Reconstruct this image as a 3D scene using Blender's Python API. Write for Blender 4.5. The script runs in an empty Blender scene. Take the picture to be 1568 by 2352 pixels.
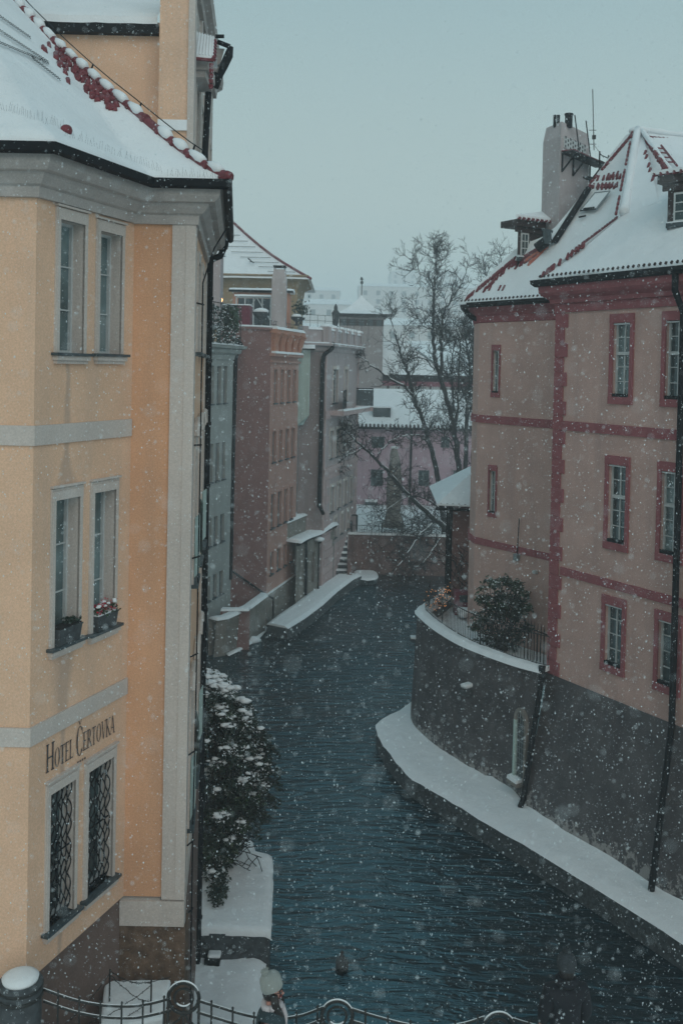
import bpy, math, random
from mathutils import Vector, Matrix, noise as mnoise
random.seed(7)
R = math.radians
sc = bpy.context.scene
COL = sc.collection

# ------------------------------------------------------------------ camera
F, CX, CY, PV = 2287.0, 784.0, 1176.0, 902.0      # measured on the photograph at 1568 x 2352
CAMH = 12.0
cam_d = bpy.data.cameras.new('camera')
cam = bpy.data.objects.new('camera', cam_d)
COL.objects.link(cam)
CM = Matrix.Rotation(R(90 - 1.3), 4, 'X') @ Matrix.Rotation(R(1.2), 4, 'Z')
cam.matrix_world = Matrix.Translation((0, 0, CAMH)) @ CM
cam_d.sensor_fit = 'VERTICAL'
cam_d.sensor_height = 36.0
cam_d.lens = 36.0 * F / 2352.0
cam_d.shift_y = (PV - CY) / 2352.0
cam_d.clip_start = 0.05
cam_d.clip_end = 2500
cam_d.dof.use_dof = True
cam_d.dof.focus_distance = 17.0
cam_d.dof.aperture_fstop = 2.4
sc.camera = cam

# ------------------------------------------------------------------ sky and light
w = bpy.data.worlds.new('World'); sc.world = w; w.use_nodes = True
nt = w.node_tree; nt.nodes.clear()
sky = nt.nodes.new('ShaderNodeTexSky'); sky.sky_type = 'NISHITA'; sky.sun_disc = False
sky.sun_elevation = R(32); sky.sun_rotation = R(200)
sky.dust_density = 6; sky.air_density = 2.0; sky.ozone_density = 3
skymul = nt.nodes.new('ShaderNodeMix'); skymul.data_type = 'RGBA'; skymul.blend_type = 'MIX'
skymul.inputs['Factor'].default_value = 0.88                 # thick snow cloud covers most of the sky
tcw = nt.nodes.new('ShaderNodeTexCoord'); sep = nt.nodes.new('ShaderNodeSeparateXYZ'); nt.links.new(tcw.outputs['Generated'], sep.inputs[0])
grd = nt.nodes.new('ShaderNodeValToRGB'); nt.links.new(sep.outputs[2], grd.inputs[0]); e = grd.color_ramp.elements      # cloud is palest low down
e[0].position = 0.0; e[0].color = (.43, .505, .468, 1); e[1].position = 1.0; e[1].color = (.16, .31, .37, 1)
e_ = grd.color_ramp.elements.new(0.16); e_.color = (.41, .495, .470, 1); e_ = grd.color_ramp.elements.new(0.42); e_.color = (.235, .37, .405, 1)
vm = nt.nodes.new('ShaderNodeVectorMath'); vm.operation = 'SCALE'; vm.inputs['Scale'].default_value = 10.0; nt.links.new(grd.outputs[0], vm.inputs[0]); nt.links.new(vm.outputs[0], skymul.inputs['B'])
nt.links.new(sky.outputs[0], skymul.inputs['A'])
bg = nt.nodes.new('ShaderNodeBackground'); bg.inputs['Strength'].default_value = 0.108
nt.links.new(skymul.outputs['Result'], bg.inputs['Color'])
wo = nt.nodes.new('ShaderNodeOutputWorld'); nt.links.new(bg.outputs[0], wo.inputs['Surface'])
sun_d = bpy.data.lights.new('sun', 'SUN'); sun_d.energy = 0.8; sun_d.angle = R(50); sun_d.color = (1.0, 0.93, 0.86)
sun = bpy.data.objects.new('sun', sun_d); COL.objects.link(sun)
sd = Vector((math.sin(R(200)) * -1 * -1 * math.cos(R(32)), math.cos(R(200)) * math.cos(R(32)), math.sin(R(32))))
sd = Vector((0.34 * math.cos(R(32)), -0.94 * math.cos(R(32)), math.sin(R(32))))    # from behind the camera, a little right
sun.rotation_euler = sd.to_track_quat('Z', 'Y').to_euler(); sun.location = (0, 0, 60)
sc.view_settings.view_transform = 'Standard'; sc.view_settings.look = 'None'
sc.view_settings.exposure = 0.16; sc.view_settings.gamma = 1.0
sc.cycles.use_denoising = True
sc.cycles.max_bounces = 6; sc.cycles.volume_bounces = 3
sc.cycles.transparent_max_bounces = 6; sc.cycles.volume_step_rate = 4

# ------------------------------------------------------------------ measuring helpers
def ray(u, v):
    d = CM.to_3x3() @ Vector(((u - CX) / F, -(v - PV) / F, -1.0))
    return d
O = Vector((0, 0, CAMH))
def PY(u, v, Y):                       # the point seen at (u, v) at depth Y
    d = ray(u, v); return O + d * (Y / d.y)
def GZ(u, v, z):                       # the point seen at (u, v) on the level z
    d = ray(u, v); return O + d * ((z - CAMH) / d.z)
def V2(p): return Vector((p[0], p[1]))

class Wall:                            # a vertical plane; s runs from p0 to p1, o is outwards
    def __init__(s, p0, p1):
        s.p0 = V2(p0); s.p1 = V2(p1); d = s.p1 - s.p0; s.L = d.length; s.t = d / s.L
        s.n = Vector((s.t.y, -s.t.x))
    def pt(s, a, z, o=0.0):
        q = s.p0 + s.t * a + s.n * o; return Vector((q.x, q.y, z))
    def uv(s, u, v):
        d = ray(u, v); nn = Vector((s.n.x, s.n.y, 0)); q = Vector((s.p0.x, s.p0.y, 0))
        k = (q - O).dot(nn) / d.dot(nn); h = O + d * k
        return (V2(h) - s.p0).dot(s.t), h.z
    def rect(s, uL, uR, vT, vB):
        um, vm = (uL + uR) / 2, (vT + vB) / 2
        return s.uv(uL, vm)[0], s.uv(uR, vm)[0], s.uv(um, vB)[1], s.uv(um, vT)[1]

# ------------------------------------------------------------------ materials
def new_mat(name):
    m = bpy.data.materials.new(name); m.use_nodes = True
    t = m.node_tree; b = t.nodes['Principled BSDF']; return m, t, b
def nz(t, scale, detail=4, coord='Object', vec_scale=None, rough=0.55):
    tc = t.nodes.new('ShaderNodeNewGeometry')
    n = t.nodes.new('ShaderNodeTexNoise'); n.inputs['Scale'].default_value = scale
    n.inputs['Detail'].default_value = detail; n.inputs['Roughness'].default_value = rough
    if vec_scale:
        mp = t.nodes.new('ShaderNodeMapping'); mp.inputs['Scale'].default_value = vec_scale
        t.links.new(tc.outputs['Position'], mp.inputs['Vector']); t.links.new(mp.outputs[0], n.inputs['Vector'])
    else: t.links.new(tc.outputs['Position'], n.inputs['Vector'])
    return n
def ramp(t, src, stops):
    r = t.nodes.new('ShaderNodeValToRGB'); e = r.color_ramp.elements
    while len(e) < len(stops): e.new(0.5)
    for i, (p, c) in enumerate(stops):
        e[i].position = p; e[i].color = c if len(c) == 4 else (*c, 1)
    t.links.new(src, r.inputs[0]); return r
def mixc(t, fac, a, b, mode='MIX'):
    m = t.nodes.new('ShaderNodeMix'); m.data_type = 'RGBA'; m.blend_type = mode
    for k, val in (('Factor', fac), ('A', a), ('B', b)):
        if hasattr(val, 'links'): t.links.new(val, m.inputs[k])
        elif isinstance(val, (int, float)): m.inputs[k].default_value = val
        else: m.inputs[k].default_value = (*val, 1) if len(val) == 3 else val
    return m.outputs['Result']
def bump(t, b, src, dist=0.01, strength=0.5):
    bp = t.nodes.new('ShaderNodeBump'); bp.inputs['Distance'].default_value = dist; bp.inputs['Strength'].default_value = strength
    t.links.new(src, bp.inputs['Height']); t.links.new(bp.outputs[0], b.inputs['Normal']); return bp
def mul(c, k): return tuple(x * k for x in c)
MATS = {}
def plaster(name, c, var=0.12, streak=0.25, stain=(0.16, 0.14, 0.13), bmp=0.006, scale=1.3):
    m, t, b = new_mat(name)
    n1 = nz(t, scale, 5); n2 = nz(t, 1.0, 5, vec_scale=(2.6, 2.6, 0.22)); n3 = nz(t, 45, 3); n4 = nz(t, 7, 4)
    r1 = ramp(t, n1.outputs[0], [(0.3, mul(c, 1 - var)), (0.7, mul(c, 1 + var * 0.6))])
    r2 = ramp(t, n2.outputs[0], [(0.50, (0, 0, 0)), (0.78, (1, 1, 1))])
    fm = t.nodes.new('ShaderNodeMath'); fm.operation = 'MULTIPLY'; fm.inputs[1].default_value = streak
    t.links.new(r2.outputs[0], fm.inputs[0])
    col = mixc(t, fm.outputs[0], r1.outputs[0], stain)
    r3 = ramp(t, n3.outputs[0], [(0.35, (0.90, 0.90, 0.90)), (0.65, (1.06, 1.06, 1.06))])
    col = mixc(t, 1.0, col, r3.outputs[0], 'MULTIPLY')
    t.links.new(col, b.inputs['Base Color']); b.inputs['Roughness'].default_value = 0.92
    b.inputs['Specular IOR Level'].default_value = 0.2
    bump(t, b, n4.outputs[0], bmp, 0.6)
    MATS[name] = m; return m
def simple(name, c, rough=0.6, metal=0.0, var=0.2, scale=12, bmp=0.0, spec=0.4, emit=None, es=1.0):
    m, t, b = new_mat(name)
    n = nz(t, scale, 4); r = ramp(t, n.outputs[0], [(0.3, mul(c, 1 - var)), (0.7, mul(c, 1 + var))])
    t.links.new(r.outputs[0], b.inputs['Base Color']); b.inputs['Roughness'].default_value = rough
    b.inputs['Metallic'].default_value = metal; b.inputs['Specular IOR Level'].default_value = spec
    if bmp: bump(t, b, n.outputs[0], bmp, 0.7)
    if emit:
        b.inputs['Emission Color'].default_value = (*emit, 1); b.inputs['Emission Strength'].default_value = es
    MATS[name] = m; return m
def snowmat(name, c=(0.80, 0.83, 0.85), b1=0.05, s1=2.2, dirt=0.0):
    m, t, b = new_mat(name)
    n = nz(t, s1, 6, rough=0.6); n2 = nz(t, 30, 4)
    r = ramp(t, n.outputs[0], [(0.3, mul(c, 0.93)), (0.65, c)])
    sp = nz(t, 9, 6, rough=0.75); rs = ramp(t, sp.outputs[0], [(0.60, (0, 0, 0)), (0.70, (1, 1, 1))])
    fm = t.nodes.new('ShaderNodeMath'); fm.operation = 'MULTIPLY'; fm.inputs[1].default_value = 0.12 + dirt
    t.links.new(rs.outputs[0], fm.inputs[0])
    t.links.new(mixc(t, fm.outputs[0], r.outputs[0], (0.30, 0.30, 0.31)), b.inputs['Base Color'])
    b.inputs['Roughness'].default_value = 0.75; b.inputs['Specular IOR Level'].default_value = 0.2
    ad = t.nodes.new('ShaderNodeMath'); ad.operation = 'MULTIPLY_ADD'; ad.inputs[1].default_value = 0.14
    t.links.new(n2.outputs[0], ad.inputs[0]); t.links.new(n.outputs[0], ad.inputs[2])
    bump(t, b, ad.outputs[0], b1, 0.7); MATS[name] = m; return m
SNOW = snowmat('snow'); SNOWR = snowmat('roof_snow', b1=0.10, s1=1.3, dirt=0.05)
SNOWP = snowmat('path_snow', b1=0.04, s1=3.5, dirt=0.03)
ORANGE = plaster('orange_plaster', (0.74, 0.48, 0.33), 0.10, 0.38, (0.44, 0.36, 0.31))
DORANGE = plaster('deep_orange_plaster', (0.66, 0.365, 0.22), 0.10, 0.30, (0.36, 0.26, 0.2))
WHITEP = plaster('white_plaster', (0.56, 0.50, 0.46), 0.07, 0.25, (0.30, 0.28, 0.27))
CORNW = plaster('cornice_plaster', (0.44, 0.405, 0.385), 0.10, 0.35, (0.16, 0.16, 0.16), scale=3)
PINKB = plaster('dusty_pink_plaster', (0.56, 0.365, 0.32), 0.12, 0.40, (0.33, 0.24, 0.23))
REDP = plaster('crimson_plaster', (0.31, 0.105, 0.115), 0.12, 0.25, (0.16, 0.05, 0.06), scale=4)
GREYW = plaster('grey_wall_plaster', (0.10, 0.098, 0.10), 0.22, 0.40, (0.07, 0.07, 0.07), 0.02, scale=2)
GREENG = plaster('grey_green_plaster', (0.34, 0.36, 0.35), 0.10, 0.3)
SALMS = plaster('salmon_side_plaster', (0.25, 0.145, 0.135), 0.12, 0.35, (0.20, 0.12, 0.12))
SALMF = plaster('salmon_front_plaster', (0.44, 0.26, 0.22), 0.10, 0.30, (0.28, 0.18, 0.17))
SALMT = plaster('bright_salmon_plaster', (0.48, 0.245, 0.18), 0.10, 0.25, (0.35, 0.2, 0.16))
MAUVE = plaster('mauve_plaster', (0.27, 0.215, 0.21), 0.12, 0.35)
PINKF = plaster('pale_pink_plaster', (0.50, 0.38, 0.375), 0.10, 0.30)
LILAC = plaster('lilac_plaster', (0.43, 0.37, 0.375), 0.08, 0.30)
OCHRE = plaster('ochre_plaster', (0.30, 0.225, 0.145), 0.15, 0.4)
TEALP = plaster('pale_teal_paint', (0.48, 0.60, 0.56), 0.08, 0.3)
FARP = plaster('far_pink_plaster', (0.44, 0.31, 0.36), 0.08, 0.3)
CHIM = plaster('chimney_render', (0.46, 0.41, 0.41), 0.10, 0.35)
QUAY = plaster('quay_wall_plaster', (0.20, 0.125, 0.115), 0.3, 0.5, (0.07, 0.06, 0.06), 0.03, scale=3)
LOWW = plaster('low_wall_plaster', (0.24, 0.22, 0.20), 0.25, 0.5, (0.09, 0.10, 0.08), 0.02, scale=2)
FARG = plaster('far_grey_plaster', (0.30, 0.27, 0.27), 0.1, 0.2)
FARW = plaster('haze_paled_plaster', (0.52, 0.50, 0.49), 0.08, 0.2)  # distance haze painted into the far palaces: colour paled toward the fog
BLACK = simple('black_metal', (0.005, 0.007, 0.010), 0.6, 0.0, 0.3, 20, spec=0.15)
IRON = simple('painted_iron', (0.022, 0.024, 0.024), 0.55, 0.0, 0.35, 30, spec=0.3)
TILE = simple('red_roof_tile', (0.16, 0.028, 0.038), 0.55, 0, 0.35, 14)
TILEO = simple('orange_roof_tile', (0.50, 0.13, 0.08), 0.6, 0, 0.3, 14)
FRAME = simple('pale_window_frame', (0.50, 0.52, 0.52), 0.5, 0, 0.08, 8)
FRAMED = simple('grey_window_frame', (0.20, 0.23, 0.24), 0.5, 0, 0.12, 8)
SILL = simple('dark_slate_sill', (0.05, 0.07, 0.08), 0.4, 0, 0.3, 10)
WOODD = simple('dark_timber', (0.035, 0.022, 0.022), 0.7, 0, 0.4, 8)
STONEB = simple('brown_ashlar', (0.13, 0.085, 0.06), 0.9, 0, 0.45, 6, bmp=0.04)
PLIN = plaster('brown_grey_plinth', (0.17, 0.12, 0.105), 0.15, 0.4, (0.08, 0.07, 0.07))
STONEG = simple('grey_stone', (0.055, 0.065, 0.072), 0.85, 0, 0.4, 9, bmp=0.02)
BARK = simple('wet_bark', (0.012, 0.012, 0.014), 0.9, 0, 0.4, 20)
TWIG = simple('twig_bark', (0.02, 0.02, 0.023), 0.9, 0, 0.3, 20)
LEAF = simple('evergreen_leaf', (0.018, 0.032, 0.022), 0.45, 0, 0.5, 9)
LEAF2 = simple('laurel_leaf', (0.03, 0.055, 0.025), 0.4, 0, 0.5, 9)
IVY = simple('ivy_leaf', (0.02, 0.03, 0.02), 0.5, 0, 0.4, 9)
SHUT = simple('red_louvre_paint', (0.20, 0.05, 0.075), 0.6, 0, 0.2, 8)
def glass(name, c=(0.035, 0.06, 0.065), rough=0.12, curtain=0.0, cc=(0.30, 0.33, 0.33)):
    m, t, b = new_mat(name)
    n = nz(t, 1.4, 3, vec_scale=(1, 1, 0.8)); r = ramp(t, n.outputs[0], [(0.35, mul(c, 0.6)), (0.62, mul(c, 1.6)), (0.75, tuple(a * (1 - curtain) + d * curtain for a, d in zip(c, cc)))])
    t.links.new(r.outputs[0], b.inputs['Base Color']); b.inputs['Roughness'].default_value = rough
    b.inputs['Specular IOR Level'].default_value = 0.7
    w_ = nz(t, 2.5, 2); bump(t, b, w_.outputs[0], 0.01, 0.4); MATS[name] = m; return m
GLASS = glass('dark_window_glass', curtain=0.35); GLASSC = glass('curtained_window_glass', (0.10, 0.14, 0.145), 0.2, 0.8)

# water: dark, with wind ripples running across the canal
m, t, b = new_mat('canal_water_surface'); WATER = m
b.inputs['Base Color'].default_value = (0.001, 0.007, 0.012, 1); b.inputs['Roughness'].default_value = 0.05
b.inputs['IOR'].default_value = 1.75; b.inputs['Specular IOR Level'].default_value = 1.0; b.inputs['Specular Tint'].default_value = (0.40, 0.86, 1.0, 1)
n1 = nz(t, 1.0, 5, vec_scale=(0.9, 3.4, 1), rough=0.5); n2 = nz(t, 1.0, 3, vec_scale=(3.2, 9, 1))
n3 = nz(t, 0.12, 2); n1.inputs['Distortion'].default_value = 0.9
a1 = t.nodes.new('ShaderNodeMath'); a1.operation = 'MULTIPLY_ADD'; a1.inputs[1].default_value = 0.22
t.links.new(n2.outputs[0], a1.inputs[0]); t.links.new(n1.outputs[0], a1.inputs[2])
a2 = t.nodes.new('ShaderNodeMath'); a2.operation = 'MULTIPLY'; r3 = ramp(t, n3.outputs[0], [(0.35, (0.35, 0.35, 0.35)), (0.65, (1, 1, 1))])
t.links.new(a1.outputs[0], a2.inputs[0]); t.links.new(r3.outputs[0], a2.inputs[1])
bump(t, b, a2.outputs[0], 0.21, 1.0)

# ------------------------------------------------------------------ mesh helpers
class MB:
    def __init__(s): s.v = []; s.f = []; s.mi = []; s.mats = []
    def m(s, mat):
        if mat not in s.mats: s.mats.append(mat)
        return s.mats.index(mat)
    def add(s, vs, fs, mat):
        k = len(s.v); i = s.m(mat); s.v += [Vector(x) for x in vs]
        for f in fs: s.f.append(tuple(k + j for j in f)); s.mi.append(i)
        return s
    def poly(s, pts, mat): return s.add(pts, [tuple(range(len(pts)))], mat)
    def hexa(s, p, mat):               # 8 corners: bottom ring 0-3, top ring 4-7
        return s.add(p, [(0, 3, 2, 1), (4, 5, 6, 7), (0, 1, 5, 4), (1, 2, 6, 5), (2, 3, 7, 6), (3, 0, 4, 7)], mat)
    def box(s, x0, x1, y0, y1, z0, z1, mat):
        return s.hexa([(x0, y0, z0), (x1, y0, z0), (x1, y1, z0), (x0, y1, z0), (x0, y0, z1), (x1, y0, z1), (x1, y1, z1), (x0, y1, z1)], mat)
    def wb(s, W, s0, s1, z0, z1, o0, o1, mat):     # box on a wall; o0 inner, o1 outer
        P = W.pt
        return s.hexa([P(s0, z0, o1), P(s1, z0, o1), P(s1, z0, o0), P(s0, z0, o0), P(s0, z1, o1), P(s1, z1, o1), P(s1, z1, o0), P(s0, z1, o0)], mat)
    def prism(s, pts, h, mat, z0=None):            # pts: ring of 3D points extruded down by h
        n = len(pts); a = [Vector(p) for p in pts]; bb = [p - Vector((0, 0, h)) if z0 is None else Vector((p.x, p.y, z0)) for p in a]
        fs = [tuple(range(n)), tuple(reversed(range(n, 2 * n)))] + [(i, n + i, n + (i + 1) % n, (i + 1) % n) for i in range(n)]
        return s.add(a + bb, fs, mat)
    def tube(s, pts, r, mat, seg=6, cap=True):
        pts = [Vector(p) for p in pts]; n = len(pts); rs = r if isinstance(r, (list, tuple)) else [r] * n
        ring = []; up = None; k = len(s.v); i_ = s.m(mat)
        for i, p in enumerate(pts):
            d = (pts[min(i + 1, n - 1)] - pts[max(i - 1, 0)])
            if d.length < 1e-9: d = Vector((0, 0, 1))
            d.normalize()
            if up is None: up = d.orthogonal().normalized()
            a = (up - d * up.dot(d))
            a = a.normalized() if a.length > 1e-6 else d.orthogonal().normalized(); up = a; c = d.cross(a)
            for j in range(seg):
                th = 2 * math.pi * j / seg; s.v.append(p + (a * math.cos(th) + c * math.sin(th)) * rs[i])
        for i in range(n - 1):
            for j in range(seg):
                q = k + i * seg; s.f.append((q + j, q + (j + 1) % seg, q + seg + (j + 1) % seg, q + seg + j)); s.mi.append(i_)
        if cap:
            s.f.append(tuple(k + j for j in reversed(range(seg)))); s.mi.append(i_)
            s.f.append(tuple(k + (n - 1) * seg + j for j in range(seg))); s.mi.append(i_)
        return s
    def lathe(s, c, prof, mat, seg=20):             # prof: (radius, z) from bottom to top
        k = len(s.v); i_ = s.m(mat); c = Vector(c)
        for r, z in prof:
            for j in range(seg):
                th = 2 * math.pi * j / seg; s.v.append(c + Vector((r * math.cos(th), r * math.sin(th), z)))
        n = len(prof)
        for i in range(n - 1):
            for j in range(seg):
                q = k + i * seg; s.f.append((q + j, q + (j + 1) % seg, q + seg + (j + 1) % seg, q + seg + j)); s.mi.append(i_)
        s.f.append(tuple(k + j for j in reversed(range(seg)))); s.mi.append(i_)
        s.f.append(tuple(k + (n - 1) * seg + j for j in range(seg))); s.mi.append(i_)
        return s
    def blob(s, c, rx, ry, rz, mat, seg=8, rings=5, jit=0.15):
        k = len(s.v); i_ = s.m(mat); c = Vector(c)
        for i in range(rings + 1):
            ph = math.pi * i / rings
            for j in range(seg):
                th = 2 * math.pi * j / seg; q = 1 + random.uniform(-jit, jit)
                s.v.append(c + Vector((rx * math.sin(ph) * math.cos(th) * q, ry * math.sin(ph) * math.sin(th) * q, rz * math.cos(ph))))
        for i in range(rings):
            for j in range(seg):
                q = k + i * seg; s.f.append((q + j, q + seg + j, q + seg + (j + 1) % seg, q + (j + 1) % seg)); s.mi.append(i_)
        return s
    def build(s, name, parent=None, smooth=False, bevel=0.0):
        me = bpy.data.meshes.new(name)
        off = Vector(parent.get('_loc', (0, 0, 0))) if parent else None
        if off is None:                              # a thing that is one mesh: origin at its base
            xs = [p.x for p in s.v]; ys = [p.y for p in s.v]; zs = [p.z for p in s.v]
            off = Vector(((min(xs) + max(xs)) / 2, (min(ys) + max(ys)) / 2, min(zs)))
        me.from_pydata([tuple(p - off) for p in s.v], [], s.f)
        for mt in s.mats: me.materials.append(mt)
        me.polygons.foreach_set('material_index', s.mi)
        if smooth: me.polygons.foreach_set('use_smooth', [True] * len(s.f))
        me.update(); me.validate()
        o = bpy.data.objects.new(name, me); COL.objects.link(o)
        if parent: o.parent = parent; o['_loc'] = tuple(off)
        else: o.location = off; o['_loc'] = tuple(off)
        if bevel:
            bv = o.modifiers.new('bevel', 'BEVEL'); bv.width = bevel; bv.segments = 2; bv.limit_method = 'ANGLE'
        return o
def tag(o, label=None, cat=None, group=None, kind=None):
    if label: o['label'] = label
    if cat: o['category'] = cat
    if group: o['group'] = group
    if kind: o['kind'] = kind
    return o
def thing(name, label, cat, loc, group=None):
    o = bpy.data.objects.new(name, None); COL.objects.link(o); o.location = loc; o['_loc'] = tuple(loc)
    o.empty_display_size = 0.2
    return tag(o, label, cat, group)

def wall_mesh(mb, W, s0, s1, z0, z1, holes, mat, depth=0.2, rmat=None):
    """a wall face with real openings and their reveals"""
    rmat = rmat or mat
    ss = sorted({s0, s1} | {max(s0, min(s1, h[0])) for h in holes} | {max(s0, min(s1, h[1])) for h in holes})
    zz = sorted({z0, z1} | {max(z0, min(z1, h[2])) for h in holes} | {max(z0, min(z1, h[3])) for h in holes})
    for i in range(len(ss) - 1):
        for j in range(len(zz) - 1):
            a, b2, c, d = ss[i], ss[i + 1], zz[j], zz[j + 1]
            if b2 - a < 1e-5 or d - c < 1e-5: continue
            ms, mz = (a + b2) / 2, (c + d) / 2
            if any(h[0] < ms < h[1] and h[2] < mz < h[3] for h in holes): continue
            mb.poly([W.pt(a, c), W.pt(b2, c), W.pt(b2, d), W.pt(a, d)], mat)
    for h in holes:
        a, b2, c, d = h; P = W.pt
        mb.poly([P(a, c), P(a, d), P(a, d, -depth), P(a, c, -depth)], rmat)
        mb.poly([P(b2, c), P(b2, c, -depth), P(b2, d, -depth), P(b2, d)], rmat)
        mb.poly([P(a, d), P(b2, d), P(b2, d, -depth), P(a, d, -depth)], rmat)
        mb.poly([P(a, c), P(a, c, -depth), P(b2, c, -depth), P(b2, c)], rmat)

def window(W, rect, parent, depth=0.15, rows=3, cols=2, fr=0.035, fm=FRAME, gm=None, sill=None, surround=None, smat=None, sd=0.03, top=0.0, transom=None, snow=True, bw=0.018, name='window'):
    a, b2, c, d = rect; gm = gm or GLASS
    f = MB(); e = 0.045
    o0, o1 = -depth - e, -depth + 0.012
    f.wb(W, a, a + fr, c, d, o0, o1, fm); f.wb(W, b2 - fr, b2, c, d, o0, o1, fm)
    f.wb(W, a + fr, b2 - fr, c, c + fr, o0, o1, fm); f.wb(W, a + fr, b2 - fr, d - fr, d, o0, o1, fm)
    o2, o3 = -depth - e + 0.005, -depth - 0.004
    for i in range(1, cols):
        x = a + (b2 - a) * i / cols; ww = bw * (1.6 if i * 2 == cols else 1); f.wb(W, x - ww / 2, x + ww / 2, c + fr, d - fr, o2, o3 + 0.004, fm)
    for j in range(1, rows):
        z = c + (d - c) * j / rows; f.wb(W, a + fr, b2 - fr, z - bw / 2, z + bw / 2, o2, o3, fm)
    if transom is not None:
        z = c + (d - c) * transom; f.wb(W, a + fr, b2 - fr, z - 0.035, z + 0.035, o2, -depth + 0.03, fm)
    win = f.build(name, parent)
    g = MB().poly([W.pt(a, c, -depth - 0.03), W.pt(b2, c, -depth - 0.03), W.pt(b2, d, -depth - 0.03), W.pt(a, d, -depth - 0.03)], gm)
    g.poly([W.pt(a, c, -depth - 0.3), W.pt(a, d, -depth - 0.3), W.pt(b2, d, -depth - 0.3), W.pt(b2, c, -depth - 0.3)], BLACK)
    g.build('pane', win)
    if surround:
        q = MB(); k = surround; tp = k + top; s_ = smat or WHITEP
        q.wb(W, a - k, a, c, d, 0, sd, s_); q.wb(W, b2, b2 + k, c, d, 0, sd, s_); q.wb(W, a - k, b2 + k, d, d + tp, 0, sd, s_)
        q.build('surround', win)
    if sill:
        q = MB(); hh, pr, ov = sill
        q.wb(W, a - ov, b2 + ov, c - hh, c, -depth, pr, SILL)
        if snow: q.wb(W, a - ov + 0.01, b2 + ov - 0.01, c, c + 0.012, -depth, pr - 0.012, SILL)
        q.build('sill', win)
    return win
from mathutils.bvhtree import BVHTree
def offpath(path, o):
    """plan polyline moved outwards by o (outwards = right-hand side walking left to right as seen)"""
    path = [V2(p) for p in path]; n = len(path); out = []
    for i, p in enumerate(path):
        ns = []
        if i > 0: d = (p - path[i - 1]).normalized(); ns.append(Vector((d.y, -d.x)))
        if i < n - 1: d = (path[i + 1] - p).normalized(); ns.append(Vector((d.y, -d.x)))
        if len(ns) == 1: out.append(p + ns[0] * o)
        else:
            m = (ns[0] + ns[1]); k = max(0.35, m.length_squared / 2); out.append(p + m * (o / k))
    return out
def sweep(mb, path, prof, mat):
    rows = [[Vector((q.x, q.y, z)) for q in offpath(path, o)] for o, z in prof]
    k = len(mb.v); n = len(path); i_ = mb.m(mat)
    for r in rows: mb.v += r
    for a in range(len(rows) - 1):
        for j in range(n - 1):
            mb.f.append((k + a * n + j, k + a * n + j + 1, k + (a + 1) * n + j + 1, k + (a + 1) * n + j)); mb.mi.append(i_)
    for j in (0, n - 1):
        mb.f.append(tuple(k + a * n + j for a in range(len(rows)))); mb.mi.append(i_)
    return mb
def band(mb, path, z0, z1, o, mat): return sweep(mb, path, [(0, z0), (o, z0), (o, z1), (0, z1)], mat)
def bvh(o):
    me = o.data; M = Vector(o['_loc'])
    return BVHTree.FromPolygons([v.co + M for v in me.vertices], [tuple(p.vertices) for p in me.polygons])
def hit(tree, u, v):
    h = tree.ray_cast(O, ray(u, v).normalized()); return h[0], h[1]
def snowcap(mb, pts, h=0.06, over=0.03, mat=None):
    """rounded strip of snow on a flat top: pts = list of (left, right) 3D pairs"""
    mat = mat or SNOW; k = len(mb.v); i_ = mb.m(mat); N = 6
    for a, c in pts:
        a = Vector(a); c = Vector(c); d = (c - a); L = d.length; d = d.normalized()
        for j in range(N + 1):
            q = j / N; x = -over + (L + 2 * over) * q
            mb.v.append(a + d * x + Vector((0, 0, h * min(1.0, 1.9 * math.sin(math.pi * q)) * random.uniform(0.85, 1.1) if 0 < j < N else -0.012)))
    for i in range(len(pts) - 1):
        for j in range(N):
            q = k + i * (N + 1) + j; mb.f.append((q, q + 1, q + N + 2, q + N + 1)); mb.mi.append(i_)
    mb.f.append(tuple(k + j for j in reversed(range(N + 1)))); mb.mi.append(i_)
    mb.f.append(tuple(k + (len(pts) - 1) * (N + 1) + j for j in range(N + 1))); mb.mi.append(i_)
    return mb
def lerp(a, c, q): return a + (c - a) * q
def sub(a, c, n): return [lerp(Vector(a), Vector(c), i / n) for i in range(n + 1)]

# ================================================================== the setting
# water
mb = MB(); mb.poly([(-14, -6, 0), (26, -6, 0), (26, 64, 0), (-14, 64, 0)], WATER)
tag(mb.build('canal_water'), kind='structure')
# one sheet of ground to the horizon, lower than the quays, with the hill rising behind
def hill(x, y):
    q = max(0.0, y - 130); r = 1.9 + 40 * (1 - math.exp(-(q / 200) ** 1.4))
    r += 5.0 * mnoise.noise(Vector((x / 90, y / 90, 0))) * min(1, q / 80)
    r *= 1.0 if x > -50 or y < 130 else 1.0
    return r
mb = MB(); xs = [-900, -600, -400, -300, -220, -160, -110, -70, -40, -20, -8, 0, 8, 16, 30, 50, 80, 120, 170, 230, 300, 400, 600, 900]
ys = [59.5, 70, 90, 110, 130, 145, 160, 180, 200, 225, 250, 280, 310, 350, 400, 500, 700, 1000, 1600]
for y in ys:
    for x in xs: mb.v.append(Vector((x, y, hill(x, y))))
n = len(xs); gi = mb.m(SNOWP)
for j in range(len(ys) - 1):
    for i in range(n - 1): mb.f.append((j * n + i, j * n + i + 1, (j + 1) * n + i + 1, (j + 1) * n + i)); mb.mi.append(gi)
mb.poly([(-900, -300, 1.2), (-6.5, -300, 1.2), (-6.5, 59.5, 1.2), (-900, 59.5, 1.2)], SNOWP)
mb.poly([(9.5, -300, 1.2), (900, -300, 1.2), (900, 59.5, 1.2), (9.5, 59.5, 1.2)], SNOWP)
tag(mb.build('ground'), kind='structure')
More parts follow.
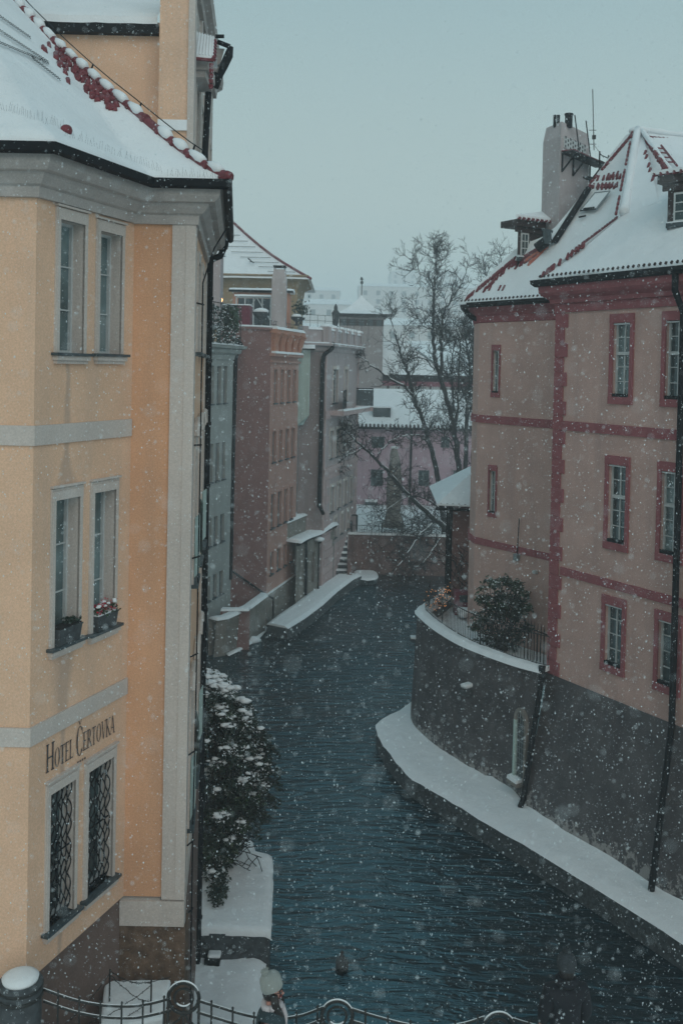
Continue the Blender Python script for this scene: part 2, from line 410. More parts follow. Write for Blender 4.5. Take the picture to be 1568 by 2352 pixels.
# the street bridge the passers-by stand on, below the camera
mb = MB(); mb.box(-7, 8.5, 5.0, 11.15, 3.2, 3.90, STONEG)
mb.box(-7, 8.5, 5.0, 10.9, 3.90, 3.95, SNOWP)
tag(mb.build('bridge_deck'), kind='structure')

# quay path on the right: snow on a stone ledge, its edge dropping to the water
outer = [(862, 1665), (868, 1690), (885, 1722), (918, 1762), (950, 1792), (1020, 1833), (1100, 1882), (1180, 1928), (1250, 1970), (1400, 2062), (1568, 2170), (1800, 2320)]
inner = [(942, 1618), (944, 1660), (970, 1700), (1000, 1722), (1050, 1755), (1090, 1782), (1159, 1815), (1200, 1852), (1270, 1902), (1400, 1978), (1568, 2085), (1800, 2235)]
mb = MB(); po = [GZ(u, v, 0.55) for u, v in outer]; pi_ = [GZ(u, v, 0.60) for u, v in inner]
rows = []
for i in range(len(outer) - 1):
    for q in range(4): rows.append((lerp(po[i], po[i + 1], q / 4), lerp(pi_[i], pi_[i + 1], q / 4)))
rows.append((po[-1], pi_[-1])); N = 8; k0 = 0
for a, c in rows:
    for j in range(N + 2):
        p = lerp(a, c + (c - a) * 0.25, j / (N + 1)); edge = 1 if j else 0
        p.z = 0.56 + 0.06 * min(1, j / 1.5) * edge + 0.035 * mnoise.noise(p * 1.7) + 0.02 * mnoise.noise(p * 6) + ((0.07 + .06 * mnoise.noise(p * 2.3)) * (j / N) ** 4)
        if j == 0: p += (a - c).normalized() * 0.06 * mnoise.noise(p * 2.5); p.z = 0.545
        mb.v.append(p)
i_ = mb.m(SNOWP)
for i in range(len(rows) - 1):
    for j in range(N + 1):
        q = i * (N + 2) + j; mb.f.append((q, q + N + 2, q + N + 3, q + 1)); mb.mi.append(i_)
k = len(mb.v); i_ = mb.m(STONEG)
for a, c in rows:
    d = (c - a).normalized() * 0.03
    mb.v += [Vector((a.x + d.x, a.y + d.y, 0.55)), Vector((a.x + d.x, a.y + d.y, -0.5))]
for i in range(len(rows) - 1): mb.f.append((k + 2 * i, k + 2 * i + 1, k + 2 * i + 3, k + 2 * i + 2)); mb.mi.append(i_)
tag(mb.build('quay_path', smooth=True), kind='structure')

# quay path on the left, further down the canal
lp_o = [GZ(u, v, 0.5) for u, v in [(661, 1444), (700, 1420), (740, 1390), (775, 1358), (811, 1331), (830, 1322)]]
lp_i = [GZ(u, v, 0.5) for u, v in [(612, 1434), (640, 1412), (680, 1385), (722, 1352), (763, 1327), (775, 1316)]]
mb = MB()
snowcap(mb, [(a + Vector((0, 0, 0.0)), c) for a, c in zip(lp_i, lp_o)], 0.10, 0.02, SNOWP)
for i in range(len(lp_o) - 1):
    a, c = lp_o[i], lp_o[i + 1]; mb.poly([a, c, Vector((c.x, c.y, -0.4)), Vector((a.x, a.y, -0.4))], STONEG)
mb.poly([lp_i[0], lp_o[0], Vector((lp_o[0].x, lp_o[0].y, -0.4)), Vector((lp_i[0].x, lp_i[0].y, -0.4))], STONEG)
tag(mb.build('quay_path'), kind='structure')

# ================================================================== the hotel on the left
X1 = PY(82, 700, 11.44).x
HL = Wall((-9.0, 11.44), (X1, 11.44)); HB = Wall((X1, 11.44), (-2.82, 13.4))
HF = Wall((-2.82, 13.4), (-2.02, 13.4)); HCX = PY(465, 1100, 18.5).x
HF0 = 0; HC = Wall((-2.02, 13.4), (HCX, 18.5))
hpath = [(-9.0, 11.44), (X1, 11.44), (-2.82, 13.4), (-2.02, 13.4), (HCX, 18.5)]
hotel = thing('hotel_building', 'tall orange hotel with lettered corner bay and snowy tiled roof filling the left side', 'building', (-5, 13.4, 0.9))
HZ0, HZ1 = 4.78, 14.0
bw_px = [('up', 134, 190, 510, 811), ('up', 226, 276, 536, 813), ('mid', 123, 178, 1145, 1474), ('mid', 212, 261, 1128, 1442), ('low', 111, 168, 1808, 2110), ('low', 199, 256, 1756, 2035)]
def bay_mat():
    m = ORANGE.copy(); m.name = 'stained_orange_plaster'; t = m.node_tree; b = t.nodes['Principled BSDF']; src = b.inputs['Base Color'].links[0].from_socket
    g = t.nodes.new('ShaderNodeNewGeometry'); dt = t.nodes.new('ShaderNodeVectorMath'); dt.operation = 'DOT_PRODUCT'; dt.inputs[1].default_value = (HB.t.x, HB.t.y, 0); t.links.new(g.outputs['Position'], dt.inputs[0])
    sx = t.nodes.new('ShaderNodeSeparateXYZ'); t.links.new(g.outputs['Position'], sx.inputs[0]); sc_ = (HB.p0 + HB.t * HB.uv(155, 1000)[0]).dot(HB.t)
    def M(op, a, b2=None):
        n = t.nodes.new('ShaderNodeMath'); n.operation = op
        for i, q in enumerate((a, b2)):
            if q is None: continue
            if hasattr(q, 'links'): t.links.new(q, n.inputs[i])
            else: n.inputs[i].default_value = q
        return n.outputs[0]
    nn_ = nz(t, 2.2, 5).outputs[0]; off_ = M('ABSOLUTE', M('ADD', M('SUBTRACT', dt.outputs['Value'], sc_), M('MULTIPLY', M('SUBTRACT', nn_, .5), .16)))
    zz_ = lambda v: HB.uv(155, v)[1]
    zr_ = t.nodes.new('ShaderNodeMapRange'); zr_.inputs[1].default_value = 4.5; zr_.inputs[2].default_value = 14.0; t.links.new(sx.outputs[2], zr_.inputs[0]); N_ = lambda v: (zz_(v) - 4.5) / 9.5
    wd_ = ramp(t, zr_.outputs[0], [(N_(1690), (.05,) * 3), (N_(1640), (.12,) * 3), (N_(1600), (.18,) * 3), (N_(1500), (.22,) * 3), (N_(1130), (.34,) * 3), (N_(1080), (.15,) * 3), (N_(1030), (.05,) * 3), (N_(1000), (.10,) * 3), (N_(850), (.06,) * 3), (N_(820), (.04,) * 3)])
    k_ = M('SUBTRACT', 1.0, M('DIVIDE', off_, wd_.outputs[0])); k_ = M('MULTIPLY', M('MINIMUM', M('MULTIPLY', M('MAXIMUM', k_, 0.0), 1.6), 1.0), .42)
    t.links.new(mixc(t, k_, src, (.27, .235, .22)), b.inputs['Base Color']); return m
BAYP = bay_mat()
bwin = [(k, HB.rect(a, c, d, e)) for k, a, c, d, e in bw_px]
mb = MB()
wall_mesh(mb, HL, 0, HL.L, HZ0, HZ1, [], ORANGE)
wall_mesh(mb, HB, 0, HB.L, HZ0, HZ1, [r for _, r in bwin], BAYP, 0.22, WHITEP)
wall_mesh(mb, HF, 0, HF.L, HZ0, HZ1, [], DORANGE)
# canal side
hc_px = []
hcw = []
for z0, z1 in ((12.2, 13.5), (8.9, 10.9), (5.4, 7.3)):
    for s in (0.75, 2.25, 3.75): hcw.append((s, s + 0.62, z0, z1))
wall_mesh(mb, HC, 0, HC.L, HZ0, HZ1, hcw, ORANGE, 0.2, WHITEP)
mb.poly([(HCX, 18.5, 0.5), (-9, 18.5, 0.5), (-9, 18.5, 14), (HCX, 18.5, 14)], ORANGE)
hw = mb.build('wall', hotel)
# underside of the bay and the plinth below it
mb = MB()
mb.poly([HL.pt(0, HZ0), HL.pt(HL.L, HZ0), HB.pt(HB.L, HZ0), (-9, 13.4, HZ0)], WHITEP)
mb.build('bay_soffit', hotel)
HBP = Wall((X1 + 0.10, 11.9), (-2.86, 13.42))
mb = MB()
mb.poly([(-4.6, 11.55, 0.5), (-3.9, 11.85, 0.5), (-3.9, 11.85, HZ0), (-4.6, 11.55, HZ0)], PLIN)
HBQ = Wall((-4.1, 11.4), (-2.86, 13.38)); wall_mesh(mb, HBQ, 0, HBQ.L, 0.5, HZ0 - 0.01, [], PLIN)
mb.wb(HF, -0.04, HF.L + 0.05, 0.5, 4.40, -0.3, 0.03, STONEB)
mb.build('plinth', hotel)
mb = MB()
for z0, z1 in ((0.5, 1.5), (1.52, 2.5), (2.52, 3.5), (3.52, 4.4), (4.42, 4.74)): mb.wb(HC, 0.02, HC.L + 0.01, z0, z1, -0.3, 0.05 if z0 < 4.4 else 0.025, PLIN if z0 < 4.4 else WHITEP)
mb.build('canal_plinth', hotel)
mb = MB()
s386 = HF.uv(386, 1200)[0]
mb.wb(HF, s386, HF.L, 4.76, HZ1, -0.1, 0.035, WHITEP)
mb.wb(HF, -0.04, HF.L + 0.035, 4.40, 4.74, -0.1, 0.055, WHITEP)
mb.wb(HC, -0.035, 0.42, 4.76, HZ1, -0.1, 0.03, WHITEP)
mb.wb(HC, HC.L - 0.4, HC.L, 4.76, HZ1, -0.1, 0.03, WHITEP)
mb.build('pilaster', hotel)
for zt, zb in ((HL.uv(40, 977)[1], HL.uv(40, 1023)[1]), (HL.uv(40, 1671)[1], HL.uv(40, 1714)[1])):
    mb = MB(); band(mb, hpath[:3], zb, zt, 0.03, WHITEP)
    mb.v = [p if not (p.y > 13.35) else p + Vector((-0.01, -0.02, 0)) for p in mb.v]
    mb.build('string_course', hotel)
# cornice, stepped
mb = MB()
sweep(mb, hpath, [(0.0, 13.90), (0.06, 13.90), (0.07, 14.02), (0.12, 14.04), (0.19, 14.12), (0.20, 14.16), (0.28, 14.17), (0.34, 14.24), (0.35, 14.36), (0.375, 14.37), (0.375, 14.41), (0.0, 14.42)], CORNW)
mb.build('cornice', hotel)
# gutter
gp = hpath
mb = MB(); sweep(mb, gp, [(0.38, 14.44), (0.38, 14.34), (0.44, 14.31), (0.49, 14.34), (0.50, 14.435), (0.47, 14.435), (0.46, 14.36), (0.42, 14.36), (0.41, 14.44)], BLACK)
mb.build('gutter', hotel)
# roof: level lines moved inwards from the eave, heights read off the hip
E3 = offpath(hpath, 0.44)[3]
hipw = Wall((E3.x - 10, E3.y + 10), (E3.x, E3.y))
hip_px = [(470, 378), (420, 344), (360, 296), (300, 246), (250, 206), (200, 163), (150, 117), (100, 68), (55, 22), (20, -20), (-60, -110), (-160, -220)]
levels = [(0.0, 14.47)]
for u, v in hip_px:
    s_, z_ = hipw.uv(u, v); levels.append(((hipw.L - s_) / math.sqrt(2), z_))
epath = [(-9.0, 11.44), (X1, 11.44), (-2.82, 13.4), (-2.02, 13.4)]
full = hpath
NSEG = (26, 16, 8, 20)
mb = MB(); cols = None; hip_line = []
for li, (d, z) in enumerate(levels):
    P = [Vector((q.x, q.y, z)) for q in offpath(full, 0.44 - d)]
    P[0].x = -9.0
    if d > 0.0:
        e2 = P[2]; e3 = P[3]; e3.x = E3.x - d; e3.y = E3.y + d
        if e2.x > e3.x - 0.03: e2.x = e3.x - 0.03
    hip_line.append(P[3].copy()); row = []
    for a, nn in zip(range(4), NSEG):
        for j in range(nn): row.append(lerp(P[a], P[a + 1], j / nn))
    row.append(P[4])
    for p in row:
        qn = mnoise.noise(Vector((p.x * 1.6, p.y * 1.6, 3))) * 0.03 + mnoise.noise(Vector((p.x * 5, p.y * 5, 1))) * 0.012
        mb.v.append(p + Vector((0, 0, qn if li else qn * 0.5)))
    cols = len(row)
i_ = mb.m(SNOWR)
for li in range(len(levels) - 1):
    for j in range(cols - 1): mb.f.append((li * cols + j, li * cols + j + 1, (li + 1) * cols + j + 1, (li + 1) * cols + j)); mb.mi.append(i_)
k = len(mb.v)
for j in range(cols): mb.v.append(mb.v[j] + Vector((0, 0, -0.07)))
for j in range(cols - 1): mb.f.append((k + j, k + j + 1, j + 1, j)); mb.mi.append(i_)
hroof = mb.build('roof', hotel, smooth=True)
htree = bvh(hroof)
# hip tiles with collars, half buried
mb = MB(); sn = MB()
hl = hip_line; pts = []
for i in range(len(hl) - 1):
    L = (hl[i + 1] - hl[i]).length; n_ = max(1, int(L / 0.1)); pts += [lerp(hl[i], hl[i + 1], j / n_) for j in range(n_)]
mb.tube([p + Vector((0, 0, 0.0)) for p in pts], 0.062, TILE, 8)
for i in range(0, len(pts) - 1, 4):
    d = (pts[i + 1] - pts[i]).normalized(); p = pts[i]
    mb.tube([p - d * 0.03, p + d * 0.03], 0.08, TILE, 10)
for i in range(1, len(pts) - 3, 4):
    if random.random() < 0.93: sn.tube([lerp(pts[i], pts[i + 3], q) + Vector((-0.01, -0.015, 0.04 + 0.012 * math.sin(q * 3))) for q in (0, 0.33, 0.66, 1)], [random.uniform(.04, .06), random.uniform(.055, .08), random.uniform(.05, .075), random.uniform(.035, .055)], SNOW, 8)
for (u, v) in ((153, 303), (513, 409)):
    h, _ = hit(htree, u, v)
    if h: mb.blob(h + Vector((0, 0, 0.02)), 0.075, 0.075, 0.07, TILE, 10, 6, 0.03)
# bare tiles where the snow slid off
for _ in range(95):
    q = random.random(); u = 120 + 150 * q + random.gauss(-6, 12); v = 100 + 150 * q * 0.93 + random.gauss(8, 10)
    h, nn = hit(htree, u, v)
    if h and abs(h.x) < 8:
        d = Vector((-0.25, 0.8, 0.55)).normalized(); mb.tube([h - d * 0.10, h + d * 0.12], [random.uniform(.03, .055), random.uniform(.025, .045)], TILE, 6)
ht = mb.build('hip_tiles', hotel, smooth=True)
sn.build('hip_snow', hotel, smooth=True)
# snow guards: nets of bent wire standing in the snow
mb = MB()
for (ua, va, ub, vb) in ((-20, 28, 72, 92), (-20, 62, 112, 148), (-20, 95, 114, 151), (75, 138, 140, 189)):
    n_ = int(abs(ub - ua) / 5.5)
    for sgn in (-1, 1):
        pp = []
        for i in range(n_ + 1):
            q = i / n_; h, _ = hit(htree, ua + (ub - ua) * q, va + (vb - va) * q + (5.0 if (i // 1) % 2 == (0 if sgn > 0 else 1) else -1.0))
            if h: pp.append(h + Vector((0.0, -0.02, 0.045)))
        if len(pp) > 2: mb.tube(pp, 0.005, BLACK, 4)
mb.build('snow_guard', hotel)
# bird wires and lightning conductor
mb = MB()
for (ua, va, ub, vb, n_) in ((150, 310, 378, 398, 40), (0, 248, 150, 296, 30), (385, 402, 512, 409, 22), (420, 344, 508, 404, 30)):
    for i in range(n_):
        q = i / n_ + random.uniform(-0.005, 0.005); h, _ = hit(htree, ua + (ub - ua) * q, va + (vb - va) * q + random.uniform(-1, 3))
        if h: mb.tube([h, h + Vector((random.uniform(-0.03, 0.03), -0.01, random.uniform(0.07, 0.12)))], 0.0011, BLACK, 3, False)
mb.tube([p + Vector((0.05, 0, 0.14)) for p in pts[6::3]], 0.008, BLACK, 4)
for p in pts[8::14]: mb.tube([p, p + Vector((0.05, 0, 0.15))], 0.014, BLACK, 5)
mb.build('bird_wire', hotel)

# bay windows
def hwin(kind, r):
    a, c, z0, z1 = r
    w_ = window(HB, r, hotel, depth=0.155, rows=3, cols=2, fr=0.032, bw=0.016, gm=GLASSC if kind != 'low' else GLASS)
    q = MB()
    for e, o in ((0.075, 0.022), (0.055, 0.034), (0.012, 0.026)):
        q.wb(HB, a - e, a - 0.0, z0, z1, 0, o, WHITEP); q.wb(HB, c + 0.0, c + e, z0, z1, 0, o, WHITEP)
        q.wb(HB, a - e, c + e, z1 + 0.0, z1 + e * 1.6 + 0.02, 0, o + 0.004, WHITEP)
    q.wb(HB, a - 0.085, c + 0.085, z1 + 0.15, z1 + 0.175, 0, 0.055, WHITEP)
    q.build('surround', w_)
    q = MB(); ov = 0.12
    q.wb(HB, a - ov, c + ov, z0 - 0.035, z0, -0.155, 0.10, SILL)
    q.wb(HB, a - ov + 0.03, c + ov - 0.03, z0 - 0.09, z0 - 0.037, 0, 0.075, WHITEP)
    q.wb(HB, a - ov + 0.05, c + ov - 0.05, z0 - 0.13, z0 - 0.092, 0, 0.05, WHITEP)
    q.build('sill', w_)
    if kind == 'low':
        g = MB(); nb = 5; H = z1 - z0; nw = 7
        for i in range(nb):
            x = a + (c - a) * (i + 0.5) / nb
            for sg in (-1, 1):
                pp = []
                for j in range(nw * 8 + 1):
                    zz = z0 + H * j / (nw * 8); ph = 2 * math.pi * j / 8 * 0.5
                    pp.append(HB.pt(x + sg * (c - a) / nb * 0.5 * math.sin(ph) * 0.98, zz, -0.055 + 0.035 * abs(math.sin(ph * 0.5)) ))
                g.tube(pp, 0.0085, BLACK, 5)
        for j in range(nw + 1): g.blob(HB.pt(random.uniform(a, c) * 0 + (a + c) / 2, z0 + H * j / nw, -0.03), 0.02, 0.02, 0.02, BLACK, 6, 4, 0)
        for j in (0.03, 0.5, 0.97): g.wb(HB, a, c, z0 + H * j - 0.008, z0 + H * j + 0.008, -0.06, -0.045, BLACK)
        g.build('grille', w_)
    return w_
for k_, r in bwin: hwin(k_, r)
for i, r in enumerate(hcw):
    a, c, z0, z1 = r
    w_ = window(HC, r, hotel, depth=0.12, rows=3, cols=2, surround=0.09, sd=0.05, top=0.05, sill=(0.04, 0.12, 0.12))
    if z0 < 12:       # a casement standing open outwards
        q = MB(); o_ = 0.10; P = HC.pt
        hinge = a if i % 3 != 1 else c; tip = hinge + (0.45 if hinge == a else -0.45)
        q.hexa([P(hinge, z0 + .1, 0.05), P(tip, z0 + .1, o_), P(tip - 0.03, z0 + .1, o_ + .01), P(hinge - 0.03, z0 + .1, 0.06), P(hinge, z0 + .95, 0.05), P(tip, z0 + .95, o_), P(tip - 0.03, z0 + .95, o_ + .01), P(hinge - 0.03, z0 + .95, 0.06)], TEALP)
        q.build('open_sash', w_)
# arched hoods over the canal side windows
for r in hcw[3:]:
    mb = MB(); a, c, z0, z1 = r; pp = [HC.pt((a + c) / 2 - (c - a) * 0.75 * math.cos(t_), z1 + 0.12 + 0.22 * math.sin(t_), 0.06) for t_ in [math.pi * j / 8 for j in range(9)]]
    mb.tube(pp, 0.045, WHITEP, 6); mb.build('window_hood', hotel)
# downpipe and conductor cable
def uy(u, v, Y): return PY(u, v, Y)
mb = MB()
pv = uy(474, 1100, 18.3); pipe = lambda z: Vector((pv.x, 18.3, z))
mb.tube([uy(514, 520, 18.45), uy(512, 575, 18.4), uy(506, 588, 18.4), uy(486, 596, 18.3), pipe(PY(478, 608, 18.3).z), pipe(12), pipe(8), pipe(4), pipe(1.5), pipe(0.3)], [0.07] + [0.062] * 9, BLACK, 10)
for i in range(11): mb.tube([pipe(13.3 - i * 1.15), pipe(13.24 - i * 1.15)], 0.074, BLACK, 10)
mb.lathe(uy(513, 560, 18.4), [(0.08, -0.1), (0.10, 0.0), (0.13, 0.28)], BLACK, 10)
mb.build('downpipe', hotel, smooth=True)
mb = MB(); cp = [HC.pt(0.9, 14.0, 0.42), HC.pt(0.85, 13.7, 0.25), HC.pt(0.8, 13.2, 0.10)] + [HC.pt(0.8, z, 0.10 + 0.006 * math.sin(z * 3)) for z in [12.6, 11, 9, 7, 5.5, 4, 2.5, 1.2]]
mb.tube(cp, 0.011, BLACK, 5)
for z in (12.9, 10.9, 9.3, 7.9, 6.5, 5.2, 4.2): mb.tube([HC.pt(0.6, z, 0.03), HC.pt(0.8, z - 0.01, 0.12)], 0.012, BLACK, 5)
mb.build('lightning_cable', hotel)

# painted lettering
def stroke(a, c, w0, mb, W, T, mat, o=0.004):
    (x0, y0), (x1, y1) = a, c; dx, dy = x1 - x0, y1 - y0
    if abs(dy) >= abs(dx): e = [(x0 - w0 / 2, y0), (x0 + w0 / 2, y0), (x1 + w0 / 2, y1), (x1 - w0 / 2, y1)]
    else: e = [(x0, y0 - w0 / 2), (x1, y1 - w0 / 2), (x1, y1 + w0 / 2), (x0, y0 + w0 / 2)]
    mb.poly([T(*p) for p in e], mat)
TK, TN = 0.15, 0.05
def serif(x, y, wd): return ((x - wd / 2, y), (x + wd / 2, y), 0.045)
def ring_(a0, a1, cx=0.5, cy=0.5, rx=0.42, ry=0.5):
    out = []; n_ = 18
    for i in range(n_):
        t0, t1 = a0 + (a1 - a0) * i / n_, a0 + (a1 - a0) * (i + 1) / n_
        out.append(('q', t0, t1, cx, cy, rx, ry))
    return out
GL = {
 'H': (0.95, [((.18, 0), (.18, 1), TK), ((.78, 0), (.78, 1), TK), ((.18, .5), (.78, .5), TN), serif(.18, .02, .34), serif(.18, .98, .34), serif(.78, .02, .34), serif(.78, .98, .34)]),
 'O': (0.98, ring_(0, 2 * math.pi)),
 'C': (0.90, ring_(R(48), R(318)) + [((.80, .70), (.80, .92), .05), ((.80, .12), (.80, .24), .04)]),
 'T': (0.82, [((.41, 0), (.41, .97), TK), ((.04, .96), (.78, .96), TN), serif(.41, .02, .34), ((.05, .78), (.05, .97), .04), ((.77, .78), (.77, .97), .04)]),
 'E': (0.74, [((.18, 0), (.18, 1), TK), ((.18, .97), (.64, .97), TN), ((.18, .03), (.68, .03), TN), ((.18, .52), (.52, .52), TN), ((.64, .80), (.64, .98), .04), ((.68, .02), (.68, .22), .04), serif(.14, .02, .26), serif(.14, .98, .26)]),
 'L': (0.70, [((.18, 0), (.18, 1), TK), ((.18, .03), (.66, .03), TN), ((.66, .02), (.66, .24), .04), serif(.18, .98, .34), serif(.14, .02, .26)]),
 'R': (0.84, [((.18, 0), (.18, 1), TK), ((.42, .47), (.80, 0), .14), ((.18, .97), (.42, .97), TN), ((.18, .49), (.42, .49), TN), serif(.18, .02, .34), serif(.14, .98, .26), serif(.80, .02, .16)] + ring_(R(-90), R(90), .40, .73, .26, .26)),
 'V': (0.86, [((.14, 1), (.44, 0), .14), ((.76, 1), (.46, 0), .06), serif(.14, .98, .30), serif(.76, .98, .26)]),
 'K': (0.86, [((.18, 0), (.18, 1), TK), ((.22, .42), (.70, .98), .06), ((.36, .56), (.78, 0), .15), serif(.18, .02, .34), serif(.18, .98, .34), serif(.72, .98, .26), serif(.78, .02, .26)]),
 'A': (0.86, [((.10, 0), (.43, 1), .06), ((.44, 1), (.76, 0), .15), ((.22, .34), (.62, .34), TN), serif(.12, .02, .24), serif(.76, .02, .30)]),
}
INK = simple('lettering_paint', (0.045, 0.05, 0.06), 0.8, 0, 0.25, 60)
s0_, zb_ = HB.uv(104, 1776); s1_, zb2 = HB.uv(262, 1682); zH = HB.uv(105, 1712)[1]
zb_ = (zb_ + zb2) / 2
big = zH - zb_; sm = big * 0.70
text = [('H', 1)] + [(c, 0) for c in 'OTEL'] + [(' ', 0)] + [('C', 1)] + [(c, 0) for c in 'ERTOVKA']
tot = sum((0.38 * sm * 0.55 if c == ' ' else GL[c][0] * (big if bg_ else sm) * 0.55) for c, bg_ in text) + 0
kx = (s1_ - s0_) / tot * 0.55
x = s0_; mb = MB()
def glyph(mb, ch, x, z, hx, hz, o=0.012):
    T = lambda a, c: HB.pt(x + a * hx, z + c * hz, o)
    for g in GL[ch][1]:
        if g[0] == 'q':
            _, t0, t1, cx, cy, rx, ry = g
            def rr(t, k): th = (0.17 * abs(math.cos(t)) + 0.045 * abs(math.sin(t))) * k; return (cx + (rx - th * 0.9) * math.cos(t), cy + (ry - th * 0.45) * math.sin(t))
            mb.poly([T(*rr(t0, 0)), T(*rr(t1, 0)), T(*rr(t1, 1)), T(*rr(t0, 1))], INK)
        else: stroke(g[0], g[1], g[2], mb, HB, T, INK)
for ch, b_ in text:
    hz = big if b_ else sm
    if ch == ' ': x += 0.38 * sm * kx; continue
    zz = zb_ - (0.10 * big if (ch == 'C') else 0)
    glyph(mb, ch, x, zz, hz * kx, hz * (1.12 if ch == 'C' else 1))
    if ch == 'C':
        T = lambda a, c: HB.pt(x + a * hz * kx, zz + c * hz, 0.012)
        stroke((.50, 1.16), (.34, 1.34), .07, mb, HB, T, INK); stroke((.50, 1.16), (.68, 1.34), .05, mb, HB, T, INK)
    x += GL[ch][0] * hz * kx
ss, zs = HB.uv(186, 1746)
for i in range(4):
    cx_ = ss + (i - 1.5) * 0.05; p = []
    for j in range(10):
        rr_ = 0.024 if j % 2 == 0 else 0.010; th = math.pi / 2 + j * math.pi / 5; p.append(HB.pt(cx_ + rr_ * math.cos(th), zs + rr_ * math.sin(th), 0.012))
    mb.poly(p, INK)
mb.build('lettering', hotel)

# flower boxes on the middle sills
def flower_box(r, label, red):
    a, c, z0, z1 = r; t = thing('flower_box', label, 'flower box', tuple(HB.pt((a + c) / 2, z0 + 0.002, 0)), 'flower boxes on the hotel window sills')
    q = MB(); b0, b1 = (a + 0.02, c - 0.01); P = HB.pt
    zt = z0 + 0.185
    q.hexa([P(b0 + .02, z0 + .003, .075), P(b1 - .02, z0 + .003, .075), P(b1 - .02, z0 + .003, -.06), P(b0 + .02, z0 + .003, -.06), P(b0, zt, .095), P(b1, zt, .095), P(b1, zt, -.075), P(b0, zt, -.075)], STONEG)
    q.wb(HB, b0 - 0.008, b1 + 0.008, zt, zt + 0.018, -0.08, 0.102, STONEG); q.build('trough', t)
    q = MB(); q.wb(HB, b0 + .01, b1 - .01, zt + 0.018, zt + 0.035, -0.07, 0.09, SNOW if red else BARK); q.build('soil', t)
    if red:
        fl = MB(); lf = MB(); RED = simple('cyclamen_petal', (0.50, 0.015, 0.05), 0.6, 0, 0.3, 30)
        for _ in range(60):
            p = P(random.uniform(b0, b1), zt + random.uniform(0.03, 0.16), random.uniform(-.07, .10)); s_ = 0.022
            for k in range(4):
                th = random.uniform(0, 6.28); d1 = Vector((math.cos(th), math.sin(th) * .6, random.uniform(0.1, .9))) * s_; d2 = Vector((-math.sin(th), math.cos(th), 0.3)) * s_ * .8
                fl.poly([p, p + d1 + d2 * .5, p + d1 * 1.5, p + d1 - d2 * .5], RED)
        for _ in range(130):
            p = P(random.uniform(b0, b1), zt + random.uniform(0.0, 0.11), random.uniform(-.08, .13)); d = Vector((random.gauss(0, 1), random.gauss(0, 1), random.gauss(0, .5))).normalized() * 0.028; e = d.orthogonal().normalized() * 0.018
            lf.poly([p, p + d * .5 + e, p + d, p + d * .5 - e], LEAF2)
        for _ in range(10): lf.blob(P(random.uniform(b0, b1), zt + random.uniform(0.10, 0.17), random.uniform(-.05, .06)), .03, .03, .016, SNOW, 6, 4)
        fl.build('flowers', t); lf.build('foliage', t)
    else:
        lf = MB()
        for _ in range(120):
            p = P(random.uniform(lerp(b0, b1, .55), b1), zt + random.uniform(0.0, 0.09), random.uniform(-.07, .09)); d = Vector((random.gauss(0, 1), random.gauss(0, 1), random.gauss(0, .5))).normalized() * 0.03; e = d.orthogonal().normalized() * 0.02
            lf.poly([p, p + d * .5 + e, p + d, p + d * .5 - e], LEAF)
        lf.build('foliage', t)
flower_box(bwin[2][1], 'dark planter box with only green stems, on the left middle sill of the hotel', False)
flower_box(bwin[3][1], 'planter box of snow dusted red flowers on the right middle sill of the hotel', True)

# the taller wing rising behind the hotel roof
wing = thing('hotel_wing', 'taller orange wing with snowy lean-to roof and red verge tiles rising behind the hotel roof', 'building', (-6, 18.6, 2))
YW = 17.6
W1 = Wall((-12, YW), (PY(365, 200, YW).x, YW)); W2 = Wall((PY(365, 200, 17.1).x, 17.1), (PY(440, 200, 17.1).x, 17.1))
xr = W2.p1.x
W3 = Wall((xr, 17.1), (xr - 0.62, 24.5))
zE = W1.uv(250, 76)[1]
mb = MB(); wall_mesh(mb, W1, 0, W1.L, 12.5, zE + 0.2, [], ORANGE)
wall_mesh(mb, W2, 0, W2.L, 12.5, 19.6, [], ORANGE)
w3w = [(s, s + 0.7, z, z + 1.5) for s in (0.9, 2.5, 4.1, 5.7) for z in (12.9, 15.6)]
wall_mesh(mb, W3, 0, W3.L, 12.5, 19.6, w3w, WHITEP, 0.15)
mb.poly([(W2.p0.x, 17.1, 12.5), (W2.p0.x, YW, 12.5), (W2.p0.x, YW, 19.6), (W2.p0.x, 17.1, 19.6)], ORANGE)
mb.poly([(xr - 0.62, 24.5, 2), (-12, 24.5, 2), (-12, 24.5, 19.6), (xr - 0.62, 24.5, 19.6)], ORANGE)
mb.build('wall', wing)
for r in w3w: window(W3, r, wing, depth=0.1, rows=3, surround=0.09, sd=0.04, top=0.05)
mb = MB(); mb.wb(W3, 0.0, 0.35, 12.5, 19.4, 0, 0.05, WHITEP); mb.wb(W3, 1.9, 2.2, 12.5, 19.4, 0, 0.05, WHITEP); mb.wb(W3, 3.5, 3.8, 12.5, 19.4, 0, 0.05, WHITEP)
mb.wb(W2, W2.L - 0.06, W2.L + 0.05, 12.5, 19.3, 0, 0.04, WHITEP); mb.build('pilaster', wing)
mb = MB(); sweep(mb, [W2.p0, W2.p1, W3.p1], [(0, 18.02 + .55), (0.08, 18.57), (0.10, 18.72), (0.22, 18.78), (0.25, 18.95), (0, 19.0)], CORNW); mb.build('cornice', wing)
mb = MB(); zt = W2.uv(395, 276)[1]; zb = W2.uv(395, 300)[1]; mb.wb(W2, 0, W2.L - 0.06, zb, zt, 0, 0.05, SNOW); mb.build('snow_ledge', wing)
mb = MB(); mb.wb(W1, 0, W1.L - 0.01, zE - 0.04, zE + 0.14, 0.0, 0.16, BLACK); mb.build('gutter', wing)
mb = MB(); zE2 = zE + 0.15
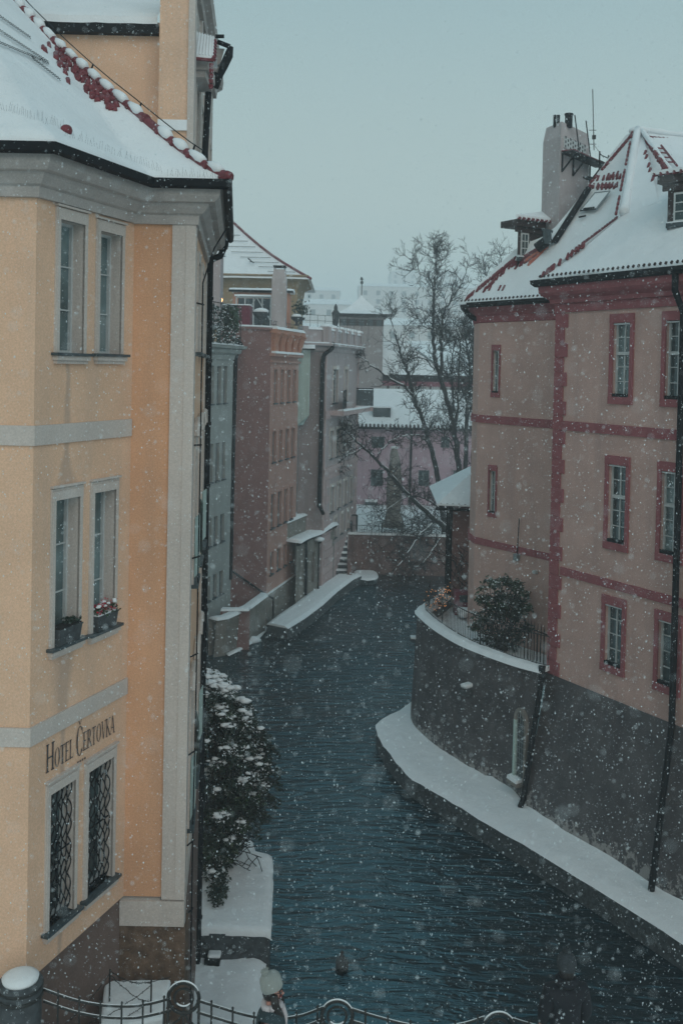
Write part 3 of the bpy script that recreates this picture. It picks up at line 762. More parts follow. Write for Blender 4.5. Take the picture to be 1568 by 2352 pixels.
for i in range(40):
    a, c = W1.L * i / 40, W1.L * (i + 1) / 40
    for (o0, z0_), (o1, z1_) in zip([(0.17, zE2 - .03), (0.16, zE2 + 0.10), (0.05, zE2 + .19), (-1.2, zE2 + .9)], [(0.16, zE2 + 0.10), (0.05, zE2 + .19), (-1.2, zE2 + .9), (-3.2, zE2 + 2.4)]):
        e0 = 0.02 * mnoise.noise(Vector((i * .7, 0, 0))); e1 = 0.02 * mnoise.noise(Vector(((i + 1) * .7, 0, 0)))
        mb.poly([W1.pt(a, z0_ + e0, o0), W1.pt(min(c, W1.L - .01), z0_ + e1, o0), W1.pt(min(c, W1.L - .01), z1_ + e1, o1), W1.pt(a, z1_ + e0, o1)], SNOWR)
mb.build('roof', wing, smooth=True)
# small tiled canopy over the canal side bay, its gutter and downpipe
mb = MB(); t2 = MB(); A0, A1 = PY(441, 131, 17.45), PY(491, 136, 17.45); B1, B0 = PY(493, 92, 17.95), PY(449, 80, 17.95); upz = Vector((0, 0, .05))
grid4_ = [(A0, A1, B1, B0)]
mb.poly([A0 + upz, A1 + upz, B1 + upz, B0 + upz], SNOWR); mb.poly([A0, A1, A1 + upz, A0 + upz], SNOWR); mb.poly([B0 + upz, B1 + upz, B1 + Vector((0, .5, -.35)), B0 + Vector((0, .5, -.35))], SNOWR)
for j in range(7): p, q = lerp(A0, A1, (j + .5) / 7), lerp(B0, B1, (j + .5) / 7); t2.tube([p + upz * 1.1, q + upz * 1.1], .018, SNOW, 5)
mb.build('canopy_snow', wing)
t2.tube([A0 - upz * .4, A1 - upz * .4], .03, TILE, 6)
for j in range(6): p, q = lerp(A1, B1, j / 6), lerp(A1, B1, (j + .8) / 6); t2.tube([p, q], [.05, .04], TILE, 6)
for j in range(5): p = A1 + Vector((-.04, .0, -.08 - j * .09)); t2.tube([p, p - Vector((0, 0, .07))], [.045, .035], TILE, 6)
t2.build('canopy_tiles', wing)
mb = MB(); c0, c1 = PY(444, 138, 17.6), PY(478, 160, 17.6); mb.box(c0.x - .1, c1.x, 17.6, 18.6, c1.z, c0.z, CORNW); mb.box(c0.x - .1, c1.x - .05, 17.65, 18.6, c1.z - .12, c1.z, CORNW); mb.build('canopy_cornice', wing)
mb = MB(); Yg = 18.6
mb.hexa([PY(495, 88, Yg), PY(515, 88, Yg), PY(515, 88, Yg + .4), PY(495, 88, Yg + .4), PY(495, 79, Yg), PY(515, 79, Yg), PY(515, 79, Yg + .4), PY(495, 79, Yg + .4)], BLACK)
mb.tube([PY(500, 96, Yg), PY(528, 107, Yg)], .045, BLACK, 8); mb.tube([PY(530, 107, Yg), PY(525, 128, Yg), PY(514, 152, Yg), PY(506, 172, Yg), PY(497, 203, Yg)], [.05, .085, .08, .06, .04], BLACK, 8); mb.tube([PY(500, 152, Yg), PY(520, 138, Yg)], .02, FRAMED, 5)
mb.tube([PY(498, 168, Yg), PY(484, 196, Yg), PY(479, 205, Yg), PY(476, 260, Yg), PY(471, 350, Yg), PY(471, 420, Yg)], [.07, .07, .065, .06, .06, .06], BLACK, 8)
mb.build('downpipe', wing, smooth=True)
mb = MB(); mb.hexa([PY(488, 170, Yg + .1), PY(500, 168, Yg + .1), PY(500, 168, Yg + .5), PY(488, 170, Yg + .5), PY(488, 110, Yg + .1), PY(516, 112, Yg + .1), PY(516, 112, Yg + .5), PY(488, 110, Yg + .5)], CORNW); mb.build('eave_box', wing)
def small_windows(W, rects, parent, depth=0.12, rows=3, cols=2, gm=None, fm=FRAMED, surround=0.0, smat=None, sill=None, fr=0.03, bw=0.016, **k):
    for r in rects: window(W, r, parent, depth=depth, rows=rows, cols=cols, gm=gm, fm=fm, surround=surround, smat=smat, sill=sill, fr=fr, bw=bw, **k)
def roofpoly(mb, pts, mat, th=0.1):
    a = [Vector(p) for p in pts]; mb.poly(a, mat)
    return mb
def tilerow(mb, a, c, step, r, drop, mat, inward=None):
    """round tile ends along an eave from a to c"""
    a = Vector(a); c = Vector(c); n_ = max(2, int((c - a).length / step))
    for i in range(n_):
        p = lerp(a, c, (i + .5) / n_); q = p + (inward or Vector((0, .3, .2)))
        mb.tube([p, q], [r, r * 0.9], mat, 6)

# ---------------------------------------------------------------- grey-green town house
GC = Wall((-6.35, 38.2), (-4.78, 44.5))
gh = thing('town_house', 'grey-green house with narrow windows and snowy cornice just right of the hotel downpipe', 'building', (-5.5, 42, 0.5))
gw = []
for cols_, (v0, v1), sl in (([(484, 491.5), (499, 507.5), (513.5, 521.5)], (841, 926), 0), ([(482.5, 489), (495.5, 503.6), (510, 517.5)], (1017, 1103), -0.25), ([(480, 486), (491.5, 500), (506, 515)], (1185, 1248), -0.5), ([(477, 483), (489.5, 498), (503.5, 512)], (1316, 1370), -0.6)):
    r0 = GC.rect(cols_[2][0], cols_[2][1], v0 + sl * 9, v1 + sl * 9)
    for a, c in cols_:
        r = GC.rect(a, c, v0, v1); gw.append((r[0], r[1], r0[2], r0[3]))
gt = 12.85
mb = MB(); wall_mesh(mb, GC, 0, GC.L, 0, gt, gw, GREENG, 0.18)
mb.poly([(-4.78, 44.5, 0), (-9, 44.5, 0), (-9, 44.5, gt), (-4.78, 44.5, gt)], GREENG)
mb.poly([(-6.35, 38.2, 0), (-6.35, 38.2, gt), (-9, 38.2, gt), (-9, 38.2, 0)], GREENG); mb.build('wall', gh)
small_windows(GC, gw, gh, rows=4, sill=(0.04, 0.06, 0.04))
mb = MB(); sweep(mb, [(-9, 38.2), GC.p0, GC.p1, (-7, 45.5)], [(0, gt - 0.5), (0.05, gt - 0.5), (0.08, gt - 0.3), (0.22, gt - 0.2), (0.25, gt - 0.05), (0.42, gt), (0.45, gt + 0.12), (0, gt + 0.15)], GREENG); mb.build('cornice', gh)
mb = MB(); op = offpath([GC.p0, GC.p1], 0.45); ip = offpath([GC.p0, GC.p1], -2.2)
snowcap(mb, [(lerp(Vector((*ip[0], gt + .13)), Vector((*ip[1], gt + .13)), q), lerp(Vector((*op[0], gt + .13)), Vector((*op[1], gt + .13)), q)) for q in [i / 12 for i in range(13)]], 0.12, 0.03); mb.build('roof', gh)
mb = MB()
mb.tube([PY(548, 788, 44.6), PY(547, 802, 44.6), PY(540, 822, 44.4), PY(535, 1000, 44.4), PY(528, 1330, 44.4)], 0.115, BLACK, 8)
mb.tube([PY(540, 783, 44.9), PY(551, 792, 44.3)], 0.15, BLACK, 8)
mb.build('downpipe', gh)
# its roof terrace: glass and mesh balustrade
mb = MB(); B0 = Wall(GC.pt(0.5, 0, 0.2)[:2], GC.pt(GC.L - 0.3, 0, 0.2)[:2])
zb0 = gt + 0.2; zb1 = gt + 1.75
for i in range(34):
    for j in range(12):
        if random.random() < .8: mb.blob(B0.pt(B0.L * (i + random.random()) / 34, zb0 + (zb1 - zb0) * (j + random.random()) / 12, random.uniform(-.12, .12)), .075, .075, .06, LEAF, 5, 3, .4)
rt = thing('roof_hedge', 'clipped dark hedge with a wire rail topped by snow on the grey-green house roof', 'hedge', tuple(GC.pt(3, gt + .15, 0)))
mb.build('foliage', rt)
mb = MB(); mb.tube([B0.pt(0, zb1 + .1, 0.15), B0.pt(B0.L, zb1 + .1, 0.15)], 0.02, IRON, 5)
for i in range(8): mb.tube([B0.pt(B0.L * i / 7, zb0 - .1, 0.15), B0.pt(B0.L * i / 7, zb1 + .1, 0.15)], 0.018, IRON, 5)
mb.build('railing', rt)
sp = MB()
for _ in range(220): sp.blob(B0.pt(random.uniform(0, B0.L), random.uniform(zb0, zb1), random.uniform(.1, .2)), .03, .03, .02, SNOW, 4, 3, .3)
sp.build('snow', rt)
# big clipped shrub on the roof and the pale duct beside it
sh = thing('potted_shrub', 'square clipped green shrub under a snow cap on the roof terrace', 'plant', tuple(PY(545, 742, 43)))
mb = MB(); c0 = PY(513, 722, 43.5)
for _ in range(900):
    p = c0 + Vector((random.uniform(-.62, .62), random.uniform(-.5, .5), random.uniform(-.62, .35))); d = Vector((random.gauss(0, 1), random.gauss(0, 1), random.gauss(0, 1))).normalized() * .09; e = d.orthogonal().normalized() * .06
    mb.poly([p, p + d + e, p + d * 2, p + d - e], LEAF2)
mb.build('foliage', sh); mb = MB(); mb.blob(c0 + Vector((0, 0, .38)), .55, .45, .10, SNOW, 9, 4, .1); mb.build('snow', sh)
dv = thing('air_duct', 'pale boxy roof duct beside the hotel downpipe above the grey-green house', 'duct', tuple(PY(497, 745, 42)))
mb = MB(); a = PY(486, 600, 42); q = PY(506, 745, 42)
mb.box(a.x - .6, q.x - .02, 42, 43, q.z, a.z + .3, LILAC); mb.build('casing', dv, bevel=.06); mb = MB(); mb.box(a.x - .6, q.x + .05, 41.9, 43.1, a.z + .3, a.z + .42, SNOW); mb.build('snow', dv)

# ---------------------------------------------------------------- salmon house
SX = PY(618.6, 1000, 46.0).x
SF = Wall((SX - 2.35, 44.75), (SX, 46.0)); sE = PY(683, 1000, 50.6)
SC = Wall((SX, 46.0), (sE.x, 50.6))
sal = thing('town_house', 'tall salmon house with scalloped orange parapet and four rows of slit windows', 'building', (SX, 47, 0.6))
zt = SF.uv(600, 752)[1]
rows = [([(628.5, 636), (644, 651), (658.7, 665.6), (672, 678.5)], (849, 924)), ([(624.5, 632.5), (640.5, 647), (654.5, 662), (668.5, 675.6)], None, [(990.5, 1064), (988, 1058), (986, 1052), (983, 1047)]),
        ([(621, 629.5), (636.5, 645), (651.5, 658.6), (664.5, 671)], None, [(1134, 1213), (1128, 1206), (1124, 1199), (1119, 1190)]), ([(619, 627), (634.5, 643), (650, 656.6), (663.5, 669.5)], None, [(1268, 1318), (1259, 1308), (1250, 1299), (1242, 1291)])]
sw = []
for rw in rows:
    cc = rw[0]; mid = [SC.rect(*cc[i], *(rw[1] if rw[1] else rw[2][i])) for i in range(4)]
    z0 = sum(r[2] for r in mid) / 4; z1 = sum(r[3] for r in mid) / 4
    for r in mid: sw.append((r[0], r[1], z0, z1))
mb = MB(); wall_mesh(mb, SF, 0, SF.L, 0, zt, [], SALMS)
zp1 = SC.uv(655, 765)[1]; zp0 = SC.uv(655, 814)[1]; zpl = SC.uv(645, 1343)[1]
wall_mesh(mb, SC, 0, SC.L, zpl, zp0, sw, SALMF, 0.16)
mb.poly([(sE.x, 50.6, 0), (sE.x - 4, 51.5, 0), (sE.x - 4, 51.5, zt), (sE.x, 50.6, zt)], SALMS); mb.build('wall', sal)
mb = MB(); mb.wb(SC, -0.02, SC.L, 0, zpl, -.3, 0.06, LOWW); mb.build('plinth', sal)
mb = MB(); mb.wb(SC, 0.0, SC.L, zpl + .002, zpl + .05, -.2, 0.09, SNOW); mb.build('plinth_snow', sal)
small_windows(SC, sw, sal, rows=5, surround=0.05, smat=SALMF, sd=0.035, top=.06, fr=.035, bw=.03, depth=.1, gm=GLASS, sill=(0.05, 0.08, 0.03))
# parapet of round-fronted ribs
mb = MB(); mb.wb(SC, 0.0, SC.L, zp0, zp1, -.3, 0.02, SALMT)
nr = 5
for i in range(nr):
    s_ = 0.25 + (SC.L - .5) * i / (nr - 1); mb.tube([SC.pt(s_, zp0 + .1, 0.06), SC.pt(s_, zp1 - .25, 0.12), SC.pt(s_, zp1 - .05, .2)], [0.10, 0.24, 0.30], SALMT, 8)
mb.wb(SC, -.05, SC.L + .05, zp1 - .08, zp1 + .10, -.2, .30, SALMT); mb.wb(SC, -.05, SC.L + .05, zp0 - .12, zp0 + .02, -.2, .22, SALMF); mb.wb(SC, -.02, SC.L, zp0 - .42, zp0 - .32, -.2, .10, SALMF)
mb.build('parapet', sal)
mb = MB(); snowcap(mb, [(SC.pt(SC.L * q - .05, zp1 + .1, -.4), SC.pt(SC.L * q, zp1 + .1, .32)) for q in [i / 8 for i in range(9)]], .14, .03)
snowcap(mb, [(SC.pt(SC.L * q, zp0 + .02, .0), SC.pt(SC.L * q, zp0 + .02, .24)) for q in [i / 8 for i in range(9)]], .10, .03); mb.build('parapet_snow', sal)
mb = MB(); mb.prism([SF.pt(0, zt, .08), SF.pt(SF.L, zt, .08), Vector((sE.x, 50.6, zt)), Vector((sE.x - 3.5, 51.5, zt))], .1, SALMS)
mb.build('roof_slab', sal); mb = MB()
q0 = [SF.pt(0, zt, .1), SF.pt(SF.L, zt, .1), Vector((sE.x, 50.6, zt)), Vector((sE.x - 3.5, 51.5, zt))]
mb.prism([p + Vector((0, 0, .09)) for p in q0], .09, SNOW); mb.build('roof_snow', sal, bevel=.04)
mb = MB(); mb.tube([SF.pt(0.3, 3.2, .1), PY(611, 1366, 45.8), PY(628, 1375, 45.6)], .05, BLACK, 6); mb.tube([PY(628, 1375, 45.6), PY(628, 1416, 45.6)], .03, IRON, 5)
mb.tube([SF.pt(0.05, 12.5, .1), SF.pt(0.05, 3.0, .1)], .05, BLACK, 6); mb.build('downpipe', sal)
# roof terrace things on the salmon house
g = MB(); gz = zt + .1
ch = thing('chimney_stack', 'plain tall lilac-grey chimney with tapering top on the salmon house roof', 'chimney', tuple(PY(640, 745, 48)))
a = PY(622.5, 745, 48); c = PY(655, 745, 48); t0 = PY(640, 640, 48).z; t1 = PY(640, 618, 48).z; t2 = PY(640, 611, 48).z
mb = MB(); xa, xc = a.x, c.x
mb.hexa([(xa, 48, gz), (xc, 48, gz), (xc, 49, gz), (xa, 49, gz), (xa, 48, t0), (xc, 48, t0), (xc, 49, t0), (xa, 49, t0)], CHIM)
mb.hexa([(xa, 48, t0), (xc, 48, t0), (xc, 49, t0), (xa, 49, t0), (xa + .08, 48.1, t1), (xc - .08, 48.1, t1), (xc - .08, 48.9, t1), (xa + .08, 48.9, t1)], CHIM)
mb.build('stack', ch)
mb = MB(); mb.box(xa + .04, xc - .04, 48.05, 48.95, t2, t2 + .04, BLACK)
for x in (xa + .1, xc - .1):
    for y in (48.1, 48.9): mb.tube([(x, y, t1), (x, y, t2)], .02, BLACK, 4)
mb.build('cap', ch)
lv = thing('louvred_box', 'crimson louvred plant housing with snow edge behind the salmon house parapet', 'vent housing', tuple(PY(552, 745, 46)))
a = PY(531, 745, 46.4); c = PY(573.5, 745, 46.4); zz0 = zt + .1; zz1 = PY(555, 701, 46.4).z
mb = MB(); mb.box(a.x, c.x, 46.4, 47.6, zz0, zz1, SHUT)
for i in range(14): z = zz0 + (zz1 - zz0) * (i + .5) / 14; mb.hexa([(a.x + .04, 46.36, z - .02), (c.x - .04, 46.36, z - .02), (c.x - .04, 46.4, z + .02), (a.x + .04, 46.4, z + .02), (a.x + .04, 46.36, z), (c.x - .04, 46.36, z), (c.x - .04, 46.4, z + .04), (a.x + .04, 46.4, z + .04)], SHUT)
mb.build('housing', lv); mb = MB(); mb.box(a.x - .03, c.x + .03, 46.33, 47.6, zz1, zz1 + .05, SNOW); mb.build('snow', lv)
pg = thing('roof_pergola', 'dark glazed roof pergola with crossed pale braces left of the lilac-grey chimney', 'pergola', tuple(PY(590, 740, 49)))
a = PY(543, 700, 49.5); c = PY(622, 700, 49.5); zr = PY(590, 683, 49.5).z; zr0 = PY(590, 735, 49.5).z
mb = MB(); mb.box(a.x, c.x, 50.3, 50.5, zz0, zr, SILL); mb.build('screen', pg)
mb = MB()
for i in range(5): x = a.x + (c.x - a.x) * i / 4; mb.tube([(x, 49.5, zz0), (x, 49.5, zr)], .035, FRAME, 5)
mb.tube([(a.x, 49.5, zr), (c.x, 49.5, zr)], .045, FRAME, 5); mb.tube([(a.x + .5, 49.45, zr0 + .3), (a.x + 1.0, 49.45, zr), (c.x, 49.45, zr0)], .035, FRAME, 5); mb.build('frame', pg)
mb = MB(); snowcap(mb, [((a.x - .1 + (c.x - a.x + .1) * q, 49.6, zr + .05), (a.x - .1 + (c.x - a.x + .1) * q, 49.4, zr + .05)) for q in [i / 10 for i in range(11)]], .08, .02); mb.build('snow', pg)
lodge = thing('roof_lodge', 'low salmon roof structure with a curved snowy top behind the pergola', 'roof structure', tuple(PY(600, 700, 53)))
a = PY(535, 680, 53); c = PY(665, 670, 53); mb = MB(); mb.box(a.x, c.x, 53, 55, zz0, PY(600, 672, 53).z, SALMT); mb.build('wall', lodge)
mb = MB(); zq = PY(600, 668, 53).z; snowcap(mb, [((a.x - .2 + (c.x - a.x + .4) * q, 55, zq), (a.x - .2 + (c.x - a.x + .4) * q, 52.8, zq)) for q in [i / 10 for i in range(11)]], .16, .05); mb.tube([(a.x - .2, 52.8, zq - .03), (c.x + .2, 52.8, zq - .03)], .06, BLACK, 6); mb.build('roof', lodge)
lamp = thing('wall_lamp', 'small lit lamp glowing warm orange beside the hotel downpipe', 'lamp', tuple(PY(507, 694, 43)))
WARM = simple('lamp_glow', (1, .7, .4), .5, emit=(1.0, .45, .15), es=9.0)
mb = MB(); p = PY(507, 688, 42.6); mb.lathe(p, [(.02, -.14), (.06, -.1), (.07, .0), (.045, .10), (.01, .13)], WARM, 8); mb.build('bulb', lamp)
mb = MB(); mb.tube([p + Vector((0, 0, .12)), p + Vector((0, 0, .22)), p + Vector((0, .3, .22))], .02, BLACK, 5); mb.build('bracket', lamp)
# planters with snow along the roof edge
def urn(u, v, Y, label, s_=1.0, shrub=False):
    p = PY(u, v, Y); t = thing('garden_urn', label, 'urn', tuple(p)); mb = MB()
    mb.lathe(p, [(.16 * s_, 0), (.18 * s_, .06 * s_), (.08 * s_, .12 * s_), (.08 * s_, .22 * s_), (.34 * s_, .42 * s_), (.36 * s_, .50 * s_), (.40 * s_, .53 * s_), (.38 * s_, .57 * s_)], STONEG, 12); mb.build('bowl', t, smooth=True)
    mb = MB()
    if shrub:
        for _ in range(160):
            q = p + Vector((random.gauss(0, .22), random.gauss(0, .2), .5 + abs(random.gauss(.28, .22)))) * 1; d = Vector((random.gauss(0, 1), random.gauss(0, 1), random.gauss(0, 1))).normalized() * .08; e = d.orthogonal().normalized() * .05
            mb.poly([q, q + d + e, q + d * 2, q + d - e], LEAF)
        mb.build('plant', t)
    else: mb.blob(p + Vector((0, 0, .60 * s_)), .36 * s_, .36 * s_, .17 * s_, SNOW, 9, 5, .08); mb.build('snow', t, smooth=True)
urn(681 - 0, 748, 48.5, 'dark stone urn heaped with snow right of the lilac-grey chimney', .75)
urn(660 - 128 + 0, 0 + 745, 48, 'dark stone urn heaped with snow left of the crimson louvred housing', .01) if False else None
urn(599, 745, 46.6, 'dark stone urn heaped with snow between the crimson housing and the chimney', 1.0)
urn(690, 745, 50.3, 'planter with a ragged dark shrub at the corner of the pale parapet', .6, True)
rl = MB()
for i in range(14):
    p = SC.pt(SC.L * i / 13, zp1 + .12, -.35); rl.tube([p, p + Vector((0, 0, .42))], .014, IRON, 4)
for h_ in (.42, .25): rl.tube([SC.pt(0, zp1 + .12 + h_, -.35), SC.pt(SC.L, zp1 + .12 + h_, -.35)], .014, IRON, 4)
tag(rl.build('roof_railing'), 'thin iron railing along the salmon house parapet top', 'railing')

# ---------------------------------------------------------------- low walled yard at the foot of the salmon house
yd = thing('yard_wall', 'stained low wall with snow on its angled coping at the foot of the salmon house', 'wall', (-4.2, 43, 0))
yp = [GZ(497, 1425, 1.55), GZ(522, 1421, 1.55), GZ(575, 1397, 1.6), GZ(614, 1368, 1.7)]
yb = [Vector((p.x - .10, p.y, -0.3)) for p in yp]
mb = MB()
for i in range(3): mb.poly([yb[i], yb[i + 1], yp[i + 1], yp[i]], LOWW)
back = [p + Vector((-.35, .25, 0)) for p in yp]
for i in range(3): mb.poly([yp[i], yp[i + 1], back[i + 1], back[i]], LOWW); mb.poly([back[i], back[i + 1], Vector((*back[i + 1].xy, -.3)), Vector((*back[i].xy, -.3))], LOWW)
mb.build('wall', yd)
mb = MB(); snowcap(mb, [(c + Vector((0, 0, .01)), a + Vector((.04, -.04, .01))) for a, c in zip([q for i in range(3) for q in (yp[i], lerp(yp[i], yp[i + 1], .5))] + [yp[3]], [q for i in range(3) for q in (back[i], lerp(back[i], back[i + 1], .5))] + [back[3]])], .09, .03); mb.build('coping_snow', yd, smooth=True)
mb = MB(); snowcap(mb, [(GZ(512, 1398, 1.7), GZ(507, 1403, 1.7)), (GZ(540, 1398, 1.7), GZ(536, 1403, 1.7)), (GZ(576, 1397, 1.7), GZ(572, 1403, 1.7))], .08, .02)
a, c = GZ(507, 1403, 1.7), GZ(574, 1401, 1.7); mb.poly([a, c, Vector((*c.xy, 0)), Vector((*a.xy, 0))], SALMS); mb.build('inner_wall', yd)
mb = MB(); snowcap(mb, [(GZ(u, v, .05), GZ(u + 5, v + 4, .05)) for u, v in ((520, 1502), (545, 1490), (572, 1474), (590, 1462), (613, 1438))], .06, .03)
mb.blob(GZ(580, 1470, .1), .35, .3, .16, SNOW, 9, 5, .2); mb.build('ledge_snow', yd, smooth=True)
tagp = thing('river_bollard', 'slim post in the snow where the left quay path meets the yard wall', 'post', tuple(GZ(626, 1418, .5)))
mb = MB(); p = GZ(626, 1420, .5); mb.tube([p, p + Vector((0, 0, .9))], .03, IRON, 6); mb.build('post', tagp)
mb = MB(); mb.blob(p + Vector((0, 0, .92)), .05, .05, .04, SNOW, 6, 4, 0); mb.build('snow', tagp)

# ---------------------------------------------------------------- pale teal oriel and the mauve house
mv = thing('town_house', 'mauve and pale pink house with pale parapet and corner balcony beyond the salmon house', 'building', (0, 54, 0.6))
MS = Wall((PY(686, 1000, 51.6).x, 51.6), (PY(744, 1000, 52.4).x, 52.4)); mE = PY(820, 1000, 60.5)
MC = Wall(MS.p1, (mE.x, 60.5)); zc = MS.uv(720, 792)[1]; zpp = MS.uv(720, 752)[1]
mr = []
for cc, (v0, v1) in (([(764, 775), (790, 797)], (848, 925)), ([(757, 765), (771, 780), (786, 793), (800, 806)], (989, 1053)), ([(758, 766), (774, 781), (789, 795), (802, 807)], (1118, 1176)), ([(766, 772), (781, 786), (795, 800)], (1190, 1235))):
    rs = [MC.rect(*c, v0, v1) for c in cc]; z0 = rs[0][2]; z1 = rs[0][3]
    mr += [(r[0], r[1], z0, z1) for r in rs]
mb = MB(); wall_mesh(mb, MS, 0, MS.L, 0, zc, [], MAUVE); zrus = MC.uv(780, 1075)[1]
wall_mesh(mb, MC, 0, MC.L, 0, zc, mr, LILAC, .16)
mb.poly([(mE.x, 60.5, 0), (mE.x - 5, 61, 0), (mE.x - 5, 61, zc), (mE.x, 60.5, zc)], LILAC); mb.build('wall', mv)
for r in mr: window(MC, r, mv, depth=.1, rows=4, surround=.07, smat=WHITEP, sd=.04, top=.1, fm=FRAME, fr=.03, gm=GLASS, sill=(.05, .08, .05))
# rusticated lower wall: rows of proud blocks
mb = MB(); z = 0.2; k_ = 0
while z < zrus:
    h_ = .42; s_ = -.0 + (k_ % 2) * .35; e = [0.0]
    x = 0.0 if k_ % 2 == 0 else 0.45; segs = []
    while x < MC.L:
        x2 = min(MC.L, x + .88)
        if not any(r[0] - .12 < x2 and r[1] + .12 > x and r[2] - .12 < z + h_ and r[3] + .15 > z for r in mr): mb.wb(MC, x + .015, x2 - .015, z + .015, z + h_ - .015, 0, .035, PINKF)
        x = x2
    z += h_; k_ += 1
mb.build('rustication', mv)
mb = MB(); mb.wb(MC, 0, 0.25, 0, zc, 0, .05, PINKF); mb.wb(MC, MC.L - .3, MC.L, 0, zc, 0, .05, PINKF); mb.wb(MC, 0, MC.L, zrus, zrus + .3, 0, .10, PINKF); mb.wb(MC, 0, MC.L, MC.uv(780, 957)[1], MC.uv(780, 940)[1], 0, .10, PINKF)
mb.build('string_course', mv)
mb = MB(); sweep(mb, [MS.p0, MS.p1, MC.p1], [(0, zc - .35), (.08, zc - .3), (.12, zc - .12), (.40, zc - .02), (.42, zc + .08), (0, zc + .12)], LILAC)
mb.build('cornice', mv)
mb = MB(); mb.wb(MS, 0, MS.L + .12, zc + .10, zpp - .1, -.25, .12, LILAC); mb.wb(MC, 0, MC.L, zc + .10, zpp - .1, -.25, .12, LILAC)
for i in range(6): mb.wb(MC, MC.L * i / 5 - .25, MC.L * i / 5 + .25, zc + .10, zpp + .06, -.3, .2, LILAC)
mb.wb(MS, MS.L - .3, MS.L + .2, zc + .1, zpp + .05, -.3, .2, LILAC); mb.wb(MS, 0, .35, zc + .1, zpp + .05, -.3, .2, LILAC)
mb.build('parapet', mv)
mb = MB()
snowcap(mb, [(MS.pt(MS.L * q, zpp - .1, -.3), MS.pt(MS.L * q, zpp - .1, .15)) for q in [i / 8 for i in range(9)]], .12, .03)
snowcap(mb, [(MC.pt(MC.L * q, zpp - .1, -.3), MC.pt(MC.L * q, zpp - .1, .15)) for q in [i / 16 for i in range(17)]], .12, .03)
for i in range(6): mb.blob(MC.pt(MC.L * i / 5, zpp + .08, -.05), .30, .30, .15, SNOW, 8, 4, .05)
mb.blob(MS.pt(MS.L, zpp + .08, -.05), .28, .28, .15, SNOW, 8, 4, .05)
snowcap(mb, [(MS.pt(MS.L * q, zc + .1, .0), MS.pt(MS.L * q, zc + .1, .42)) for q in [0, .5, 1]], .05, .0)
snowcap(mb, [(MC.pt(MC.L * q, zc + .1, .0), MC.pt(MC.L * q, zc + .1, .42)) for q in [0, .5, 1]], .05, .0)
mb.prism([MS.pt(0, zc + .3, -.2), MS.pt(MS.L, zc + .3, -.2), MC.pt(MC.L, zc + .3, -.2), Vector((mE.x - 5, 61, zc + .3))], .2, SNOW)
mb.build('parapet_snow', mv, smooth=False)
mb = MB(); mb.tube([PY(764, 789, 52.6), PY(763, 800, 52.2), PY(744, 815, 52.1), PY(741, 830, 52.1), PY(738, 975, 52.1), PY(733, 1165, 52.1)], .11, BLACK, 8); mb.tube([PY(733, 1160, 52.1), PY(742, 1180, 51.5)], .10, BLACK, 6)
mb.build('downpipe', mv)
# balcony with its dark panelled rail
bz = MC.uv(790, 938)[1]; bs0 = MC.uv(754, 938)[0]
mb = MB(); mb.wb(MC, max(0, bs0), MC.L + .1, bz - .25, bz, -.1, .85, PINKF); mb.box(mE.x - .3, PY(857, 920, 60).x, 60.02, 61.9, bz - .25, bz, PINKF); mb.build('balcony_slab', mv)
mb = MB(); e0, e1 = PY(800, 920, 60).x, PY(857, 920, 60).x
mb.box(e0, e1, 60.0, 60.06, bz + .04, bz + 1.02, SILL); mb.tube([(e0, 60, bz + 1.1), (e1, 60, bz + 1.1)], .035, BLACK, 5); mb.box(e1 - .05, e1, 60.0, 61.9, bz + .04, bz + 1.02, SILL); mb.build('balcony_panel', mv)
mb = MB(); W_ = Wall(MC.pt(max(0, bs0), 0, .8)[:2], (e0, 60.02))
for i in range(13): mb.tube([W_.pt(W_.L * i / 12, bz, 0), W_.pt(W_.L * i / 12, bz + 1.05, 0)], .014, BLACK, 4)
mb.tube([W_.pt(0, bz + 1.05, 0), W_.pt(W_.L, bz + 1.05, 0)], .025, BLACK, 4)
mb.wb(W_, .3, W_.L * .6, bz + .1, bz + .5, -.03, -.01, SILL); mb.build('balcony_railing', mv)
mb = MB(); snowcap(mb, [(MC.pt(s_, bz, .5), MC.pt(s_, bz, .88)) for s_ in [max(0, bs0) + (MC.L - bs0) * q for q in (0, .3, .6, 1)]], .07, .02); mb.box(e0, e1 + .02, 59.95, 60.2, bz - .0, bz + .06, SNOW); mb.build('balcony_snow', mv)
# teal oriel clinging to the side wall
orl = thing('oriel', 'narrow pale teal boxed oriel with snow hood between the salmon and mauve houses', 'oriel', tuple(PY(700, 965, 51)))
x0, x1 = PY(688, 880, 51.0).x - .1, PY(710, 880, 51.0).x; z1 = PY(700, 803, 51).z; z0 = PY(700, 955, 51).z
mb = MB(); mb.box(x0, x1, 50.9, 51.9, z0, z1, TEALP); mb.hexa([(x0, 50.95, z0 - .5), (x0 + .3, 51.3, z0 - .5), (x0 + .3, 51.9, z0 - .5), (x0, 51.9, z0 - .5), (x0, 50.9, z0), (x1, 50.9, z0), (x1, 51.9, z0), (x0, 51.9, z0)], TEALP)
mb.box(x1 - .08, x1 + .02, 50.86, 50.9, z0, z1, TEALP); mb.build('casing', orl)
mb = MB(); mb.box(x0, x1 + .25, 50.6, 51.9, z1, z1 + .06, BLACK); mb.build('roof', orl); mb = MB(); snowcap(mb, [((x0 + (x1 + .25 - x0) * q, 51.9, z1 + .06), (x0 + (x1 + .25 - x0) * q, 50.55, z1 + .06)) for q in [i / 6 for i in range(7)]], .2, .04); mb.build('snow', orl, smooth=True)
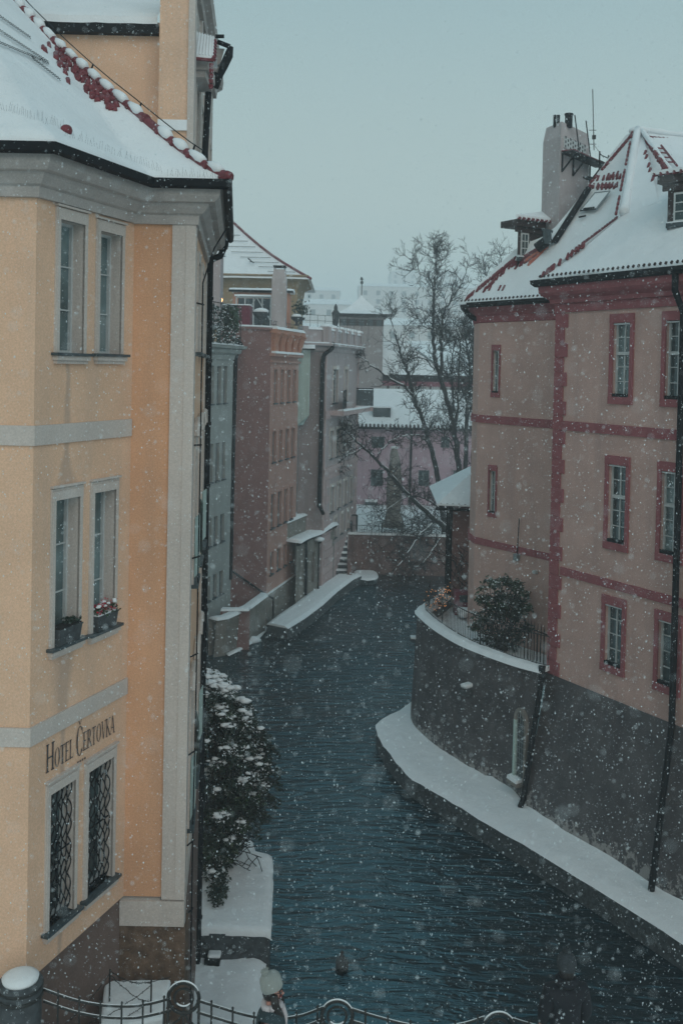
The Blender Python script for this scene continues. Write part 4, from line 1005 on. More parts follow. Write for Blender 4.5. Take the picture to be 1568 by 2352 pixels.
# rooftop figure and railing of the mauve house
fg = thing('roof_statue', 'small dark standing statue on the mauve house parapet in front of the pyramid roof', 'statue', tuple(PY(770, 748, 56)))
p = PY(770, 748, 56); p.z = zpp - .1; mb = MB(); mb.lathe(p, [(.2, 0), (.2, .35), (.12, .4), (.17, .55), (.2, .9), (.24, 1.1), (.1, 1.28), (.11, 1.38), (.08, 1.5), (.02, 1.62)], STONEG, 9); mb.build('figure', fg, smooth=True)
mb = MB()
W_ = Wall((MS.p0.x, 53.5), (MS.p0.x + 3.6, 55.5))
for i in range(10): mb.tube([W_.pt(W_.L * i / 9, zc + .2, 0), W_.pt(W_.L * i / 9, zpp + .75, 0)], .014, IRON, 4)
for h_ in (.75, .45): mb.tube([W_.pt(0, zpp + h_, 0), W_.pt(W_.L, zpp + h_, 0)], .014, IRON, 4)
tag(mb.build('roof_railing'), 'thin iron railing behind the pale parapet of the mauve house', 'railing')

# ---------------------------------------------------------------- lean-to outbuilding on the left quay
ob = thing('outbuilding', 'stained low quay building with a snow covered ledge roof between salmon house and stone steps', 'building', (-1.5, 52, .5))
b0 = GZ(678, 1384, .5); b1 = GZ(766, 1326, .5); OW = Wall(b0[:2], b1[:2]); oz = OW.uv(722, 1226)[1]; oz2 = OW.uv(722, 1190)[1] + .1
ow = [(*OW.rect(716, 722, 1262, 1330)[:2], 1.0, 2.6)]
mb = MB(); wall_mesh(mb, OW, 0, OW.L, 0, oz, ow, LOWW, .3); mb.wb(OW, 0, OW.L - .2, oz, oz2, -1.2, -.55, LOWW)
mb.poly([OW.pt(OW.L, 0), OW.pt(OW.L, 0, -2), OW.pt(OW.L, oz, -2), OW.pt(OW.L, oz)], LOWW); mb.build('wall', ob)
window(OW, ow[0], ob, depth=.2, rows=4, cols=2, fm=IRON)
mb = MB(); snowcap(mb, [(OW.pt(OW.L * q, oz + .02, -.6), OW.pt(OW.L * q, oz - .02 + .04 * math.sin(q * 9), .22)) for q in [i / 14 for i in range(15)]], .13, .03)
snowcap(mb, [(OW.pt((OW.L - .2) * q, oz2, -1.25), OW.pt((OW.L - .2) * q, oz2, -.5)) for q in [i / 10 for i in range(11)]], .10, .03); mb.build('roof_snow', ob, smooth=True)
mb = MB(); mb.tube([OW.pt(1.1, oz - .1, .12), OW.pt(1.25, oz - .5, .1), OW.pt(1.3, .6, .1)], .07, BLACK, 6); mb.build('downpipe', ob)
mb = MB(); mb.wb(OW, 0, OW.L, oz - .16, oz - .03, 0, .14, BLACK); mb.build('gutter', ob)
lp = thing('lamp_post', 'short quay lamp with a round snow cap in front of the low quay building', 'lamp post', tuple(GZ(730, 1352, .5)))
p = GZ(730, 1356, .5); mb = MB(); mb.lathe(p, [(.07, 0), (.045, .3), (.04, 2.4), (.12, 2.5), (.16, 2.6)], IRON, 8); mb.build('post', lp); mb = MB(); mb.blob(p + Vector((0, 0, 2.68)), .30, .30, .12, SNOW, 10, 5, .05); mb.build('snow', lp, smooth=True)

# ---------------------------------------------------------------- end of the canal: steps, quay wall, railing, gate, boat
QW = Wall((PY(796, 1228, 58).x, 58.6), (9.6, 58.2)); qz = QW.uv(900, 1229)[1]
qw = thing('quay_wall', 'dark brick-brown quay wall with a snow line closing the end of the canal', 'wall', (3, 58.6, 0))
mb = MB(); mb.wb(QW, 0, QW.L, -.5, qz, -.5, 0, QUAY); mb.wb(QW, 3.4, 3.9, -.5, qz - .5, 0, .3, QUAY); mb.build('wall', qw)
mb = MB(); snowcap(mb, [(QW.pt(QW.L * q, qz, -.6), QW.pt(QW.L * q, qz, .08)) for q in [i / 20 for i in range(21)]], .10, .02); mb.build('coping_snow', qw)
st = thing('stone_steps', 'narrow flight of snowy stone steps rising from the left quay path to the gate', 'steps', tuple(GZ(780, 1324, .5)))
x0, x1 = PY(767, 1300, 56.5).x, PY(797, 1300, 56.5).x; mb = MB(); sn = MB(); n_ = 8
for i in range(n_):
    za = .5 + (qz - .3) * (i + 1) / n_ * .98; ya = 55.6 + i * .42
    mb.box(x0, x1, ya, 60, za - .32, za, STONEG); sn.box(x0 + .02, x1 - .02, ya - .02, ya + .30, za, za + .07, SNOW)
mb.build('tread', st); sn.build('tread_snow', st)
mb = MB(); mb.box(x1, x1 + .25, 55.3, 58.8, -.3, qz - .9, QUAY); mb.build('side_wall', st)
gate = thing('iron_gate', 'open iron gate frame at the head of the snowy steps', 'gate', (x0, 59, qz))
mb = MB(); a = PY(783, 1250, 59.2).x; c = PY(818, 1250, 59.2).x; zg = PY(800, 1183, 59.2).z
for x in (a, c): mb.tube([(x, 59.2, qz), (x, 59.2, zg)], .06, IRON, 6)
mb.tube([(a, 59.2, zg), (c, 59.2, zg)], .05, IRON, 6); mb.build('frame', gate)
mb = MB()
for i in range(6): x = x0 + .1 + .14 * i; mb.tube([(x, 58.9, qz - .35), (x, 58.9, qz + .55)], .02, IRON, 4)
mb.tube([(x0 + .1, 58.9, qz + .5), (x0 + .8, 58.9, qz + .5)], .025, IRON, 4)
for x in (x0 + .05, x0 + .95): mb.tube([(x, 58.9, qz - .4), (x, 58.9, qz + .75)], .06, IRON, 5)
mb.build('leaf', gate)
rl = thing('iron_railing', 'low black railing along the quay wall top at the end of the canal', 'railing', (3, 58.7, qz))
mb = MB(); nb = 60; L0 = .3
for i in range(nb + 1): mb.tube([QW.pt(L0 + (QW.L - L0) * i / nb, qz, -.15), QW.pt(L0 + (QW.L - L0) * i / nb, qz + .52, -.15)], .011, IRON, 4)
mb.build('bars', rl); mb = MB()
for h_ in (.5, .1): mb.tube([QW.pt(L0, qz + h_, -.15), QW.pt(QW.L, qz + h_, -.15)], .02, IRON, 4)
for i in range(6): mb.tube([QW.pt(L0 + (QW.L - L0) * i / 5, qz, -.15), QW.pt(L0 + (QW.L - L0) * i / 5, qz + .72, -.15)], .04, IRON, 5)
mb.build('rails', rl)
# moored punt under snow
bt = thing('moored_boat', 'small flat moored boat covered with snow at the end of the left quay path', 'boat', tuple(GZ(840, 1330, 0)))
c0 = GZ(840, 1333, 0); mb = MB(); sn = MB(); L_, W2_ = 1.35, .55
ring = []
for i in range(16):
    th = 2 * math.pi * i / 16; ring.append((math.copysign(abs(math.cos(th)) ** .6, math.cos(th)), math.copysign(abs(math.sin(th)) ** .7, math.sin(th))))
ax = Vector((1.0, .05, 0)); ay = Vector((-.05, 1.0, 0))
lo = [c0 + ax * (x * .55) + ay * (y * 1.1) + Vector((0, 0, -.1)) for x, y in ring]; hi = [c0 + ax * (x * .68) + ay * (y * 1.35) + Vector((0, 0, .26 + .08 * abs(x))) for x, y in ring]
mb.add(lo + hi, [(i, (i + 1) % 16, 16 + (i + 1) % 16, 16 + i) for i in range(16)] + [tuple(range(16))], SILL); mb.build('hull', bt)
sn.add(hi + [p + Vector((0, 0, .10)) * 1 + (c0 - p) * .12 for p in hi], [(i, (i + 1) % 16, 16 + (i + 1) % 16, 16 + i) for i in range(16)] + [tuple(range(16, 32))], SNOW); sn.build('snow', bt, smooth=False)

# ---------------------------------------------------------------- pink house closing the view, and roofs behind it
ph = thing('town_house', 'lilac pink house with broad snowy roof and dark roof hatch facing down the canal', 'building', (4, 75, 2))
PWL = PY(812, 1100, 75).x; PWR = PY(1120, 1100, 75).x; PH = Wall((PWL, 75), (PWR, 75)); pz = PH.uv(900, 984)[1]
pr = [PH.rect(853, 883, 1003, 1029), PH.rect(851, 879, 1078, 1117), PH.rect(1012, 1032, 1003, 1029), PH.rect(960, 985, 1080, 1117), PH.rect(1040, 1062, 1080, 1117)]
mb = MB(); wall_mesh(mb, PH, 0, PH.L, 1, pz, pr, FARP, .25); mb.poly([(PWL, 75, 1), (PWL, 84, 1), (PWL, 84, pz), (PWL, 75, pz)], FARP)
mb.poly([(PWR, 75, 1), (PWR, 75, pz), (PWR, 84, pz), (PWR, 84, 1)], FARP); mb.build('wall', ph)
small_windows(PH, pr, ph, depth=.15, rows=3, surround=.12, smat=FARP, sd=.05)
mb = MB(); mb.tube([PH.pt(PH.uv(942, 1040)[0], 1.5, .1), PH.pt(PH.uv(945, 985)[0], pz, .1)], .08, BLACK, 6); mb.wb(PH, -.3, PH.L + .3, pz - .05, pz + .12, 0, .5, BLACK); mb.build('gutter', ph)
for (a, c, d, e) in ((838, 866, 1148, 1158),):
    mb = MB(); r = PH.rect(a, c, d, e); mb.wb(PH, r[0], r[1], r[2], r[3] - .1, 0, .5, SILL); mb.wb(PH, r[0], r[1], r[3] - .1, r[3] + .05, 0, .55, SNOW); mb.build('awning', ph)
zr = PY(900, 893, 80.5).z
mb = MB(); n_ = 30
e0, e1 = PH.pt(-.5, pz + .12, .55), PH.pt(PH.L + .5, pz + .12, .55); t0_, t1_ = Vector((PWL - .5, 80.5, zr)), Vector((PWR + .5, 80.5, zr))
for i in range(n_):
    for j in range(4):
        mb.poly([lerp(lerp(e0, e1, i / n_), lerp(t0_, t1_, i / n_), j / 4), lerp(lerp(e0, e1, (i + 1) / n_), lerp(t0_, t1_, (i + 1) / n_), j / 4), lerp(lerp(e0, e1, (i + 1) / n_), lerp(t0_, t1_, (i + 1) / n_), (j + 1) / 4), lerp(lerp(e0, e1, i / n_), lerp(t0_, t1_, i / n_), (j + 1) / 4)], SNOWR)
b0_ = Vector((PWL - .5, 86, pz)); b1_ = Vector((PWR + .5, 86, pz)); mb.poly([t0_, t1_, b1_, b0_], SNOWR); mb.poly([e0, t0_, b0_], FARP); mb.poly([e1, b1_, t1_], FARP)
mb.build('roof', ph)
mb = MB(); tilerow(mb, e0, e1, .30, .10, 0, WOODD, Vector((0, .3, .15))); mb.build('eave_tiles', ph)
mb = MB(); d0 = PY(856, 962, 75.9); d1 = PY(897, 937, 75.9); mb.box(d0.x, d1.x, 75.9, 79, d0.z - .3, d1.z, SILL); mb.box(d0.x - .1, d1.x + .1, 75.7, 79, d1.z, d1.z + .1, SNOW); mb.build('roof_hatch', ph)
# chimney stacks of that house peeping between the branches
# timber gallery house behind
gb = thing('gallery_house', 'broad snowy hipped roof above a dark timber and crimson gallery behind the lilac pink house', 'building', (8, 86, 2))
GW = Wall((PY(818, 880, 86).x, 86), (PY(1085, 880, 86).x, 86)); g0 = GW.uv(900, 900)[1]; g1 = GW.uv(900, 860)[1]
mb = MB(); mb.wb(GW, 0, GW.L, 2, g0, -6, 0, FARP); mb.wb(GW, 0, GW.L, g0, g1, -6, -.6, WOODD); mb.build('wall', gb)
mb = MB(); zz = lerp(g0, g1, .35)
for i in range(70): mb.wb(GW, GW.L * i / 70 + .05, GW.L * i / 70 + .15, g0, zz, -.1, 0, FRAME)
mb.wb(GW, 0, GW.L, zz, lerp(g0, g1, .62), -.1, .04, SHUT); mb.build('balustrade', gb)
mb = MB()
for i in range(12): mb.wb(GW, GW.L * i / 11 - .1, GW.L * i / 11 + .1, g0, g1, -.12, 0.02, WOODD)
mb.build('posts', gb)
rz = PY(880, 784, 90).z; a, c = PY(824, 784, 90), PY(934, 784, 90); e0 = GW.pt(-.6, g1, .7); e1 = GW.pt(GW.L * .82, g1, .7)
mb = MB(); N1 = 14
for i in range(N1):
    for j in range(5):
        P_ = lambda i, j: lerp(lerp(e0, e1, i / N1), lerp(Vector((a.x - 2, 90, rz)), Vector((c.x, 90, rz)), i / N1), j / 5) + Vector((0, 0, -.25 * math.sin(math.pi * j / 5)))
        mb.poly([P_(i, j), P_(i + 1, j), P_(i + 1, j + 1), P_(i, j + 1)], SNOWR)
mb.poly([e1, Vector((e1.x, 95, g1)), Vector((c.x, 90, rz))], SNOWR); mb.build('roof', gb)

# pyramid-roofed pavilion
pv = thing('pavilion_tower', 'square dark pavilion with snowy pyramid roof and weather vane in the middle distance', 'tower', (3, 85, 2))
x0, x1 = PY(779, 750, 85).x, PY(880, 750, 85).x; e = PY(820, 721, 85).z; m_ = (x0 + x1) / 2; dp = (x1 - x0)
mb = MB(); mb.box(x0, x1, 85, 85 + dp, 1.5, e, FARG); mb.build('wall', pv)
mb = MB(); mb.box(x0 - .02, x1 + .02, 84.97, 85, e - 1.0, e - .45, WOODD)
for i in range(5): q = x0 + dp * (i + .2) / 5; mb.box(q, q + dp * .12, 84.95, 84.97, e - 1.0, e - .45, SILL)
mb.box(x0 - .3, x1 + .3, 84.7, 85 + dp + .3, e - .25, e, WOODD); mb.build('eave', pv)
ov = .65; ap = Vector((m_, 85 + dp / 2, PY(823, 678, 85 + dp / 2).z)); cr = [Vector((x0 - ov, 85 - ov, e)), Vector((x1 + ov, 85 - ov, e)), Vector((x1 + ov, 85 + dp + ov, e)), Vector((x0 - ov, 85 + dp + ov, e))]
mb = MB()
for i in range(4):
    A, C = cr[i], cr[(i + 1) % 4]
    for j in range(6):
        f = lambda q: q + 0 * q; za, zb = j / 6, (j + 1) / 6
        def pp(A_, q): p = lerp(A_, ap, q); p.z -= .35 * math.sin(math.pi * q); return p
        mb.poly([pp(A, za), pp(C, za), pp(C, zb), pp(A, zb)], SNOWR)
mb.poly(cr[::-1], WOODD); mb.build('roof', pv)
mb = MB()
for A, C in ((cr[0], cr[1]),):
    for i in range(1, 1):
        b_ = lerp(A, C, i / 15); q1 = 1 - abs(i / 15 - .5) * 2
        mb.tube([b_ + Vector((0, -.02, .02)), lerp(b_, Vector((b_.x, ap.y, ap.z)), .0) if q1 < .1 else lerp(b_, Vector((b_.x, lerp(A.y, ap.y, q1), lerp(A.z, ap.z, q1))), .92) + Vector((0, -.05, -.25 * math.sin(math.pi * q1)))], .035, WOODD if i % 3 else TILE, 4)

mb = MB(); mb.tube([ap, ap + Vector((0, 0, 1.5))], .04, IRON, 5); mb.blob(ap + Vector((0, 0, 1.1)), .14, .14, .16, IRON, 6, 4, 0); mb.hexa([ap + Vector(q) for q in [(-.16, 0, 1.32), (.14, 0, 1.32), (.14, .02, 1.32), (-.16, .02, 1.32), (-.1, 0, 1.6), (.03, 0, 1.55), (.03, .02, 1.55), (-.1, .02, 1.6)]], IRON); mb.build('weather_vane', pv)

# ochre tower house behind the salmon one
oh = thing('ochre_tower', 'ochre tower house with steep snowy hipped roof rising behind the roof terraces', 'building', (-6, 62, 1))
x0, x1 = PY(470, 660, 62).x - 2.5, PY(683, 660, 62).x; e = PY(600, 634, 62).z; dp = 9
mb = MB(); OWL = Wall((x0, 62), (x1, 62)); owr = [OWL.rect(646, 660, 672, 722), OWL.rect(543, 553, 646, 672)]
wall_mesh(mb, OWL, 0, OWL.L, 1, e, owr, OCHRE, .25); mb.poly([(x1, 62, 1), (x1, 62 + dp, 1), (x1, 62 + dp, e), (x1, 62, e)], OCHRE); mb.poly([(x0, 62, 1), (x0, 62, e), (x0, 62 + dp, e), (x0, 62 + dp, 1)], OCHRE); mb.build('wall', oh)
small_windows(OWL, owr, oh, rows=3, fm=FRAMED)
mb = MB(); sweep(mb, [(x0, 71), (x0, 62), (x1, 62), (x1, 71)], [(0, e - .75), (.05, e - .7), (.12, e - .25), (.45, e - .1), (.7, e - .02), (.7, e + .06), (0, e + .1)], OCHRE); mb.build('cornice', oh)
A = Vector((x1 + .85, 61.2, PY(700, 641, 61.2).z)); Bq = Vector((x0 - .8, 61.2, A.z)); Cq = Vector((x1 + .85, 72, A.z)); Dq = Vector((x0 - .8, 72, A.z))
ap = PY(523, 500, 66.5); ap2 = Vector((ap.x - 3.2, 66.5, ap.z + .2))
mb = MB()
def grid4(mb, a, b_, c, d, nx, ny, mat, sag=.0, nzs=.03):
    k = len(mb.v); i_ = mb.m(mat)
    for j in range(ny + 1):
        for i in range(nx + 1):
            p = lerp(lerp(a, b_, i / nx), lerp(d, c, i / nx), j / ny); p.z -= sag * math.sin(math.pi * j / ny)
            p.z += nzs * mnoise.noise(p * 1.1); mb.v.append(p)
    for j in range(ny):
        for i in range(nx): q = k + j * (nx + 1) + i; mb.f.append((q, q + 1, q + nx + 2, q + nx + 1)); mb.mi.append(i_)
grid4(mb, Bq, A, ap, ap2, 20, 8, SNOWR, .35); grid4(mb, A, Cq, ap + Vector((0, .1, 0)), ap, 8, 8, SNOWR, .35); mb.poly([Cq, Dq, ap2, ap], SNOWR); mb.poly([Dq, Bq, ap2], SNOWR)
mb.build('roof', oh)
mb = MB(); mb.tube([A + Vector((0, 0, .03)), *[lerp(A, ap, q) + Vector((0, 0, .05 - .35 * math.sin(math.pi * q))) for q in (.15, .3, .45, .6, .75, .9)], ap + Vector((0, 0, .05))], .09, TILE, 6)
for k_ in range(9):
    q0 = .08 + k_ * .09
    mb.tube([lerp(A, ap, q0 + .04) + Vector((-.3 - .02 * k_, -.12, -.28 * math.sin(math.pi * q0))), lerp(A, ap, q0 + .04) + Vector((-2.0 - .1 * k_, -.12, -.30 * math.sin(math.pi * q0) + .02))], .02, WOODD, 4)
mb.tube([PY(570, 593, 62.6), PY(578, 601, 62.4), PY(583, 603, 62.3)], .05, BLACK, 4); mb.tube([PY(545, 610, 62.6), PY(550, 622, 62.4)], .03, BLACK, 4)
mb.build('ridge_tiles', oh)

# far slope with faint palaces
def slab(label, u0, u1, v0, v1, Y, D_, mat, cat, roofmat=None, fade=0, steps=None, nm='palace_building'):
    t = thing(nm, label, cat, tuple(PY((u0 + u1) / 2, v1, Y))); a = PY(u0, v1, Y); c = PY(u1, v0, Y); mb = MB(); zb = min(a.z, hill(a.x, Y)) - 2
    mb.box(a.x, c.x, Y, Y + D_, zb, c.z, mat)
    nx = max(3, int((c.x - a.x) / 5)); H = c.z - zb
    mb.build('wall', t)
    w_ = MB()
    for i in range(nx):
        for j in range(1, 4):
            z = c.z - j * 3.4
            if z < zb + 2: continue
            x = a.x + (c.x - a.x) * (i + .35) / nx; w_.box(x, x + (c.x - a.x) / nx * .3, Y - .12, Y - .02, z - 0.2, z + 1.6, SILL)
    if w_.v: tag(w_.build('windows', t), kind='stuff')
    mb = MB(); r0 = c.z; rr = (c.x - a.x) * .0 + 2.4
    mb.hexa([(a.x - .5, Y - .5, r0), (c.x + .5, Y - .5, r0), (c.x + .5, Y + D_, r0), (a.x - .5, Y + D_, r0), (a.x + 1.5, Y + D_ * .4, r0 + rr), (c.x - 1.5, Y + D_ * .4, r0 + rr), (c.x - 1.5, Y + D_ * .5, r0 + rr), (a.x + 1.5, Y + D_ * .5, r0 + rr)], roofmat or SNOWR); mb.build('roof', t)
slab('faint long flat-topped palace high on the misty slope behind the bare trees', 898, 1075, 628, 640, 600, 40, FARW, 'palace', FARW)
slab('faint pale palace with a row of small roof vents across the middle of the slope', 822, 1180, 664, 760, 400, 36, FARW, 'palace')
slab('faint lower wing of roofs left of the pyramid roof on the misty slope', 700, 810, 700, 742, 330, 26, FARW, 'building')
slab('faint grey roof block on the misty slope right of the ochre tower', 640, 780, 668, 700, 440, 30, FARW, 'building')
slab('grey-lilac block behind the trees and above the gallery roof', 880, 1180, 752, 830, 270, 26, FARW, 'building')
# grey river wall plaster, peeling near its foot
def peel_mat():
    m, t, b = new_mat('river_wall_plaster')
    n1 = nz(t, 1.6, 6); n2 = nz(t, 1.0, 6, vec_scale=(2.2, 2.2, .25)); n3 = nz(t, 60, 2)
    r1 = ramp(t, n1.outputs[0], [(0.3, (0.070, 0.067, 0.072)), (0.7, (0.125, 0.118, 0.122))])
    r2 = ramp(t, n2.outputs[0], [(0.42, (0, 0, 0)), (0.75, (1, 1, 1))])
    fm = t.nodes.new('ShaderNodeMath'); fm.operation = 'MULTIPLY'; fm.inputs[1].default_value = .45; t.links.new(r2.outputs[0], fm.inputs[0])
    col = mixc(t, fm.outputs[0], r1.outputs[0], (0.05, 0.05, 0.055))
    g = t.nodes.new('ShaderNodeNewGeometry'); sx = t.nodes.new('ShaderNodeSeparateXYZ'); t.links.new(g.outputs['Position'], sx.inputs[0])
    mr = t.nodes.new('ShaderNodeMapRange'); mr.inputs[1].default_value = .5; mr.inputs[2].default_value = 1.5; mr.inputs[3].default_value = .20; mr.inputs[4].default_value = -.12
    t.links.new(sx.outputs[2], mr.inputs[0])
    np_ = nz(t, 5, 8, rough=.7); ad = t.nodes.new('ShaderNodeMath'); ad.operation = 'ADD'; t.links.new(np_.outputs[0], ad.inputs[0]); t.links.new(mr.outputs[0], ad.inputs[1])
    rp = ramp(t, ad.outputs[0], [(0.60, (0, 0, 0)), (0.64, (.75, .75, .75))])
    col = mixc(t, rp.outputs[0], col, (0.36, 0.35, 0.34)); r3 = ramp(t, n3.outputs[0], [(0.3, (.85, .85, .85)), (.7, (1.1, 1.1, 1.1))])
    col = mixc(t, 1.0, col, r3.outputs[0], 'MULTIPLY'); t.links.new(col, b.inputs['Base Color']); b.inputs['Roughness'].default_value = .9; b.inputs['Specular IOR Level'].default_value = .2
    bump(t, b, np_.outputs[0], .03, .7); return m
RIVERW = peel_mat()

C0 = PY(1258, 1545, 26.6)
rd = Vector((.493, -.87)).normalized()
RW = Wall(C0[:2], (C0.x + rd.x * 13.5, C0.y + rd.y * 13.5))
house = thing('corner_mansion', 'pink riverside house with crimson quoins and bands under a big snowy roof', 'building', (9, 27, .6))
zpl = RW.uv(1409, 1607)[1]; zct = RW.uv(1420, 690)[1]
rpx = [(1407.5, 1446.7, 740, 908), (1528, 1573, 737, 918), (1396, 1437, 1068, 1246), (1517, 1564, 1083, 1273), (1388.5, 1429.5, 1391, 1526), (1510.5, 1555, 1427, 1577)]
rr = [RW.rect(*q) for q in rpx]
ww = rr[0][1] - rr[0][0]
for i in (0, 2, 4):      # level the two windows of a storey
    a, c = rr[i], rr[i + 1]; w_ = ((a[1] - a[0]) + (c[1] - c[0])) / 2
    z0, z1 = (a[2] + c[2]) / 2, (a[3] + c[3]) / 2
    rr[i] = (a[0], a[0] + w_, z0, z1); rr[i + 1] = (c[0], c[0] + w_, z0, z1)
gap = rr[1][0] - rr[0][0]
allr = rr + [(a + gap * k_, b_ + gap * k_, c, d) for (a, b_, c, d) in (rr[1], rr[3], rr[5]) for k_ in (1, 2) if b_ + gap * k_ < RW.L]
mb = MB(); wall_mesh(mb, RW, 0, RW.L, zpl, zct, allr, PINKB, .16)
mb.poly([RW.pt(0, zpl), RW.pt(0, zct), RW.pt(0, zct, -6), RW.pt(0, zpl, -6)], PINKB)
RLe = Vector((4.37, 31.9)); RLs = Vector((6.9, 28.18))
RL = Wall(RLe, RLs); zcl = RL.uv(1190, 722)[1]
lr = [RL.rect(1131, 1146, 805, 902), RL.rect(1123, 1138, 1081, 1178)]
wall_mesh(mb, RL, 0, RL.L, 3.4, zcl, lr, PINKB, .14)
cur = [Vector((5.6, 36.0)), Vector((4.75, 34.6)), Vector((4.42, 33.6)), Vector((4.30, 32.7)), RLe]
for i in range(4): mb.poly([(*cur[i], 2.2), (*cur[i + 1], 2.2), (*cur[i + 1], zcl), (*cur[i], zcl)], PINKB)
mb.build('wall', house)
# battered plinth below the main front, and its downpipes' wall
base = [GZ(u, v, .58) for u, v in [(1200, 1852), (1270, 1902), (1400, 1978), (1568, 2085), (1800, 2235)]]
tops = [RW.pt(0, zpl, .02)] + [RW.pt(RW.L * q, zpl, .02) for q in (.16, .42, .66, 1.0)]
mb = MB()
for i in range(4):
    for j in range(6):
        f = lambda k_, q: lerp(tops[k_], base[k_], q) + Vector((0, 0, 0))
        mb.poly([f(i, j / 6), f(i, (j + 1) / 6), f(i + 1, (j + 1) / 6), f(i + 1, j / 6)], RIVERW)
k_ = [RW.pt(RW.L * q, zpl - .0, -.04) for q in (0, 1)]; mb.poly([tops[0], tops[4], k_[1], k_[0]], RIVERW); mb.build('battered_plinth', house)
# quoins
mb = MB(); nq = 25; H = zct - .25 - zpl
for i in range(nq):
    z0 = zpl + H * i / nq; z1 = zpl + H * (i + 1) / nq; lng = (i % 2 == 0)
    mb.wb(RW, -.035, .43 if lng else .31, z0 + .012, z1 - .012, -.25, .035, REDP)
mb.wb(RW, -.02, .30, zpl, zct, -.2, .018, REDP)
mb.build('quoins', house)
for (u, vt, vb) in ((1429, 977, 1000), (1422, 1336.4, 1357)):
    mb = MB(); mb.wb(RW, -.03 if vt < 1200 else .4, RW.L, RW.uv(u, vb)[1], RW.uv(u, vt)[1], -.1, .045, REDP); mb.build('string_course', house)
lp_ = [cur[2], cur[3], RLe, RLs]
for (u, vt, vb) in ((1188.6, 958.8, 977.5), (1176.7, 1252, 1268)):
    mb = MB(); band(mb, lp_, RL.uv(u, vb)[1], RL.uv(u, vt)[1], .04, REDP); mb.build('string_course', house)
# windows with crimson surrounds
for i, r in enumerate(allr):
    wd = window(RW, r, house, depth=.09, rows=5 if i in (0, 1, 2, 3) else 4, cols=2, transom=.58 if i in (0, 1, 2, 3) else None, fr=.045, bw=.022, gm=GLASSC if i % 3 == 0 else GLASS)
    a, c, z0, z1 = r; q = MB(); e = .11; o = .05
    q.wb(RW, a - e, a, z0 - .02, z1, -.02, o, REDP); q.wb(RW, c, c + e, z0 - .02, z1, -.02, o, REDP); q.wb(RW, a - e, c + e, z1, z1 + .22, -.02, o + .01, REDP); q.wb(RW, a - e, c + e, z0 - .20, z0 - .02, -.02, o + .01, REDP); q.build('surround', wd)
    q = MB(); q.wb(RW, a + .01, c - .01, z0 - .03, z0 + .06, -.07, .03, BLACK); q.build('sill', wd)
    q = MB(); q.wb(RW, a + .0, c - .0, z1 - .045, z1 - .02, -.05, .02, SNOW); q.build('head_snow', wd)
for r in lr:
    wd = window(RL, r, house, depth=.07, rows=3, cols=2, fr=.035, gm=GLASSC)
    a, c, z0, z1 = r; q = MB(); e = .05
    q.wb(RL, a - e, a, z0, z1, -.02, .035, REDP); q.wb(RL, c, c + e, z0, z1, -.02, .035, REDP); q.wb(RL, a - e, c + e, z1, z1 + .18, -.02, .04, REDP); q.wb(RL, a - e, c + e, z0 - .14, z0, -.02, .04, REDP); q.build('surround', wd)
    q = MB(); q.wb(RL, a, c, z0, z0 + .05, -.06, .03, BLACK); q.build('sill', wd)
# cornices
ze = RW.uv(1420, 640)[1] + .12
eo = .52
W0 = Wall(RW.pt(0, 0, eo)[:2], RW.pt(RW.L, 0, eo)[:2]); se, ze = W0.uv(1233, 641)
mb = MB(); cp_ = [RW.pt(0, 0, -7)[:2], RW.pt(0, 0)[:2], RW.p1]
sweep(mb, cp_, [(0, zct - .22), (.05, zct - .22), (.06, zct), (.14, zct + .02), (.16, zct + .12), (.30, zct + .22), (.36, zct + .30), (.38, ze - .10), (0, ze - .05)], REDP); mb.build('cornice', house)
mb = MB(); sweep(mb, cp_, [(.36, ze - .0), (.36, ze - .16), (.44, ze - .20), (.52, ze - .12), (.53, ze - .02)], BLACK); mb.build('gutter', house)
mb = MB(); zl = PY(1060, 697, RLe.y + .4).z
lpc = [Vector((5.6, 36.0)), cur[1], cur[2], cur[3], RLe, RLs]
sweep(mb, lpc, [(0, zcl - .22), (.04, zcl - .2), (.06, zcl), (.10, zcl + .02), (.14, zcl + .1), (.30, zcl + .30), (.34, zl - .1), (0, zl - .05)], REDP); mb.build('cornice', house)
mb = MB(); sweep(mb, lpc, [(.30, zl), (.32, zl - .14), (.40, zl - .17), (.47, zl - .10), (.48, zl - .01)], BLACK); mb.build('gutter', house)
# ---- roofs
def plane_hit(p0, nrm, u, v):
    d = ray(u, v); k = (Vector(p0) - O).dot(nrm) / d.dot(nrm); return O + d * k
Eav = W0.pt(se, ze)
pit = math.radians(46)
nB = Vector((RW.n.x * math.sin(pit), RW.n.y * math.sin(pit), math.cos(pit)))
PB = lambda u, v: plane_hit(Eav, nB, u, v)
K, K2, K3, K4 = PB(1425.6, 496), PB(1511, 463), PB(1560, 440), PB(1690, 395)
ER = W0.pt(W0.L, ze)
P = PY(1458, 299, 31.0); P2 = PY(1474, 303, 31.0); RR = PY(1700, 330, 33.5)
ELp = RL.pt(-.55, zl, .46); n_h = RL.n
